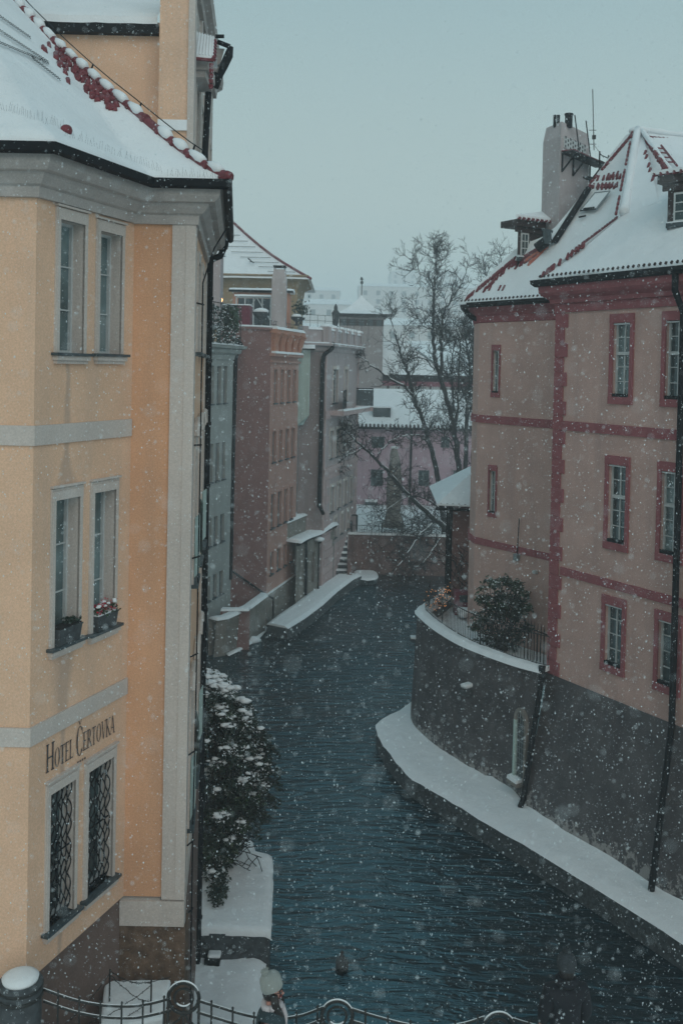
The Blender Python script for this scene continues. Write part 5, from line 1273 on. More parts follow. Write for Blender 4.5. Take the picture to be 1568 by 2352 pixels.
# slope A through the left eave and the apex
d3 = Vector((RL.t.x, RL.t.y, 0)); e1_ = (P - ELp); nA = d3.cross(e1_).normalized()
if nA.z < 0: nA = -nA
PA = lambda u, v: plane_hit(ELp, nA, u, v)
sil = [(1058, 694), (1075, 672), (1100, 650), (1125, 627), (1150, 604), (1183, 573), (1215, 556), (1245, 544), (1275, 520), (1310, 478), (1345, 433), (1375, 393), (1405, 350), (1435, 312), (1458, 299)]
SP = [PA(u, v) for u, v in sil]; EP = []
for i, p in enumerate(SP): EP.append(RL.pt(lerp(-.55, RL.L + 3.0, i / (len(SP) - 1)), zl, .46))
mb = MB(); ny = 10; k = 0; i_ = mb.m(SNOWR)
for i in range(len(SP)):
    for j in range(ny + 1):
        p = lerp(EP[i], SP[i], j / ny); q = j / ny; p.z += .035 * mnoise.noise(p * 1.2) - .16 * math.sin(math.pi * q) * min(1, i / 4); mb.v.append(p)
for i in range(len(SP) - 1):
    for j in range(ny): q = i * (ny + 1) + j; mb.f.append((q, q + ny + 1, q + ny + 2, q + 1)); mb.mi.append(i_)
bk = [Vector((p.x + 2.2, p.y + 2.5, zl)) for p in SP]
for i in range(len(SP) - 1): mb.poly([SP[i], SP[i + 1], bk[i + 1], bk[i]], SNOWR)
mb.poly([EP[0] + Vector((0, 0, 0)), EP[-1], EP[-1] + Vector((0, 0, -.06)), EP[0] + Vector((0, 0, -.06))], SNOWR)
rA = mb.build('left_roof', house, smooth=True); tA = bvh(rA)
mb = MB()
def strip_up(a, b_, c, d, nx, ny, sag, nzs=.03): grid4(mb, a, b_, c, d, nx, ny, SNOWR, sag, nzs)
strip_up(Eav, ER, K4, K, 34, 10, .10)
mb.poly([K, K2, K4, lerp(K, K4, .5)], SNOWR)
grid4(mb, K, K2, P2, P, 6, 10, SNOWR, -.05, .02)
grid4(mb, K2, K4, RR, P2, 14, 10, SNOWR, .12, .03)
bb = Vector((P.x + 3, P.y + 6, ze)); mb.poly([P, P2, RR, RR + Vector((2, 7, -5)), bb], SNOWR)
hipb = RW.pt(-.5, ze, -5.5); mb.poly([Eav, K, P, bb, hipb], SNOWR)
mb.poly([Eav, ER, ER + Vector((0, 0, -.07)), Eav + Vector((0, 0, -.07))], SNOWR)
rB = mb.build('roof', house, smooth=True); tB = bvh(rB)
# thick hips of snow with crimson tile flanks
sn = MB(); tl = MB()
def hip(a, c, r, n_, side=None, rr_=.07, den=1.0):
    L = (c - a).length
    pts_ = [lerp(a, c, i / n_) + Vector((0, -.05, .05 + .03 * mnoise.noise(Vector((i * .7, a.x, 0))))) for i in range(n_ + 1)]
    sn.tube(pts_, [r * (.9 + .2 * mnoise.noise(p * 2)) for p in pts_], SNOW, 8)
Pm = lerp(P, P2, .5)
hip(lerp(K, K2, .06), Pm + Vector((-.05, 0, 0)), .13, 16)
hip(K2 + Vector((.6, .5, .6)), Pm + Vector((.05, 0, 0)), .08, 16)
hip(Pm, RR, .09, 20)
sn.blob(Pm + Vector((0, 0, .0)), .32, .25, .14, SNOW, 10, 6, .1)
def tiles_along(a, c, step, size, prob, off=Vector((0, 0, 0))):
    L = (c - a).length; n_ = int(L / step); d = (c - a).normalized()
    for i in range(n_):
        if random.random() < prob:
            p = lerp(a, c, (i + .5) / n_) + off; tl.tube([p - d * step * .42, p + d * step * .42], [size * 1.1, size * .85], TILE, 6)
off = Vector((.20, -.10, .02)); tiles_along(lerp(K, K2, .06) + off, Pm + off + Vector((.05, 0, -.2)), .16, .05, .95)
off2 = Vector((-.21, -.04, 0)); tiles_along(lerp(K, K2, .06) + off2, Pm + off2, .3, .035, .8)
off3 = Vector((-.02, -.12, -.12)); tiles_along(Pm + off3 + Vector((.3, 0, -.1)), RR + off3, .2, .055, 1.0)
tiles_along(K2 + Vector((.35, .3, .75)), Pm + Vector((.12, -.1, -.15)), .2, .07, .8)
for i in range(11):
    p = lerp(Pm + Vector((.4, -.1, -.2)), RR + Vector((0, -.1, -.2)), i / 10); tl.tube([p, p + Vector((0, -.16, -(.62 if i % 2 else .3)))], .03, TILE, 5)
tiles_along(SP[-1] + Vector((0, -.03, -.02)), SP[-5], .18, .06, .95)
# tiles showing at hips and left verge
for (ua, va, ub, vb, n_, pr) in ((1240, 636, 1420, 500, 60, .35), (1262, 575, 1345, 445, 0, 0), (1372, 410, 1430, 405, 8, .8), (1345, 428, 1425, 424, 9, .9), (1340, 437, 1425, 440, 0, .9), (1385, 360, 1420, 330, 4, .8), (1480, 350, 1500, 420, 7, .6), (1490, 330, 1525, 400, 9, .8)):
    for i in range(n_):
        if random.random() > pr: continue
        q = (i + random.uniform(-.2, .2)) / max(1, n_); h, _ = hit(tB, lerp(ua, ub, q), lerp(va, vb, q))
        if h is None: h, _ = hit(tA, lerp(ua, ub, q), lerp(va, vb, q))
        if h: d = Vector((.25, .5, .55)).normalized(); tl.tube([h - d * .12, h + d * .12], [.045, .04], TILE, 6)
for (ua, va, ub, vb, n_, pr, mt) in ((1068, 688, 1185, 592, 34, .8, TILE), (1110, 668, 1160, 620, 22, .5, TILE), (1170, 612, 1262, 556, 26, .95, TILE), (1205, 600, 1262, 556, 26, .95, TILEO), (1215, 604, 1260, 562, 20, .9, TILEO), (1185, 612, 1240, 580, 16, .6, TILE), (1104, 662, 1108, 660, 0, 0, TILE), (1125, 662, 1160, 662, 10, .5, TILE), (1350, 415, 1438, 395, 8, .6, TILE), (1345, 432, 1420, 428, 8, .8, TILE)):
    for i in range(n_):
        if random.random() > pr: continue
        q = (i + random.uniform(-.2, .2)) / n_; h, _ = hit(tA, lerp(ua, ub, q), lerp(va, vb, q))
        if h: d = Vector((.3, .35, .6)).normalized(); tl.tube([h - d * .11, h + d * .11], [.04, .038], mt, 6)
tilerow(tl, Eav + Vector((0, -.01, .045)), ER + Vector((0, -.01, .045)), .165, .032, 0, WOODD, Vector((.03, .02, .05)))
a = RL.pt(-.5, zl + .04, .44); c = RL.pt(RL.L + .2, zl + .04, .44); tilerow(tl, a, c, .165, .032, 0, WOODD, Vector((.03, .02, .05)))
tl.build('roof_tiles', house, smooth=True); sn.build('hip_snow', house, smooth=True)
# tall chimney with sweep's platform
chm = thing('chimney_stack', 'broad tall whitewashed chimney with iron sweep platform and ladder on the right-hand roof', 'chimney', tuple(PY(1290, 540, 31.2)))
cM = PY(1281, 540, 30.9); cR = PY(1350, 440, 32.6); cL = PY(1241, 540, 31.9)
A_ = Vector((cM.x, cM.y)); B_ = Vector((cR.x, cR.y)); D_ = Vector((cL.x, cL.y)); E_ = B_ + D_ - A_
zb = 14.2; z1_ = PY(1290, 322, 31.5).z; z2_ = PY(1290, 287, 31.5).z
cen = (A_ + B_ + D_ + E_) / 4
mb = MB(); ring = [D_, A_, B_, E_]
mb.hexa([(*p, zb) for p in ring] + [(*p, z1_) for p in ring], CHIM)
mb.hexa([(*p, z1_) for p in ring] + [(*(cen + (p - cen) * .88), z2_) for p in ring], CHIM)
mb.build('stack', chm)
mb = MB()
for u, w_ in ((1273, .05), (1281, .05), (1305, .12)):
    p = PY(u, 284, 31.4); mb.lathe((p.x, p.y, z2_ - .1), [(w_, 0), (w_, .38)], BLACK, 8)
    if w_ > .1: mb.lathe((p.x, p.y, z2_ + .28), [(w_ + .02, 0), (w_ + .02, .05)], BLACK, 8)
mb.build('flue_pot', chm)
FW = Wall(A_, B_)
mb = MB(); r = FW.rect(1293, 1343, 325, 350)
mb.wb(FW, r[0], r[1], r[2], r[3], 0, .03, FRAME)
for i in range(9):
    for j in range(5):
        if (i + j) % 2 == 0: s0 = r[0] + (r[1] - r[0]) * (i + .3) / 9; zz_ = r[2] + (r[3] - r[2]) * (j + .3) / 5; mb.wb(FW, s0, s0 + .07, zz_, zz_ + .08, .02, .035, BLACK)
mb.build('vent_panel', chm)
mb = MB(); r = FW.rect(1287, 1364, 364, 369); mb.wb(FW, r[0], r[1] + .05, r[2], r[3], .02, .42, BLACK); mb.wb(FW, r[0], r[1] + .05, r[3], r[3] + .03, .02, .42, TILE)
for s_ in (r[0] + .05, r[0] + .85, r[1] - .4): mb.tube([FW.pt(s_, r[2] - .55, .02), FW.pt(s_, r[2], .5)], .03, BLACK, 5); mb.tube([FW.pt(s_, r[2] - .55, .03), FW.pt(s_, r[2], .03)], .03, BLACK, 5)
for s_ in (FW.uv(1310, 350)[0], FW.uv(1336, 350)[0]): mb.tube([FW.pt(s_, r[3], .3), FW.pt(s_, r[3] + 1.25, .10)], .02, BLACK, 5)
lt = FW.uv(1341, 400)[0]; lb = FW.uv(1362, 400)[0]; zla, zlb = FW.uv(1350, 362)[1] + .1, FW.uv(1350, 433)[1] - .05
for s_ in (lt, lb): mb.tube([FW.pt(s_, zlb, .5), FW.pt(s_, zla, .5)], .025, BLACK, 5)
for i in range(6): z = lerp(zlb + .1, zla - .1, i / 5); mb.tube([FW.pt(lt, z, .5), FW.pt(lb, z, .5)], .016, BLACK, 4)
q = FW.rect(1317, 1364, 417, 421); mb.wb(FW, q[0], q[1], q[2], q[3], .3, .52, BLACK)
mb.build('sweep_platform', chm)
mb = MB(); b0 = PA(1352, 430); b1 = PA(1268, 560)
for i in range(16):
    p = lerp(PY(1351, 432, 30.6), PY(1272, 556, 30.3), i / 15); qn = lerp(PY(1351, 432, 30.6), PY(1272, 556, 30.3), (i + 1) / 15) if i < 15 else None
    if qn: mb.tube([p, qn], .10, BLACK, 6)
mb.tube([PY(1232, 570, 30.4), PY(1262, 548, 30.4)], .16, BLACK, 8); mb.tube([PY(1256, 560, 30.3), PY(1256, 528, 30.3)], .13, SILL, 8); mb.tube([PY(1244, 527, 30.3), PY(1268, 533, 30.3)], .05, SILL, 6); mb.build('lead_flashing', chm)
an = thing('antenna_mast', 'hair thin antenna mast with short rods beside the tall whitewashed chimney', 'antenna', tuple(PY(1362, 345, 31.5)))
mb = MB(); mb.tube([PY(1363, 345, 31.5), PY(1360, 205, 31.5)], .016, IRON, 4)
for v in (299, 331): mb.tube([PY(1352, v, 31.5), PY(1368, v, 31.5)], .012, IRON, 4)
mb.tube([PY(1363, 333, 31.5), PY(1385, 362, 31.5)], .008, IRON, 4); mb.box(*(lambda p: (p.x - .05, p.x + .05, p.y - .05, p.y + .05, p.z - .06, p.z + .06))(PY(1363, 315, 31.5)), IRON); mb.build('mast', an)
# skylight on the left slope
mb = MB(); cs = [PA(*q) for q in ((1368, 446), (1402, 442), (1370, 483), (1334, 487))]; up = nA * .06
mb.poly([p + up for p in cs], SNOW)
for i in range(4): mb.tube([cs[i] + up, cs[(i + 1) % 4] + up], .022, FRAMED if i != 2 else BLACK, 5)
mb.tube([PA(1342, 484) + up, PA(1366, 481) + up], .045, BLACK, 6); mb.tube([PA(1330, 500) + up * .5, PA(1345, 497) + up * .5], .03, BLACK, 5); mb.build('skylight', house)
# timber dormers
def dormer(corner, label, u0, u1, vt, vb, Y, dpt, wpx, rpx_, slope, nm='dormer'):
    t = MB(); a = PY(u0, vb, Y); c = PY(u1, vt, Y); dx, dy = dpt
    ring = [Vector((a.x, Y, 0)), Vector((c.x, Y + slope, 0)), Vector((c.x + dx, Y + slope + dy, 0)), Vector((a.x + dx, Y + dy, 0))]
    t.hexa([Vector((p.x, p.y, a.z - .8)) for p in ring] + [Vector((p.x, p.y, c.z)) for p in ring], WOODD)
    Wd = Wall(ring[0].xy, ring[1].xy); d = t.build(nm, house)
    q = MB(); r = Wd.rect(*wpx); q.wb(Wd, r[0], r[1], r[2], r[3], 0, .03, FRAME); fm_ = q.build('window', d)
    q = MB(); nx = 2
    for i in range(nx):
        for j in range(3):
            s0 = lerp(r[0] + .05, r[1] - .02, i / nx); s1 = lerp(r[0] + .02, r[1] - .05, (i + 1) / nx); z0 = lerp(r[2] + .05, r[3] - .02, j / 3); z1 = lerp(r[2] + .02, r[3] - .05, (j + 1) / 3); q.wb(Wd, s0, s1, z0, z1, .03, .034, GLASS)
    q.build('pane', d)
    q = MB(); q.wb(Wd, -.12, Wd.L + .12, c.z - .35, c.z - .2, 0, .06, WOODD); q.wb(Wd, -.2, Wd.L + .2, c.z - .18, c.z + .02, -.6, .16, WOODD); q.wb(Wd, r[0] - .15, r[1] + .15, r[2] - .14, r[2] - .02, 0, .10, SILL); q.wb(Wd, r[0] - .13, r[1] + .13, r[2] - .02, r[2] + .01, 0, .10, SNOW); q.build('eave_board', d)
    q = MB(); f0, f1 = Wd.pt(-.32, c.z + .03, .28), Wd.pt(Wd.L + .32, c.z + .03, .28); g1_ = f1 + Vector((dx, dy, .35)); g0_ = f0 + Vector((dx, dy, .35))
    q.poly([f0, f1, g1_, g0_], SNOWR); q.poly([f0 + Vector((0, 0, .1)), f1 + Vector((0, 0, .1)), g1_ + Vector((0, 0, .1)), g0_ + Vector((0, 0, .1))], SNOWR)
    q.poly([f0, f1, f1 + Vector((0, 0, .1)), f0 + Vector((0, 0, .1))], SNOWR); q.poly([f0, g0_, g0_ + Vector((0, 0, .1)), f0 + Vector((0, 0, .1))], SNOWR); q.poly([f1, g1_, g1_ + Vector((0, 0, .1)), f1 + Vector((0, 0, .1))], SNOWR)
    q.build('roof', d)
    q = MB(); tilerow(q, f0 + Vector((0, 0, .0)), f1, .17, .05, 0, TILE, Vector((dx, dy, 0)).normalized() * .15 + Vector((0, 0, .03))); q.build('eave_tiles', d)
dk = PB(1531, 512)
dormer(0, '', 1531, 1640, 408, 512, dk.y - .1, (1.6, 1.2), (1547, 1600, 440, 508), None, -1.2)
hd_, _ = hit(tA, 1200, 594)
dormer(0, '', 1187, 1240, 508, 590, (hd_.y - .05) if hd_ else 31.5, (1.2, 1.4), (1194, 1212, 535, 590), None, .4)
# small roof ladder
mb = MB(); L0, L1, M0, M1 = (1483 + 22, 337), (1545, 392), (1520, 342), (1558, 388)
def HB_(u, v):
    h, _ = hit(tB, u, v); return h
for a_, c_ in (((1496, 338), (1535, 388)), ((1516, 341), (1552, 388))):
    p, q = HB_(*a_), HB_(*c_)
    if p and q: mb.tube([p + Vector((0, -.05, .08)), q + Vector((0, -.05, .08))], .035, TILE, 5)
for i in range(4):
    f = .2 + i * .22; p, q = HB_(lerp(1496, 1535, f), lerp(338, 388, f)), HB_(lerp(1516, 1552, f), lerp(341, 388, f))
    if p and q: mb.tube([p + Vector((0, -.05, .1)), q + Vector((0, -.05, .1))], .025, TILE, 4)
mb.build('roof_ladder', house)
# downpipes of the pink house
s_ = RW.uv(1563, 1200)[0]
bt_ = base[2] + (base[3] - base[2]) * .62
mb = MB(); mb.tube([RW.pt(s_, ze - .15, .42), RW.pt(s_, zct + .1, .42), RW.pt(s_, zct - .4, .12), RW.pt(s_, zpl - .02, .12), Vector((*GZ(1500, 2038, .7).xy, .75)) + Vector((-.05, -.05, .1)), GZ(1494, 2046, .62)], .075, BLACK, 10)
mb.build('downpipe', house, smooth=True)
mb = MB(); mb.tube([PY(1244, 1528, 26.35), PY(1243, 1560, 26.25), PY(1201, 1835, 26.0), PY(1194, 1853, 25.8)], [.10, .075, .075, .075], BLACK, 10)
for q in (.3, .6): p = lerp(PY(1243, 1560, 26.25), PY(1201, 1835, 26.0), q); mb.tube([p, p - Vector((0, 0, .05))], .09, BLACK, 8)
mb.build('downpipe', house, smooth=True)
pl_ = PY(1098, 740, 32.2)
mb = MB(); mb.tube([PY(1066, 698, 32.4), PY(1070, 716, 32.4), PY(1082, 728, 32.3), PY(1100, 735, 32.2), PY(1104, 745, 32.1), PY(1099, 1000, 32.1), PY(1090, 1392, 32.1)], .085, BLACK, 10); mb.build('downpipe', house, smooth=True)
mb = MB(); mb.tube([RL.pt(RL.uv(1194, 1230)[0], RL.uv(1194, 1190)[1], .06), RL.pt(RL.uv(1191, 1230)[0], RL.uv(1194, 1272)[1], .06)], .016, BLACK, 5); r = RL.rect(1184, 1193, 1272, 1287); mb.wb(RL, r[0], r[1], r[2], r[3], 0, .12, FRAMED); r = RL.rect(1228, 1235, 1310, 1317); mb.wb(RL, r[0], r[1], r[2], r[3], 0, .12, FRAME); mb.build('wall_vent', house)

# ---------------------------------------------------------------- terrace wall, coping, floor
tw = thing('terrace_wall', 'tall dark grey leaning river wall with curved snowy coping below the pink house', 'wall', (3, 29.5, .5))
tpx = [(1020, 1370), (985, 1389), (966, 1396), (958, 1406), (970, 1420), (1000, 1445), (1050, 1476), (1100, 1498), (1180, 1527), (1246, 1545)]
bpx = [None, None, None, (942, 1645), (955, 1680), (996, 1716), (1045, 1748), (1087, 1774), (1159, 1810), (1204, 1852)]
tp = [GZ(u, v, 4.08) for u, v in tpx]; bp = [GZ(u, v, .58) if True else None for u, v in [q for q in bpx if q]]
tipb = bp[0]; bp = [tipb + Vector((2.2, 6.0, 0)), tipb + Vector((.9, 2.2, 0)), tipb + Vector((.25, .7, 0))] + bp
tp[0] = tp[3] + Vector((2.0, 5.5, 0)); tp[1] = tp[3] + Vector((.8, 2.0, 0)); tp[2] = tp[3] + Vector((.2, .6, 0))
def smooth_pts(P_, n_):
    out = []
    for i in range(len(P_) - 1):
        p0, p1, p2, p3 = P_[max(i - 1, 0)], P_[i], P_[i + 1], P_[min(i + 2, len(P_) - 1)]
        for j in range(n_):
            t = j / n_; out.append(.5 * ((2 * p1) + (p2 - p0) * t + (2 * p0 - 5 * p1 + 4 * p2 - p3) * t * t + (3 * p1 - p0 - 3 * p2 + p3) * t ** 3))
    return out + [P_[-1].copy()]
ts = smooth_pts(tp, 4); bs = smooth_pts(bp, 4)
mb = MB(); i_ = mb.m(RIVERW); nv = 8
for t_, b_ in zip(ts, bs):
    for j in range(nv + 1): p = lerp(t_, b_, j / nv); mb.v.append(p + Vector((.0, 0, 0)) + Vector((-.6, -.8, 0)) * .012 * mnoise.noise(p * 1.3))
for i in range(len(ts) - 1):
    for j in range(nv): q = i * (nv + 1) + j; mb.f.append((q, q + 1, q + nv + 2, q + nv + 1)); mb.mi.append(i_)
tw_o = mb.build('wall', tw, smooth=True); tT = bvh(tw_o)
mb = MB(); prs = []
for i, p in enumerate(ts):
    d = (ts[min(i + 1, len(ts) - 1)] - ts[max(i - 1, 0)]); d.z = 0; d.normalize(); nin = Vector((-d.y, d.x, 0)); prs.append((p + nin * .42, p - nin * .05))
snowcap(mb, prs, .13, .04); mb.build('coping_snow', tw, smooth=True)
mb = MB(); inn = [a_ for a_, c_ in prs]
mb.poly([p + Vector((0, 0, -.36)) for p in inn] + [Vector((7.3, 28.6, 3.72)), Vector((7.3, 34, 3.72)), Vector((5.5, 39.5, 3.72))], SNOWP)
for i in range(len(inn) - 1): mb.poly([inn[i], inn[i + 1], inn[i + 1] + Vector((0, 0, -.5)), inn[i] + Vector((0, 0, -.5))], RIVERW)
mb.build('terrace_floor', tw)
# stone spouts
for (u, v, lab, sz) in ((1071, 1583, 'snow capped stone spout jutting from the middle of the grey river wall', .36),):
    h, nn = hit(tT, u + 8, v); t = thing('water_spout', lab, 'spout', tuple(h)); nn = Vector((-.75, -.66, 0)); sd_ = Vector((.66, -.75, 0))
    mb = MB(); b_ = [h + sd_ * x + nn * y + Vector((0, 0, z)) for z in (-.13, .08) for x, y in ((-.12, .32), (.12, .32), (.12, -.05), (-.12, -.05))]; mb.hexa(b_, STONEG); mb.build('spout', t)
    mb = MB(); b_ = [h + sd_ * x + nn * y + Vector((0, 0, z)) for z in (.08, .2) for x, y in ((-.12, .30), (.12, .30), (.12, -.04), (-.12, -.04))]; mb.hexa(b_, SNOW); mb.build('snow', t, bevel=.04)
t = thing('water_spout', 'tiny dark stone spout at the far rounded edge of the grey river wall', 'spout', tuple(PY(950, 1468, 32.8)))
p = PY(948, 1468, 32.6); mb = MB(); mb.box(p.x - .08, p.x + .2, p.y - .1, p.y + .2, p.z - .08, p.z + .03, STONEG); mb.box(p.x - .08, p.x + .2, p.y - .1, p.y + .2, p.z + .03, p.z + .08, SNOW); mb.build('spout', t)
# arched barred window low in the wall
h0, _ = hit(tT, 1196, 1790); h1, _ = hit(tT, 1200, 1640); hm, nn = hit(tT, 1192, 1720)
nn = Vector((nn.x, nn.y, 0)).normalized(); nn = nn if nn.dot(O - hm) > 0 else -nn
sdv = Vector((-nn.y, nn.x, 0)); sdv = sdv if sdv.x > 0 else -sdv
aw = thing('barred_window', 'tall arched barred window with pale jamb and snowy sill low in the grey river wall', 'window', tuple(h0))
wz0, wz1 = h0.z, h1.z; hw_ = .20; o_ = .16
def AP(x, z, o): q = (z - wz0) / (wz1 - wz0); b_ = lerp(h0, h1, q); b_ = Vector((b_.x, b_.y, 0)); return Vector((b_.x, b_.y, z)) + sdv * x + nn * o
def arch_pts(w_, n_=8): return [(-w_, wz0)] + [(-w_ * math.cos(math.pi * j / n_), wz1 - hw_ + w_ * 1.25 * math.sin(math.pi * j / n_)) for j in range(n_ + 1)] + [(w_, wz0)]
ia, oa = arch_pts(hw_), arch_pts(hw_ + .09)
mb = MB(); mb.poly([AP(x, z, .01) for x, z in ia], SILL); mb.build('opening', aw)
mb = MB()
for i in range(len(ia) - 1):
    a_, b_, c_, d_ = ia[i], ia[i + 1], oa[i + 1], oa[i]
    mb.hexa([AP(*a_, 0), AP(*b_, 0), AP(*c_, 0), AP(*d_, 0), AP(*a_, .10), AP(*b_, .10), AP(*c_, .10), AP(*d_, .10)], TEALP if i == 0 else LOWW)
mb.build('jamb', aw)
mb = MB()
for i in range(4): x = -hw_ + hw_ * 2 * (i + .5) / 4; mb.tube([AP(x, wz0, .05), AP(x, wz1 + .04, .05)], .011, FRAMED, 4)
for j in range(11): z = lerp(wz0, wz1 - .05, (j + .5) / 11); mb.tube([AP(-hw_, z, .05), AP(hw_, z, .05)], .010, FRAMED, 4)
mb.build('bars', aw)
mb = MB(); mb.hexa([AP(-.36, wz0 - .16, -.05), AP(.10, wz0 - .16, -.05), AP(.10, wz0 - .16, .22), AP(-.36, wz0 - .16, .22), AP(-.36, wz0 - .02, -.05), AP(.10, wz0 - .02, -.05), AP(.10, wz0 - .06, .22), AP(-.36, wz0 - .06, .22)], LOWW)
mb.hexa([AP(-.36, wz0 - .03, -.05), AP(.10, wz0 - .03, -.05), AP(.10, wz0 - .06, .23), AP(-.36, wz0 - .06, .23), AP(-.36, wz0 + .06, -.05), AP(.10, wz0 + .06, -.05), AP(.10, wz0 + .02, .21), AP(-.36, wz0 + .02, .21)], SNOW); mb.build('sill', aw)
# terrace fence of thin bars following the coping
def along(P_, step):
    out = []; acc = 0
    for i in range(len(P_) - 1):
        L = (P_[i + 1] - P_[i]).length; n_ = max(1, int(L / step)); out += [lerp(P_[i], P_[i + 1], j / n_) for j in range(n_)]
    return out + [P_[-1]]
fp = along([lerp(a_, c_, .35) + Vector((0, 0, .06)) for a_, c_ in prs[8:]], .095)
fn = thing('terrace_fence', 'fine black bar fence curving along the snowy coping of the terrace wall', 'fence', tuple(fp[10]))
mb = MB(); HF_ = .86
for p in fp: mb.tube([p, p + Vector((0, 0, HF_))], .0085, IRON, 4)
tag(mb.build('bars', fn), kind='stuff')
for h_, r_ in ((HF_, .016), (.08, .012)):
    mb = MB(); mb.tube([p + Vector((0, 0, h_)) for p in fp[::3]] + [fp[-1] + Vector((0, 0, h_))], r_, IRON, 5); mb.build('rail', fn)
mb = MB()
for p in fp[::22]: mb.tube([p - Vector((0, 0, .05)), p + Vector((0, 0, HF_ + .03))], .022, IRON, 5)
mb.build('posts', fn)
sf = thing('spiked_fence', 'short taller fence of pointed black bars closing the terrace against the quoins', 'fence', tuple(PY(1230, 1500, 27.4)))
SFW = Wall(PY(1203, 1500, 27.9)[:2], PY(1256, 1500, 27.0)[:2]); za, zb_ = 3.72, SFW.uv(1230, 1440)[1]
for i in range(8):
    mb = MB(); s_ = SFW.L * i / 7; mb.tube([SFW.pt(s_, za, 0), SFW.pt(s_, zb_, 0), SFW.pt(s_, zb_ + .14, 0)], [.014, .014, .003], BLACK, 5); mb.build('bar', sf)
for z in (za + .15, zb_ - .1): mb = MB(); mb.tube([SFW.pt(-.03, z, 0), SFW.pt(SFW.L + .03, z, 0)], .018, BLACK, 5); mb.build('rail', sf)

# ---------------------------------------------------------------- annex
ax_ = thing('garden_annex', 'small pinkish annex with a steep snow roof and tile eave behind the terrace', 'building', (4.6, 36, 3.7))
AW = Wall((PY(1037, 1270, 35).x, 35), (PY(1037, 1270, 35).x + 2.6, 34.6)); az = AW.uv(1065, 1158)[1]
mb = MB(); wall_mesh(mb, AW, 0, AW.L, .4, az, [], SALMS); mb.poly([AW.pt(0, .4), AW.pt(0, az), AW.pt(0, az, -4), AW.pt(0, .4, -4)], SALMS); mb.build('wall', ax_)
mb = MB(); e0 = PY(1003, 1146, 34.6); e0.z = az + .03; e1 = AW.pt(AW.L, az + .03, .5); apx = PY(1118, 1052, 36.8); bk_ = Vector((e0.x + .2, 40, e0.z))
grid4(mb, e0, e1, apx + Vector((.6, 0, 0)), apx, 14, 8, SNOWR, 0, .0); mb.poly([bk_, e0, apx], SNOWR); mb.poly([e0, e1, e1 + Vector((0, 0, -.05)), e0 + Vector((0, 0, -.05))], SNOW); mb.build('roof', ax_, smooth=True)
mb = MB(); tilerow(mb, e0 + Vector((.05, .03, -.03)), e1 + Vector((0, 0, -.03)), .2, .07, 0, WOODD, Vector((0, .3, .0))); mb.build('eave_tiles', ax_)
mb = MB(); mb.tube([e0 + Vector((-.05, -.05, -.16)), e1 + Vector((0, -.05, -.16))], .05, BLACK, 6); mb.wb(AW, -.22, 0, .4, az - .05, -.4, .12, BLACK); mb.tube([AW.pt(-.1, az, .2), AW.pt(-.12, .5, .2)], .06, BLACK, 6); mb.build('gutter', ax_)
# things on the terrace
def lumps(mb, c, spread, n_, r, mat): 
    for _ in range(n_): mb.blob(Vector(c) + Vector((random.gauss(0, spread[0]), random.gauss(0, spread[1]), abs(random.gauss(0, spread[2])))), r * random.uniform(.7, 1.3), r, r * .6, mat, 7, 4, .2)
cr_ = thing('garden_chest', 'crimson wooden chest beneath snow against the annex on the terrace', 'chest', tuple(PY(1060, 1385, 34.2)))
p = PY(1062, 1372, 34.0); mb = MB(); mb.box(p.x - .28, p.x + .28, 33.8, 34.3, 3.72, p.z + .22, SHUT); mb.box(p.x - .14, p.x + .16, 33.77, 33.8, p.z - .12, p.z + .12, SILL); mb.build('body', cr_)
mb = MB(); lumps(mb, (p.x + .05, 33.3, 3.9), (.16, .1, .06), 7, .2, SNOW); mb.build('snow', cr_, smooth=True)
def leaves(mb, c, r, n_, size, mat, shell=.5, flat=.35, mn=0.0):
    c = Vector(c)
    for _ in range(n_):
        d = Vector((random.gauss(0, 1), random.gauss(0, 1), random.gauss(0, 1))).normalized(); q = (shell + (1 - shell) * random.random() ** .5)
        p = c + Vector((d.x * r[0], d.y * r[1], d.z * r[2])) * q
        a_ = Vector((random.gauss(0, 1), random.gauss(0, 1), random.gauss(0, flat))).normalized() * size * random.uniform(.6, 1.3); b_ = a_.cross(Vector((random.gauss(0, .5), random.gauss(0, .5), 1))).normalized() * size * .32
        mb.poly([p, p + a_ * .5 + b_, p + a_ + Vector((0, 0, -size * .25)), p + a_ * .5 - b_], mat)
shb = thing('laurel_shrub', 'loose dark green broadleaf shrub growing behind the terrace fence against the pink wall', 'shrub', tuple(GZ(1150, 1480, 3.72)))
mb = MB(); st_ = MB(); sno = MB(); cb = PY(1150, 1445, 29.5); cb.z = 3.75
for _ in range(42):
    u = random.uniform(1088, 1212); hgt = 1345 + 55 * ((u - 1145) / 70) ** 2 * random.uniform(.6, 1) + random.uniform(-22, 70)
    p = PY(u, hgt, random.uniform(29.0, 29.9)); b_ = cb + Vector((random.gauss(0, .25), random.gauss(0, .1), 0))
    mid = lerp(b_, p, .5) + Vector((random.gauss(0, .08), 0, .1)); st_.tube([b_, mid, p], [.02, .013, .006], TWIG, 4)
    leaves(mb, p, (.17, .15, .15), 42, .13, LEAF2, .2); leaves(mb, lerp(mid, p, .5), (.2, .16, .15), 26, .12, LEAF, .2)
    leaves(sno, p + Vector((0, 0, .06)), (.13, .12, .04), 7, .09, SNOW, .3, .1)
leaves(mb, cb + Vector((0, 0, .35)), (.8, .3, .36), 520, .12, LEAF, .2)
mb.build('foliage', shb); st_.build('stems', shb); sno.build('snow', shb)
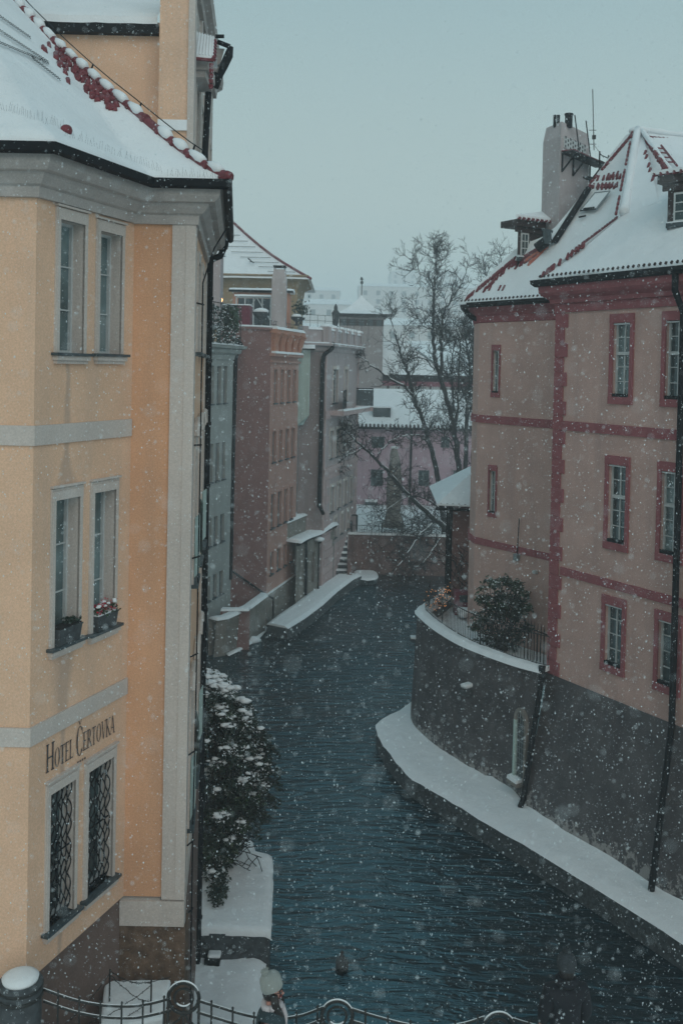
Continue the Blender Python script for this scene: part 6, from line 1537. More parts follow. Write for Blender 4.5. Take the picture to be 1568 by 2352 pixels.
# fairy lights wound through a small bush at the tip of the terrace
fl_ = thing('string_lights', 'warm fairy lights tangled in twigs at the rounded far corner of the terrace', 'string lights', tuple(GZ(1000, 1400, 3.8)))
mb = MB(); tw_ = MB(); GLOW = simple('fairy_light', (1, .6, .3), .5, emit=(1.0, .36, .10), es=1.5)
pts_ = []
for _ in range(125):
    q = random.random(); u = 984 + 44 * q + random.gauss(0, 4); v = lerp(1352, 1400, random.random()) - 22 * max(0, (u - 1000) / 28) * random.random() + 6 * q
    pts_.append(PY(u, v, random.uniform(32.4, 34.0)))
for p in pts_: mb.blob(p, .011, .011, .011, GLOW, 4, 2, 0)
pts_.sort(key=lambda p: p.x + random.gauss(0, .1))
for i in range(0, len(pts_) - 4, 4): tw_.tube(pts_[i:i + 5], .006, TWIG, 3)
tag(mb.build('bulbs', fl_), kind='stuff'); tw_.build('wire', fl_)
vb = thing('bare_shrub', 'thin leafless shrub trained on the annex wall above the crimson chest', 'shrub', tuple(PY(1068, 1395, 34.3)))
# ---------------------------------------------------------------- bare trees
def grow(mb, p, d, L, r, lvl, maxl, rng, up=.35, snow=None):
    n_ = 4 if lvl < maxl else 3; pts = [p.copy()]; q = p.copy(); dd = d.copy()
    for i in range(n_):
        dd = (dd + Vector((rng.gauss(0, .15), rng.gauss(0, .15), rng.gauss(.0, .12) + up * .3))).normalized(); q = q + dd * (L / n_); pts.append(q.copy())
    rs = [max(.011, r * (1 - .6 * i / n_)) for i in range(n_ + 1)]
    mb.tube(pts, rs, TWIG, 3, False)
    if lvl < maxl:
        k = rng.randint(3, 5) if lvl < 2 else rng.randint(2, 3)
        for _ in range(k):
            f = rng.uniform(.25, 1.0); i = min(n_ - 1, int(f * n_)); b_ = lerp(pts[i], pts[i + 1], f * n_ - i)
            ax = (pts[i + 1] - pts[i]).normalized(); side = ax.cross(Vector((rng.gauss(0, 1), rng.gauss(0, 1), rng.gauss(0, 1)))).normalized()
            grow(mb, b_, (ax * .65 + side * .85).normalized(), L * rng.uniform(.5, .78), r * .62, lvl + 1, maxl, rng, up)
def tree(name, label, guides, loc, seed, dens=1.0, L0=1.5, maxl=3, group='bare trees behind the quay wall', snowy=True, up=.35):
    rng = random.Random(seed); t = thing(name, label, 'tree', loc, group); tr = MB(); cr = MB(); sn = MB()
    for g in guides:
        P_ = [PY(u, v, Y) for u, v, Y, r in g]; R_ = [r for *_, r in g]; sp = smooth_pts(P_, 5); rs = []
        for i in range(len(P_) - 1): rs += [1.25 * lerp(R_[i], R_[i + 1], j / 5) for j in range(5)]
        rs.append(R_[-1]); sp = [p + Vector((rng.gauss(0, .03), rng.gauss(0, .03), rng.gauss(0, .03))) for p in sp]
        tr.tube(sp, rs, BARK, 7)
        if snowy:
            for i in range(len(sp) - 1):
                d = (sp[i + 1] - sp[i]); 
                if abs(d.normalized().z) < .86 and rng.random() < .75: sn.tube([sp[i] + Vector((0, -.01, rs[i] * .8)), sp[i + 1] + Vector((0, -.01, rs[i + 1] * .8))], [rs[i] * .6 + .008, rs[i + 1] * .6 + .008], SNOW, 4)
        tot = sum((sp[i + 1] - sp[i]).length for i in range(len(sp) - 1)); n_ = int(tot * 3.4 * dens)
        for _ in range(n_):
            f = rng.uniform(.12, 1.0) ** .8; x = f * (len(sp) - 1); i = min(len(sp) - 2, int(x)); b_ = lerp(sp[i], sp[i + 1], x - i); ax = (sp[i + 1] - sp[i]).normalized()
            side = ax.cross(Vector((rng.gauss(0, 1), rng.gauss(0, 1), rng.gauss(0, 1)))).normalized(); th = rs[i]
            if th > .13: continue
            grow(cr, b_, (ax * .4 + side * .9 + Vector((0, 0, up * .6))).normalized(), L0 * rng.uniform(.5, 1.1) * (.6 + .4 * min(1, th / .05)), min(.036, .012 + th * .5), 1, maxl, rng, up)
    tr.build('trunk', t, smooth=True); cr.build('crown', t)
    if sn.v: sn.build('snow', t)
    return t
tree('bare_tree', 'tallest bare tree with twin ivy-tufted stems rising above the roofs', [
    [(1064, 1225, 61, .20), (1056, 1103, 61, .16), (1050, 1050, 61, .14), (1040, 976, 61, .125), (1032, 938, 61, .12), (1021, 905, 61, .115), (1012, 872, 61, .11), (1001, 840, 61, .10), (995, 807, 61, .095), (994, 752, 61, .085), (995, 708, 61, .07), (997, 659, 61, .055), (1002, 610, 61, .035), (1003, 582, 61, .02), (996, 562, 61, .01)],
    [(1014, 870, 61.3, .09), (1014, 840, 61.3, .085), (1012, 790, 61.4, .08), (1014, 752, 61.5, .07), (1020, 715, 61.6, .05), (1043, 679, 61.6, .035), (1063, 642, 61.5, .022), (1076, 607, 61.5, .012), (1080, 588, 61.5, .008)],
    [(996, 665, 61, .04), (986, 642, 60.8, .03), (966, 629, 60.7, .025), (955, 618, 60.6, .02), (936, 620, 60.5, .014), (918, 613, 60.5, .008)],
    [(955, 618, 60.6, .016), (947, 594, 60.6, .011), (946, 570, 60.6, .006)], [(1002, 612, 61, .02), (1018, 592, 61, .012), (1030, 570, 61, .006)],
    [(995, 755, 61, .04), (975, 752, 60.7, .03), (955, 722, 60.6, .02), (946, 690, 60.6, .010)],
    [(1045, 1000, 61.2, .07), (1050, 950, 61.6, .06), (1052, 880, 62, .05), (1056, 800, 62, .035), (1062, 760, 62, .02)]],
    tuple(GZ(1064, 1226, 2.4)), 11, 1.15, 1.25)
tree('bare_tree', 'slim forked bare tree leaning left across the snowy gallery roof', [
    [(1022, 1228, 60, .17), (1020, 1200, 60, .15), (1007, 1111, 60, .13), (997, 1060, 60, .12), (984, 1008, 60, .11), (968, 957, 60, .10), (955, 931, 60, .09), (947, 905, 60, .085), (938, 862, 60, .075), (927, 833, 60, .06), (914, 791, 60, .045), (905, 758, 60, .03), (893, 722, 60, .015), (890, 708, 60, .008)],
    [(958, 925, 60, .07), (933, 894, 59.8, .06), (896, 870, 59.7, .05), (863, 846, 59.6, .035), (830, 822, 59.5, .022), (804, 804, 59.5, .01)],
    [(999, 850, 60.5, .04), (970, 822, 60.2, .035), (938, 826, 60, .02), (925, 832, 60, .012)],
    [(912, 785, 60, .025), (925, 765, 60, .018), (950, 755, 60, .012), (975, 754, 60, .006)]],
    tuple(GZ(1022, 1228, 2.4)), 23, 1.2, 1.15)
tree('bare_tree', 'low bare limb reaching far left over the water from behind the annex', [
    [(1040, 1232, 59.5, .15), (1025, 1216, 59, .13), (979, 1177, 58, .11), (930, 1129, 57.5, .095), (889, 1083, 57, .08), (856, 1047, 56.5, .06), (812, 1008, 56.2, .04), (779, 984, 56, .022), (748, 984, 56, .012), (727, 983, 56, .006)],
    [(836, 1029, 56.4, .035), (815, 1038, 56.2, .028), (791, 1052, 56, .02), (770, 1066, 56, .012), (748, 1083, 56, .006)],
    [(862, 1052, 56.6, .03), (880, 1030, 56.6, .026), (905, 1008, 56.8, .024), (935, 999, 57, .022), (968, 1004, 57.5, .03), (990, 1030, 58.5, .05)],
    [(1000, 1195, 58.5, .05), (960, 1235, 57, .035), (930, 1280, 56, .02), (905, 1310, 55.5, .01)],
    [(1020, 1225, 58.8, .05), (1000, 1250, 58, .03), (975, 1290, 57.5, .02), (950, 1302, 57, .01)],
    [(1030, 1200, 59, .06), (1000, 1160, 58.7, .04), (960, 1140, 58.3, .03), (915, 1150, 58, .018), (880, 1180, 57.5, .01)]],
    tuple(GZ(1040, 1232, 2.4)), 37, 1.5, 1.1, up=-.05)
tree('bare_tree', 'thicket-like bare tree crowding the left edge of the pink house', [
    [(1068, 1225, 63, .14), (1068, 1072, 63, .12), (1073, 944, 63, .10), (1078, 860, 63, .07), (1070, 790, 63, .05), (1062, 735, 63, .02)],
    [(1085, 1225, 64, .12), (1085, 1050, 64, .10), (1090, 930, 64, .08), (1086, 840, 64, .05), (1092, 760, 64, .02)],
    [(1050, 1100, 63, .08), (1043, 1000, 63, .07), (1040, 900, 63, .05), (1036, 840, 63, .035), (1044, 780, 63, .02)],
    [(1075, 960, 63, .05), (1092, 900, 63, .04), (1105, 830, 63, .02), (1108, 760, 63, .01)],
    [(1060, 1080, 62.5, .05), (1035, 1020, 62, .04), (1010, 990, 62, .025), (985, 985, 62, .012)]],
    tuple(GZ(1075, 1226, 2.4)), 51, 1.5, 1.3)
tree('bare_tree', 'bare treetop peeping above the left end of the pink house roof', [
    [(1150, 760, 70, .12), (1140, 680, 70, .07), (1148, 620, 70, .03), (1150, 585, 70, .01)], [(1140, 690, 70, .05), (1118, 640, 70, .03), (1112, 615, 70, .01)]],
    tuple(PY(1150, 1100, 70)), 77, 1.3, 1.3, 3)
# ivy tufts on the stems belong to the tallest tree
iv = MB()
t1 = [o for o in bpy.data.objects if o.get('label', '').startswith('tallest bare')][0]
for (u, v, r) in ((1003, 768, .30), (1015, 775, .34), (1022, 762, .26), (1008, 752, .22), (1030, 782, .22), (1012, 800, .2)): leaves(iv, PY(u, v, 61), (r * 1.2, r, r), 240, .09, IVY, .1)
for v in range(810, 1200, 12): leaves(iv, PY(lerp(997, 1060, (v - 810) / 390) + random.gauss(0, 2), v, 61), (.15, .13, .22), 36, .07, IVY, .4)
for v in range(830, 1200, 14): leaves(iv, PY(lerp(1052, 1072, (v - 830) / 370) + random.gauss(0, 3), v, 62.6), (.2, .15, .25), 30, .07, IVY, .3)
iv.build('ivy', t1)
# thorny scrub under the trees on the quay wall
us = thing('undergrowth', 'tangled leafless scrub hanging over the quay wall beneath the trees', 'scrub', tuple(GZ(950, 1232, 2.4))); mb = MB(); rg = random.Random(5)
for _ in range(70):
    u = rg.uniform(860, 1030); p = PY(u, rg.uniform(1185, 1245), rg.uniform(58.2, 60)); grow(mb, p, Vector((rg.gauss(0, .8), rg.gauss(-.2, .4), rg.gauss(.1, .8))).normalized(), rg.uniform(.8, 2.0), .016, 1, 3, rg, -.1)
mb.build('twigs', us)
ag = thing('tree_stump', 'tall pale broken tree trunk topped with snow behind the quay railing', 'tree stump', tuple(GZ(902, 1236, 2.4)))
p = PY(902, 1225, 62); p.z = 2.3; mb = MB(); mb.lathe(p, [(.75, 0), (.58, .5), (.50, 1.2), (.47, 2.2), (.40, 3.2), (.34, 4.0), (.28, 4.5), (.2, 4.8), (.06, 4.95)], LOWW, 11); mb.v = [q + Vector((.12 * mnoise.noise(q * .9), .12 * mnoise.noise(q * .9 + Vector((9, 0, 0))), 0)) for q in mb.v]; mb.build('trunk', ag, smooth=True); mb = MB(); mb.blob(p + Vector((0, 0, 4.95)), .28, .22, .1, SNOW, 7, 4, .1); mb.build('snow', ag)
# scraggy shrub on the annex wall
mb = MB(); rg = random.Random(9)
for _ in range(6): p = PY(rg.uniform(1050, 1078), 1392, 34.2); grow(mb, p, Vector((rg.gauss(0, .3), 0, 1)).normalized(), rg.uniform(1.2, 2.0), .014, 1, 3, rg, .3)
mb.build('twigs', vb)

# ---------------------------------------------------------------- left foreground: snowy platforms, evergreen, plinth yard
zp_, zq_ = 1.5, .9
pf = thing('river_terrace', 'snow covered river terrace with dark retaining face under the evergreen', 'terrace', (-2, 20, 0))
ppx = [(619, 2133), (623.5, 2040), (624, 1967), (619, 1958.7), (586, 1957), (570, 1911), (547, 1909)]
pp = [GZ(u, v, zp_) for u, v in ppx]; pl = [GZ(487, 2133, zp_), Vector((-3.4, 18.6, zp_)), Vector((-4.5, 26, zp_)), Vector((pp[-1].x - .6, 26, zp_))]
full_ = [pl[1], pl[0]] + pp + [pl[3], pl[2]]
mb = MB(); mb.prism([p - Vector((0, 0, .10)) for p in full_], 1.5, STONEG); mb.build('retaining_wall', pf)
mb = MB(); i_ = mb.m(SNOWP); ny_, nx_ = 26, 22
def xr_at(y):
    P2_ = [(p.y, p.x) for p in pp]
    for (y0, x0), (y1, x1) in zip(P2_[:-1], P2_[1:]):
        if y0 - 1e-6 <= y <= y1 + 1e-6 and y1 - y0 > 1e-4: return lerp(x0, x1, (y - y0) / (y1 - y0))
    return P2_[-1][1]
ya, yb = pp[0].y - .03, pp[-1].y
for j in range(ny_ + 3):
    y = lerp(ya, yb, min(1, max(0, (j - 1) / ny_))); drop = .14 if j == 0 else 0
    for i in range(nx_ + 3):
        q = min(1, max(0, i / nx_)); x = lerp(-3.4, xr_at(max(pp[0].y, y)) + .03, q); e_d = .14 if i > nx_ else 0; ed = .05 if (i == nx_ or j == 1) else 0
        z = zp_ + .045 * mnoise.noise(Vector((x * 1.3, y * 1.3, 8))) + .018 * mnoise.noise(Vector((x * 4.5, y * 4.5, 8))) - max(drop, e_d) - ed
        mb.v.append(Vector((x + .02 * mnoise.noise(Vector((y * 3, 1, 1))) * (i >= nx_), y + .02 * mnoise.noise(Vector((x * 3, 5, 1))) * (j <= 1), z)))
for j in range(ny_ + 2):
    for i in range(nx_ + 2): q = j * (nx_ + 3) + i; mb.f.append((q, q + 1, q + nx_ + 4, q + nx_ + 3)); mb.mi.append(i_)
mb.build('snow', pf, smooth=True)
mb = MB(); a, c = GZ(487, 2140, zp_ - .16), GZ(618, 2140, zp_ - .16); mb.box(a.x, c.x, a.y - .0, a.y + .1, zp_ - .7, zp_ - .15, BLACK); mb.box(a.x, c.x, a.y - .03, a.y + .1, zp_ - .32, zp_ - .28, STONEG); mb.build('dark_face', pf)
lw = thing('river_terrace', 'lower uneven snow bank between the hotel plinth and the canal, nearest the camera', 'terrace', (-2, 15, 0))
yF = GZ(550, 2209, zq_).y; xr_ = GZ(611, 2212, zq_).x
mb = MB(); k = 0; nx, ny_ = 18, 22; i_ = mb.m(SNOWP)
for j in range(ny_ + 1):
    y = lerp(yF + .35, 10.5, j / ny_)
    for i in range(nx + 1):
        x = lerp(-3.2, xr_ + .06 * max(0, (yF - y)) * .6, i / nx); e = 1 - min(1, (nx - i) / 1.5) if i > nx - 2 else 0
        z = zq_ + .07 * mnoise.noise(Vector((x * 1.6, y * 1.6, 2))) + .03 * mnoise.noise(Vector((x * 5, y * 5, 2))) - e * .1; mb.v.append(Vector((x, y, z)))
for j in range(ny_):
    for i in range(nx): q = j * (nx + 1) + i; mb.f.append((q, q + nx + 1, q + nx + 2, q + 1)); mb.mi.append(i_)
mb.build('snow', lw, smooth=True); mb = MB(); mb.box(-3.2, xr_ - .02, 10.5, yF + .3, -.5, zq_ - .12, STONEG); mb.build('retaining_wall', lw)
bx = thing('boundary_stone', 'snow capped dark stone block at the foot of the hotel downpipe', 'stone', tuple(GZ(487, 2215, zq_)))
p = GZ(489, 2216, zq_); mb = MB(); mb.box(p.x - .16, p.x + .13, p.y - .05, p.y + .25, zq_ - .05, zq_ + .12, BLACK); mb.build('block', bx, bevel=.02); mb = MB(); mb.box(p.x - .10, p.x + .14, p.y - .02, p.y + .22, zq_ + .12, zq_ + .19, SNOW); mb.build('snow', bx, bevel=.03)

eb = thing('evergreen_bush', 'large dark evergreen bush loaded with clumps of snow beside the hotel downpipe', 'bush', tuple(GZ(500, 2050, zp_)))
lf = MB(); sn = MB(); bc = MB()
rg = random.Random(3)
def outline(v):         # right edge of the bush at height v
    pts_ = [(1530, 485), (1550, 497), (1580, 530), (1600, 550), (1640, 575), (1680, 595), (1720, 606), (1760, 612), (1800, 612), (1840, 600), (1880, 578), (1920, 548), (1960, 535), (1990, 515), (2020, 505)]
    for i in range(len(pts_) - 1):
        if pts_[i][0] <= v <= pts_[i + 1][0]: return lerp(pts_[i][1], pts_[i + 1][1], (v - pts_[i][0]) / (pts_[i + 1][0] - pts_[i][0]))
    return 480
base_ = Vector((-2.35, 21.0, zp_))
for n_ in range(520):
    v = rg.uniform(1545, 2015); ue = outline(v); u = ue - abs(rg.gauss(0, .45)) * (ue - 455) - 6
    if u < 440: u = rg.uniform(440, ue - 6)
    dm = (ue - u) / 110; Y = 20.6 + rg.uniform(-1.1, 1.1) * min(1, .25 + dm * 1.2)
    p = PY(u, v, Y); leaves(lf, p, (.19, .19, .12), 42, .10, LEAF if rg.random() < .8 else LEAF2, .1, .5)
    if rg.random() < .22: bc.tube([lerp(base_, p, .5) + Vector((0, 0, -.3)), lerp(base_, p, .8), p], [.025, .015, .006], BARK, 4)
    top = max(0.0, 1 - (v - 1545) / 420)
    if rg.random() < .12 + .48 * top * (1 if Y < 20.9 else .8):
        for _ in range(rg.randint(2, 4)):
            q = p + Vector((rg.gauss(0, .09), -.12 + rg.gauss(0, .06), .10 + rg.gauss(0, .03))); s_ = rg.uniform(.025, .07) * (1.5 if v < 1640 else 1); sn.blob(q, s_ * 1.4, s_ * 1.1, s_ * .6, SNOW, 7, 4, .4)
        leaves(sn, p + Vector((0, -.1, .06)), (.2, .16, .09), 24, .055, SNOW, .1, .3)
for _ in range(46):         # arching sprays over the water
    v = rg.uniform(1600, 1900); ue = outline(v); a_ = PY(ue - 12, v, 20.5); b_ = PY(ue + rg.uniform(5, 42), v + rg.uniform(10, 45), 20.5 + rg.uniform(-.5, .5)); m_ = lerp(a_, b_, .5) + Vector((0, 0, .06)); bc.tube([a_, m_, b_], [.012, .009, .004], BARK, 4)
    for q in range(8): leaves(lf, lerp(lerp(a_, m_, q / 8), lerp(m_, b_, q / 8), q / 8), (.05, .05, .03), 9, .07, LEAF, .1, .4)
lf.build('foliage', eb); bc.build('branches', eb); sn.build('snow', eb, smooth=True)
rb = thing('dry_shrub', 'small brittle reddish shrub at the foot of the evergreen on the snowy terrace', 'shrub', tuple(GZ(520, 1990, zp_)))
mb = MB(); RUST = simple('rust_twig', (.12, .03, .03), .8, 0, .3, 20)
for _ in range(16): p = GZ(rg.uniform(500, 530), rg.uniform(1950, 2000), zp_); grow(mb, p, Vector((rg.gauss(.25, .4), rg.gauss(-.2, .3), 1)).normalized(), rg.uniform(.35, .7), .008, 1, 3, rg, .1)
leaves(mb, GZ(512, 1975, zp_) + Vector((0, 0, .2)), (.28, .2, .2), 160, .05, RUST, .1); mb.build('twigs', rb)
lbx = thing('evergreen_bush', 'low snow dusted tuft of evergreen at the downpipe foot', 'bush', tuple(GZ(510, 2080, zp_))); mb = MB()
for _ in range(16): leaves(mb, GZ(rg.uniform(485, 512), rg.uniform(2010, 2085), zp_) + Vector((0, 0, .12)), (.16, .16, .14), 40, .08, LEAF, .1)
mb.build('foliage', lbx)

# yard in front of the hotel plinth
cy = thing('yard_ledge', 'snowy raised ledge with dark edge before the brown stone plinth of the hotel', 'ledge', (-2.9, 12.9, 3.2))
yc = [GZ(240, 2262, 3.72), GZ(258, 2250, 3.73), GZ(393, 2248, 3.73), GZ(374, 2338, 3.73), GZ(300, 2352, 3.73), GZ(225, 2400, 3.73)]
mb = MB(); mb.prism(yc, .12, SNOWP); mb.build('snow', cy, bevel=.03); mb = MB(); mb.prism([p - Vector((0, 0, .12)) for p in yc], 3, STONEB); mb.build('edge', cy)
bw = thing('barbed_wire', 'rusty barbed wire on two stakes over the snowy ledge by the hotel', 'wire', tuple(GZ(310, 2300, 3.73)))
mb = MB(); s1 = GZ(252, 2300, 3.73); s2 = GZ(347, 2325, 3.73)
for s_ in (s1, s2): mb.tube([s_, s_ + Vector((0, 0, .42))], .012, IRON, 5)
mb.build('stake', bw); mb = MB()
for (a_, c_) in ((s1 + Vector((0, 0, .40)), s2 + Vector((0, 0, .38))), (s1 + Vector((0, 0, .35)), s2 + Vector((0, 0, .12))), (s2 + Vector((0, 0, .36)), GZ(200, 2352, 3.7)), (s2 + Vector((0, 0, .15)), GZ(230, 2352, 3.7)), (s1 + Vector((0, 0, .38)), GZ(150, 2352, 3.9)), (GZ(392, 2262, 3.74) + Vector((0, 0, .1)), s1 + Vector((0, 0, .3)))):
    pts_ = [lerp(a_, c_, i / 14) + Vector((rg.gauss(0, .006), 0, -.06 * math.sin(math.pi * i / 14) + rg.gauss(0, .006))) for i in range(15)]; mb.tube(pts_, .0045, IRON, 4)
    for p in pts_[1:-1]:
        for _ in range(2): d = Vector((rg.gauss(0, 1), rg.gauss(0, 1), rg.gauss(0, 1))).normalized() * .018; mb.tube([p - d, p + d], .0025, IRON, 3)
mb.build('strand', bw)
# ---------------------------------------------------------------- bridge railing, stone pillar
RP = Wall((PY(0, 2300, 11.0).x, 11.0), (PY(1568, 2330, 10.95).x, 10.95))
def rp(u, v, o=0.0): s_, z = RP.uv(u, v); return RP.pt(s_, z, o)
pil = thing('stone_pillar', 'round grey stone railing pillar capped with snow in the lower left corner', 'pillar', tuple(PY(46, 2400, 11.0)))
pc = PY(47, 2300, 10.95); pc.z = 0; zt = PY(47, 2250, 10.95).z; r_ = .232
mb = MB(); mb.lathe(pc, [(r_ + .03, 3.95), (r_ + .03, 4.2), (r_, 4.25), (r_, zt - .16), (r_ + .012, zt - .12), (r_ + .012, zt - .02), (r_ - .03, zt)], STONEG, 28); mb.build('shaft', pil, smooth=True)
mb = MB(); mb.lathe(pc, [(r_ - .04, zt - .005), (r_ - .03, zt + .035), (r_ - .09, zt + .065), (.05, zt + .085), (.001, zt + .087)], SNOW, 24); mb.build('snow_cap', pil, smooth=True)
for v in (2295, 2316): mb = MB(); z = PY(47, v, 10.7).z; mb.lathe(pc, [(r_ + .001, z - .018), (r_ + .02, z - .016), (r_ + .02, z + .016), (r_ + .001, z + .018)], IRON, 28); mb.build('iron_band', pil, smooth=True)
rlg = thing('bridge_railing', 'curved iron bridge railing with ring ornaments and snow dusted rails along the bottom', 'railing', tuple(RP.pt(RP.L / 2, 3.95)))
up_ = [(100, 2272), (150, 2290), (190, 2301), (240, 2309), (300, 2311), (345, 2305), (392, 2293)]; up2 = [(452, 2297), (500, 2312), (560, 2330), (610, 2339), (660, 2338), (700, 2330), (744, 2313)]; up3 = [(803, 2316), (860, 2334), (930, 2352), (990, 2360), (1060, 2352), (1112, 2336)]; up4 = [(1176, 2340), (1230, 2356), (1300, 2372), (1400, 2376), (1500, 2360)]
for seg, dv in ((up_, 27), (up2, 27), (up3, 27), (up4, 27)):
    for k_, d in enumerate((0, dv)):
        mb = MB(); P_ = smooth_pts([rp(u, v + d) for u, v in seg], 5); mb.tube(P_, .016, IRON, 7); mb.tube([p + Vector((0, 0, .013)) for p in P_], .006, SNOW, 5); mb.build('rail', rlg, smooth=True)
    n_ = 6
    for i in range(n_):
        u = lerp(seg[0][0], seg[-1][0], (i + .7) / n_)
        for a_, c_ in zip(seg[:-1], seg[1:]):
            if a_[0] <= u <= c_[0]: v = lerp(a_[1], c_[1], (u - a_[0]) / (c_[0] - a_[0]))
        tpz = rp(u, v - 7); mb = MB(); mb.tube([tpz, Vector((tpz.x, tpz.y, 4.0))], .012, IRON, 6); mb.blob(tpz, .016, .016, .016, IRON, 6, 4, 0); mb.build('baluster', rlg)
for (u, v) in ((422, 2292), (774, 2334), (1145, 2362)):
    c_ = rp(u, v); mb = MB(); ringp = lambda r0: [c_ + Vector((RP.t.x * r0 * math.cos(t_), RP.t.y * r0 * math.cos(t_), r0 * math.sin(t_))) for t_ in [math.pi * 2 * i / 28 for i in range(29)]]
    mb.tube(ringp(.172), .021, IRON, 7); mb.tube(ringp(.105), .014, IRON, 6)
    for s_ in (-.172, .172): q = c_ + Vector((RP.t.x * s_, RP.t.y * s_, 0)); mb.tube([q, Vector((q.x, q.y, 4.0))], .016, IRON, 6)
    mb.tube([c_ + Vector((0, 0, -.105)), Vector((c_.x, c_.y, 4.0))], .012, IRON, 6)
    for s_ in (-1, 1): mb.tube([c_ + Vector((0, 0, -.16)), c_ + Vector((s_ * .05, 0, -.25)), c_ + Vector((s_ * .12, 0, -.30))], .012, IRON, 6)
    mb.build('ring_ornament', rlg, smooth=True)
    mb = MB(); arc = [c_ + Vector((RP.t.x * .176 * math.cos(t_), RP.t.y * .176 * math.cos(t_) - .004, .176 * math.sin(t_) + .018)) for t_ in [math.pi * (.12 + .76 * i / 14) for i in range(15)]]; mb.tube(arc, .009, SNOW, 6)
    arc = [c_ + Vector((RP.t.x * .105 * math.cos(t_), -.004, -.105 * abs(math.sin(t_)) + .016)) for t_ in [math.pi * (.25 + .5 * i / 8) for i in range(9)]]; mb.tube(arc, .009, SNOW, 5); mb.build('ring_snow', rlg, smooth=True)

# ---------------------------------------------------------------- duck
dk_ = thing('duck', 'lone dark duck swimming away along the open canal above the railing', 'duck', tuple(GZ(785, 2226, 0)))
c_ = GZ(785, 2222, 0); DK = simple('duck_feathers', (.014, .012, .012), .7, 0, .5, 25); mb = MB()
def loft(mb, secs, mat, seg=12):           # secs: (centre, rx, rz) rings across the y axis
    k = len(mb.v); i_ = mb.m(mat)
    for c, rx, rz in secs:
        for j in range(seg): th = 2 * math.pi * j / seg; mb.v.append(Vector(c) + Vector((rx * math.cos(th), 0, rz * math.sin(th))))
    for i in range(len(secs) - 1):
        for j in range(seg): q = k + i * seg; mb.f.append((q + j, q + (j + 1) % seg, q + seg + (j + 1) % seg, q + seg + j)); mb.mi.append(i_)
loft(mb, [(c_ + Vector((0, y, z)), a_, b_) for y, z, a_, b_ in ((-.26, .12, .01, .008), (-.22, .10, .05, .02), (-.15, .07, .10, .06), (-.03, .06, .13, .085), (.08, .06, .12, .085), (.16, .07, .08, .07), (.20, .09, .05, .045), (.21, .12, .034, .03), (.22, .145, .036, .034), (.235, .165, .038, .03), (.26, .17, .030, .02), (.30, .16, .018, .008), (.33, .155, .012, .004))], DK); mb.build('body', dk_, smooth=True)
mb = MB()
for s_ in (-1, 1): loft(mb, [(c_ + Vector((s_ * .10, y, .09)), a_, b_) for y, a_, b_ in ((-.24, .005, .005), (-.15, .025, .04), (0, .03, .055), (.1, .012, .03))], DK, 8)
mb.build('wings', dk_, smooth=True)
# ---------------------------------------------------------------- passers-by on the bridge
SKIN = simple('skin', (.50, .24, .19), .55, 0, .06, 20); COATT = simple('teal_wool_coat', (.028, .05, .06), .9, 0, .25, 40, bmp=.003); COATD = simple('dark_jacket', (.007, .009, .014), .8, 0, .3, 30)
SCARF = simple('pale_scarf', (.50, .46, .47), .9, 0, .12, 40); HAIR = simple('dark_hair', (.012, .009, .009), .45, 0, .3, 80); HATM, t_, b_ = new_mat('knitted_hat_wool')
w1 = t_.nodes.new('ShaderNodeTexWave'); w1.inputs['Scale'].default_value = 28; w1.inputs['Distortion'].default_value = 3; gg = t_.nodes.new('ShaderNodeNewGeometry'); t_.links.new(gg.outputs['Position'], w1.inputs['Vector'])
t_.links.new(ramp(t_, w1.outputs[0], [(.2, (.24, .26, .25)), (.8, (.44, .47, .44))]).outputs[0], b_.inputs['Base Color']); b_.inputs['Roughness'].default_value = .95; bump(t_, b_, w1.outputs[0], .008, .8)
GHAT = simple('dark_knitted_wool', (.035, .042, .048), .95, 0, .4, 60, bmp=.006); TROU = simple('dark_trousers', (.02, .02, .025), .85, 0, .2, 30); GLOVE = simple('black_glove', (.01, .01, .012), .7, 0, .2, 30)
def skin_mesh(name, parent, verts, edges, radii, mats, root=0, sub=2):
    me = bpy.data.meshes.new(name); off = Vector(parent['_loc']); me.from_pydata([tuple(Vector(v) - off) for v in verts], edges, []); me.update()
    o = bpy.data.objects.new(name, me); COL.objects.link(o); o.parent = parent; o['_loc'] = tuple(off)
    md = o.modifiers.new('skin', 'SKIN'); md.use_smooth_shade = True
    for i, r in enumerate(radii): sv = me.skin_vertices[0].data[i]; sv.radius = r if isinstance(r, tuple) else (r, r); sv.use_root = (i == root)
    s = o.modifiers.new('sub', 'SUBSURF'); s.levels = sub; s.render_levels = sub
    me.materials.append(mats); return o
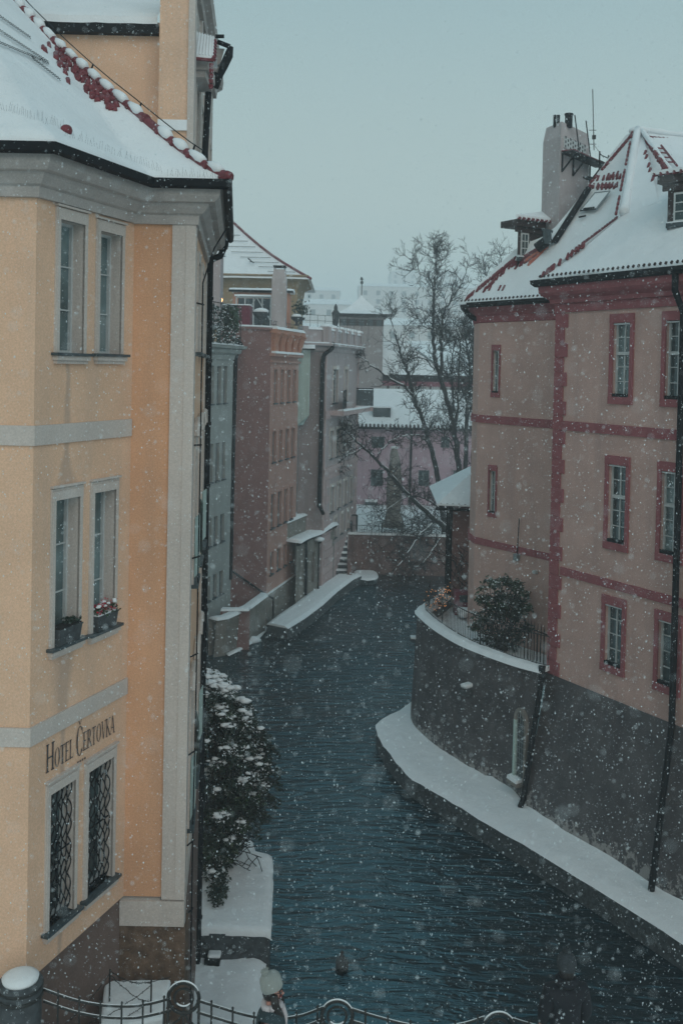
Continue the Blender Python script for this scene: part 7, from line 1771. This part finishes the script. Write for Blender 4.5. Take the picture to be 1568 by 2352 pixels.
def person(label, base, facing, hat, coat, woman, lean=0.0):
    """figure standing on base; facing = angle of the view direction from +x"""
    H = 1.66 if woman else 1.74; f = Vector((math.cos(facing), math.sin(facing), 0)); r = Vector((f.y, -f.x, 0)); up = Vector((0, 0, 1)); b = Vector(base)
    t = thing('person', label, 'person', tuple(b)); P_ = lambda x, y, z: b + r * x + f * y + up * (z * H / 1.70)
    V, E, Rr = [], [], []
    def n(x, y, z, rad, par=None):
        V.append(P_(x, y, z)); Rr.append(rad)
        if par is not None: E.append((par, len(V) - 1))
        return len(V) - 1
    pel = n(0, 0, .94, (.15, .12)); sp = n(0, .0, 1.10, (.14, .11), pel); chs = n(0, .01, 1.28, (.12, .09), sp); nk0 = n(0, 0, 1.41, (.055, .055), chs); nk = n(0, .01, 1.49, .052, nk0); hd0 = n(0, .02, 1.555, (.068, .078), nk); hd1 = n(0, .015, 1.63, (.075, .09), hd0); n(0, .0, 1.69, (.055, .065), hd1)
    for s in (-1, 1):
        sh = n(s * .16, 0, 1.365, .040, nk0)
        if woman and s == 1: el = n(s * .20, .10, 1.15, .042, sh); wr = n(s * .17, .33, 1.09, .034, el)
        elif not woman: el = n(s * .23, .02, 1.12, .052, sh); wr = n(s * .20, .17, .94, .036, el)
        else: el = n(s * .22, -.03, 1.12, .048, sh); wr = n(s * .20, .08, .88, .034, el)
        d = (V[wr] - V[el]).normalized(); side = r * -s; pl_ = V[wr] + d * .05; V.append(pl_); Rr.append((.036, .02)); E.append((wr, len(V) - 1)); pm = len(V) - 1
        for i, (a_, L_) in enumerate(((-.028, .055), (-.010, .068), (.010, .064), (.028, .05))):
            q0 = pl_ + up * 0 + (up if woman else r) * a_ + d * .035; V.append(q0); Rr.append(.010); E.append((pm, len(V) - 1)); V.append(q0 + d * L_ * .6); Rr.append(.009); E.append((len(V) - 2, len(V) - 1)); V.append(q0 + d * L_ * .8 - up * L_ * .35); Rr.append(.0075); E.append((len(V) - 2, len(V) - 1))
        th = V[wr] + d * .02 + side * .03; V.append(th); Rr.append(.011); E.append((wr, len(V) - 1)); V.append(th + d * .04 + side * .015); Rr.append(.009); E.append((len(V) - 2, len(V) - 1))
    for s in (-1, 1):
        st_ = .16 * s if woman else .03 * s
        hp = n(s * .09, 0, .86, (.09, .095), pel); kn = n(s * .09, st_ * .6 + .02, .48, .062, hp); an_ = n(s * .09, st_, .09, .042, kn); n(s * .09, st_ + .13, .035, (.042, .03), an_)
    skin_mesh('body', t, V, E, Rr, SKIN)
    # trousers
    V2_, E2, R2 = [P_(0, 0, .93)], [], [(.155, .125)]
    for s in (-1, 1):
        st_ = .16 * s if woman else .03 * s; p0 = 0
        for x, y, z, rad in ((s * .09, 0, .85, .10), (s * .09, st_ * .6 + .02, .48, .075), (s * .09, st_, .10, .062)): V2_.append(P_(x, y, z)); R2.append(rad); E2.append((p0, len(V2_) - 1)); p0 = len(V2_) - 1
    skin_mesh('trousers', t, V2_, E2, R2, TROU)
    for s in (-1, 1):
        st_ = .16 * s if woman else .03 * s; q = MB(); fwd = f
        cc = P_(s * .09, st_ + .05, .045)
        for zz, rx, ry in ((0, 1, 1),):
            k = len(q.v)
        q.tube([cc - f * .09, cc - f * .02 + up * .02, cc + f * .06, cc + f * .14 - up * .012], [.045, .052, .048, .03], GLOVE, 10); q.build('shoe', t, smooth=True)
    # coat
    V3, E3, R3 = [], [], []
    def m(x, y, z, rad, par=None):
        V3.append(P_(x, y, z)); R3.append(rad)
        if par is not None: E3.append((par, len(V3) - 1))
        return len(V3) - 1
    hem = .55 if woman else .78
    c1 = m(0, 0, 1.10, (.175, .15)); c0 = m(0, 0, hem, (.21, .17) if woman else (.19, .16), c1); c2 = m(0, .0, 1.28, (.19, .155), c1); c3 = m(0, 0, 1.42, (.135, .13), c2)
    for s in (-1, 1):
        sh = m(s * .165, 0, 1.375, .105, c3)
        if woman and s == 1: el = m(s * .205, .10, 1.15, .068, sh); m(s * .175, .29, 1.095, .055, el)
        elif not woman: el = m(s * .235, .02, 1.12, .075, sh); m(s * .205, .14, .97, .058, el)
        else: el = m(s * .225, -.03, 1.12, .068, sh); m(s * .20, .05, .93, .055, el)
    skin_mesh('coat', t, V3, E3, R3, coat)
    hc = P_(0, .015, 1.60)
    def hd(x, y, z): return hc + r * x + f * y + up * z
    # face
    q = MB()
    q.tube([hd(0, .085, .01), hd(0, .108, -.018), hd(0, .094, -.03)], [.010, .015, .010], SKIN, 7); q.build('nose', t, smooth=True)
    for s in (-1, 1): q = MB(); q.blob(hd(s * .030, .083, .008), .010, .008, .006, HAIR, 7, 5, 0); q.build('eye', t, smooth=True); q = MB(); q.tube([hd(s * .045, .075, .024), hd(s * .018, .088, .026)], .0045, HAIR, 5); q.build('eyebrow', t)
    q = MB(); q.tube([hd(-.022, .082, -.052), hd(0, .09, -.05), hd(.022, .082, -.052)], .006, simple('lips', (.35, .06, .07), .5), 6); q.build('mouth', t, smooth=True)
    # hair
    if woman:
        q = MB()
        q.blob(hd(0, -.03, .0), .088, .085, .115, HAIR, 12, 8, .02)
        for s in (-1, 1):
            for k_ in range(4): q.tube([hd(s * .078, .0 + k_ * .015, .0), hd(s * .09, .03 + k_ * .012, -.10), hd(s * (.08 - .01 * k_), .07 + .01 * k_, -.22), hd(s * (.07 - .01 * k_), .10 + .008 * k_, -.37 - .03 * (k_ % 2))], [.022, .026, .026, .010], HAIR, 7)
        q.build('hair', t, smooth=True)
        q = MB(); q.tube([hd(.085 * math.cos(a_), -.005 + .085 * math.sin(a_), -.145 + .012 * math.sin(2 * a_)) for a_ in [6.2832 * i / 16 for i in range(17)]], .036, SCARF, 8); q.tube([hd(-.03, .09, -.16), hd(-.02, .13, -.26), hd(0, .14, -.36)], [.03, .03, .018], SCARF, 7); q.build('scarf', t, smooth=True)
        q = MB(); q.tube([hd(-.03 + .0, .096, .008), hd(-.03, .10, .006), hd(.03, .10, .006), hd(.07, .03, .008)], .004, GLOVE, 5); q.build('glasses', t)
    else:
        q = MB(); q.blob(hd(0, -.02, -.02), .085, .09, .09, HAIR, 12, 8, .02); q.build('hair', t, smooth=True)
        q = MB(); q.tube([hd(.08 * math.cos(a_), -.02 + .08 * math.sin(a_), -.115) for a_ in [6.2832 * i / 14 for i in range(15)]], .048, COATD, 8); q.build('collar', t, smooth=True)
    # hat: ribbed cuff, soft crown, pom-pom
    tl_ = -.30 if woman else 0.0
    q = MB(); k = len(q.v); prof = ((.100, -.015), (.106, .0), (.108, .035), (.102, .045), (.104, .075), (.096, .11), (.070, .14), (.035, .152), (.003, .155)) if woman else ((.098, -.02), (.104, .03), (.102, .045), (.098, .08), (.080, .115), (.05, .14), (.003, .15))
    seg = 22; i_ = q.m(HATM if woman else GHAT)
    for rr_, z in prof:
        for j in range(seg):
            th = 2 * math.pi * j / seg; w_ = 1 + .03 * math.sin(j * 11 * math.pi / seg * 2) ; y = rr_ * 1.06 * math.sin(th) * w_ + tl_ * z * .9 - .01; q.v.append(hd(rr_ * math.cos(th) * w_, y, z + .035 + tl_ * -.12 * math.sin(th) * (rr_ / .1)))
    for i in range(len(prof) - 1):
        for j in range(seg): a_ = k + i * seg; q.f.append((a_ + j, a_ + (j + 1) % seg, a_ + seg + (j + 1) % seg, a_ + seg + j)); q.mi.append(i_)
    ho = q.build('hat', t, smooth=True)
    q = MB(); pc_ = hd(0, -.085 if woman else 0, .185 if woman else .195)
    q.blob(pc_, .042, .042, .036, HATM if woman else GHAT, 12, 8, .15)
    for _ in range(90): d = Vector((rg.gauss(0, 1), rg.gauss(0, 1), rg.gauss(0, 1))).normalized(); q.tube([pc_ + d * .03, pc_ + d * .052], [.005, .002], HATM if woman else GHAT, 3, False)
    q.build('pompom', ho)
    return t
wp = PY(624, 2262, 10.25)
person('person in cream pom-pom beanie and dark teal coat walking right along the railing', (wp.x, wp.y, 3.95), R(-8), 1, COATT, True)
mp = PY(1300, 2245, 10.6)
person('person seen from behind in dark pom-pom hat and black jacket, lower right', (mp.x, mp.y, 3.95), R(95), 1, COATD, False)

# ---------------------------------------------------------------- falling snow
FL = simple('snowflake', (.72, .80, .84), .8, 0, .02, 5)
rg = random.Random(99); mb = MB(); verts = []; faces = []
def flake(p, r):
    a = Vector((rg.gauss(0, .25), rg.gauss(0, .25), 1)).normalized() * r * rg.uniform(1.0, 1.5); b_ = a.orthogonal().normalized() * r * rg.uniform(.6, 1); c = a.cross(b_).normalized() * r * rg.uniform(.6, 1)
    k = len(verts); verts.extend([p + a, p + b_, p + c, p - b_, p - c, p - a])
    for f in ((0, 1, 2), (0, 2, 3), (0, 3, 4), (0, 4, 1), (5, 2, 1), (5, 3, 2), (5, 4, 3), (5, 1, 4)): faces.append(tuple(k + i for i in f))
NFL = 150000
for _ in range(NFL):
    D = 2.2 + 42 * rg.random() ** .85
    d = ray(rg.uniform(-160, 1730), rg.uniform(-120, 2480)); p = O + d * D
    if p.z < .05 or p.x < -4.5 and p.y > 11: continue
    flake(p, (.0026 + .0062 * rg.random() ** 3) * (1.0 if D > 9 else .65 if D > 5 else .45))
for _ in range(420):
    D = rg.uniform(.7, 2.2); p = O + ray(rg.uniform(-100, 1670), rg.uniform(-60, 2420)) * D; flake(p, rg.uniform(.0016, .0026))
me = bpy.data.meshes.new('falling_snow'); me.from_pydata([tuple(v) for v in verts], [], faces); me.materials.append(FL); me.update()
fs = bpy.data.objects.new('falling_snow', me); COL.objects.link(fs); fs['kind'] = 'stuff'

# ---------------------------------------------------------------- snow-laden air
mb = MB(); hz = new_mat('snow_haze'); m, t, b = hz
t.nodes.remove(b); pv_ = t.nodes.new('ShaderNodeVolumePrincipled'); pv_.inputs['Color'].default_value = (.93, .98, 1, 1); pv_.inputs['Density'].default_value = .0023; pv_.inputs['Anisotropy'].default_value = .1
t.links.new(pv_.outputs[0], t.nodes['Material Output'].inputs['Volume'])
mb.box(-930, 930, -320, 1650, -2, 84, m); hzo = mb.build('haze'); hzo['kind'] = 'stuff'
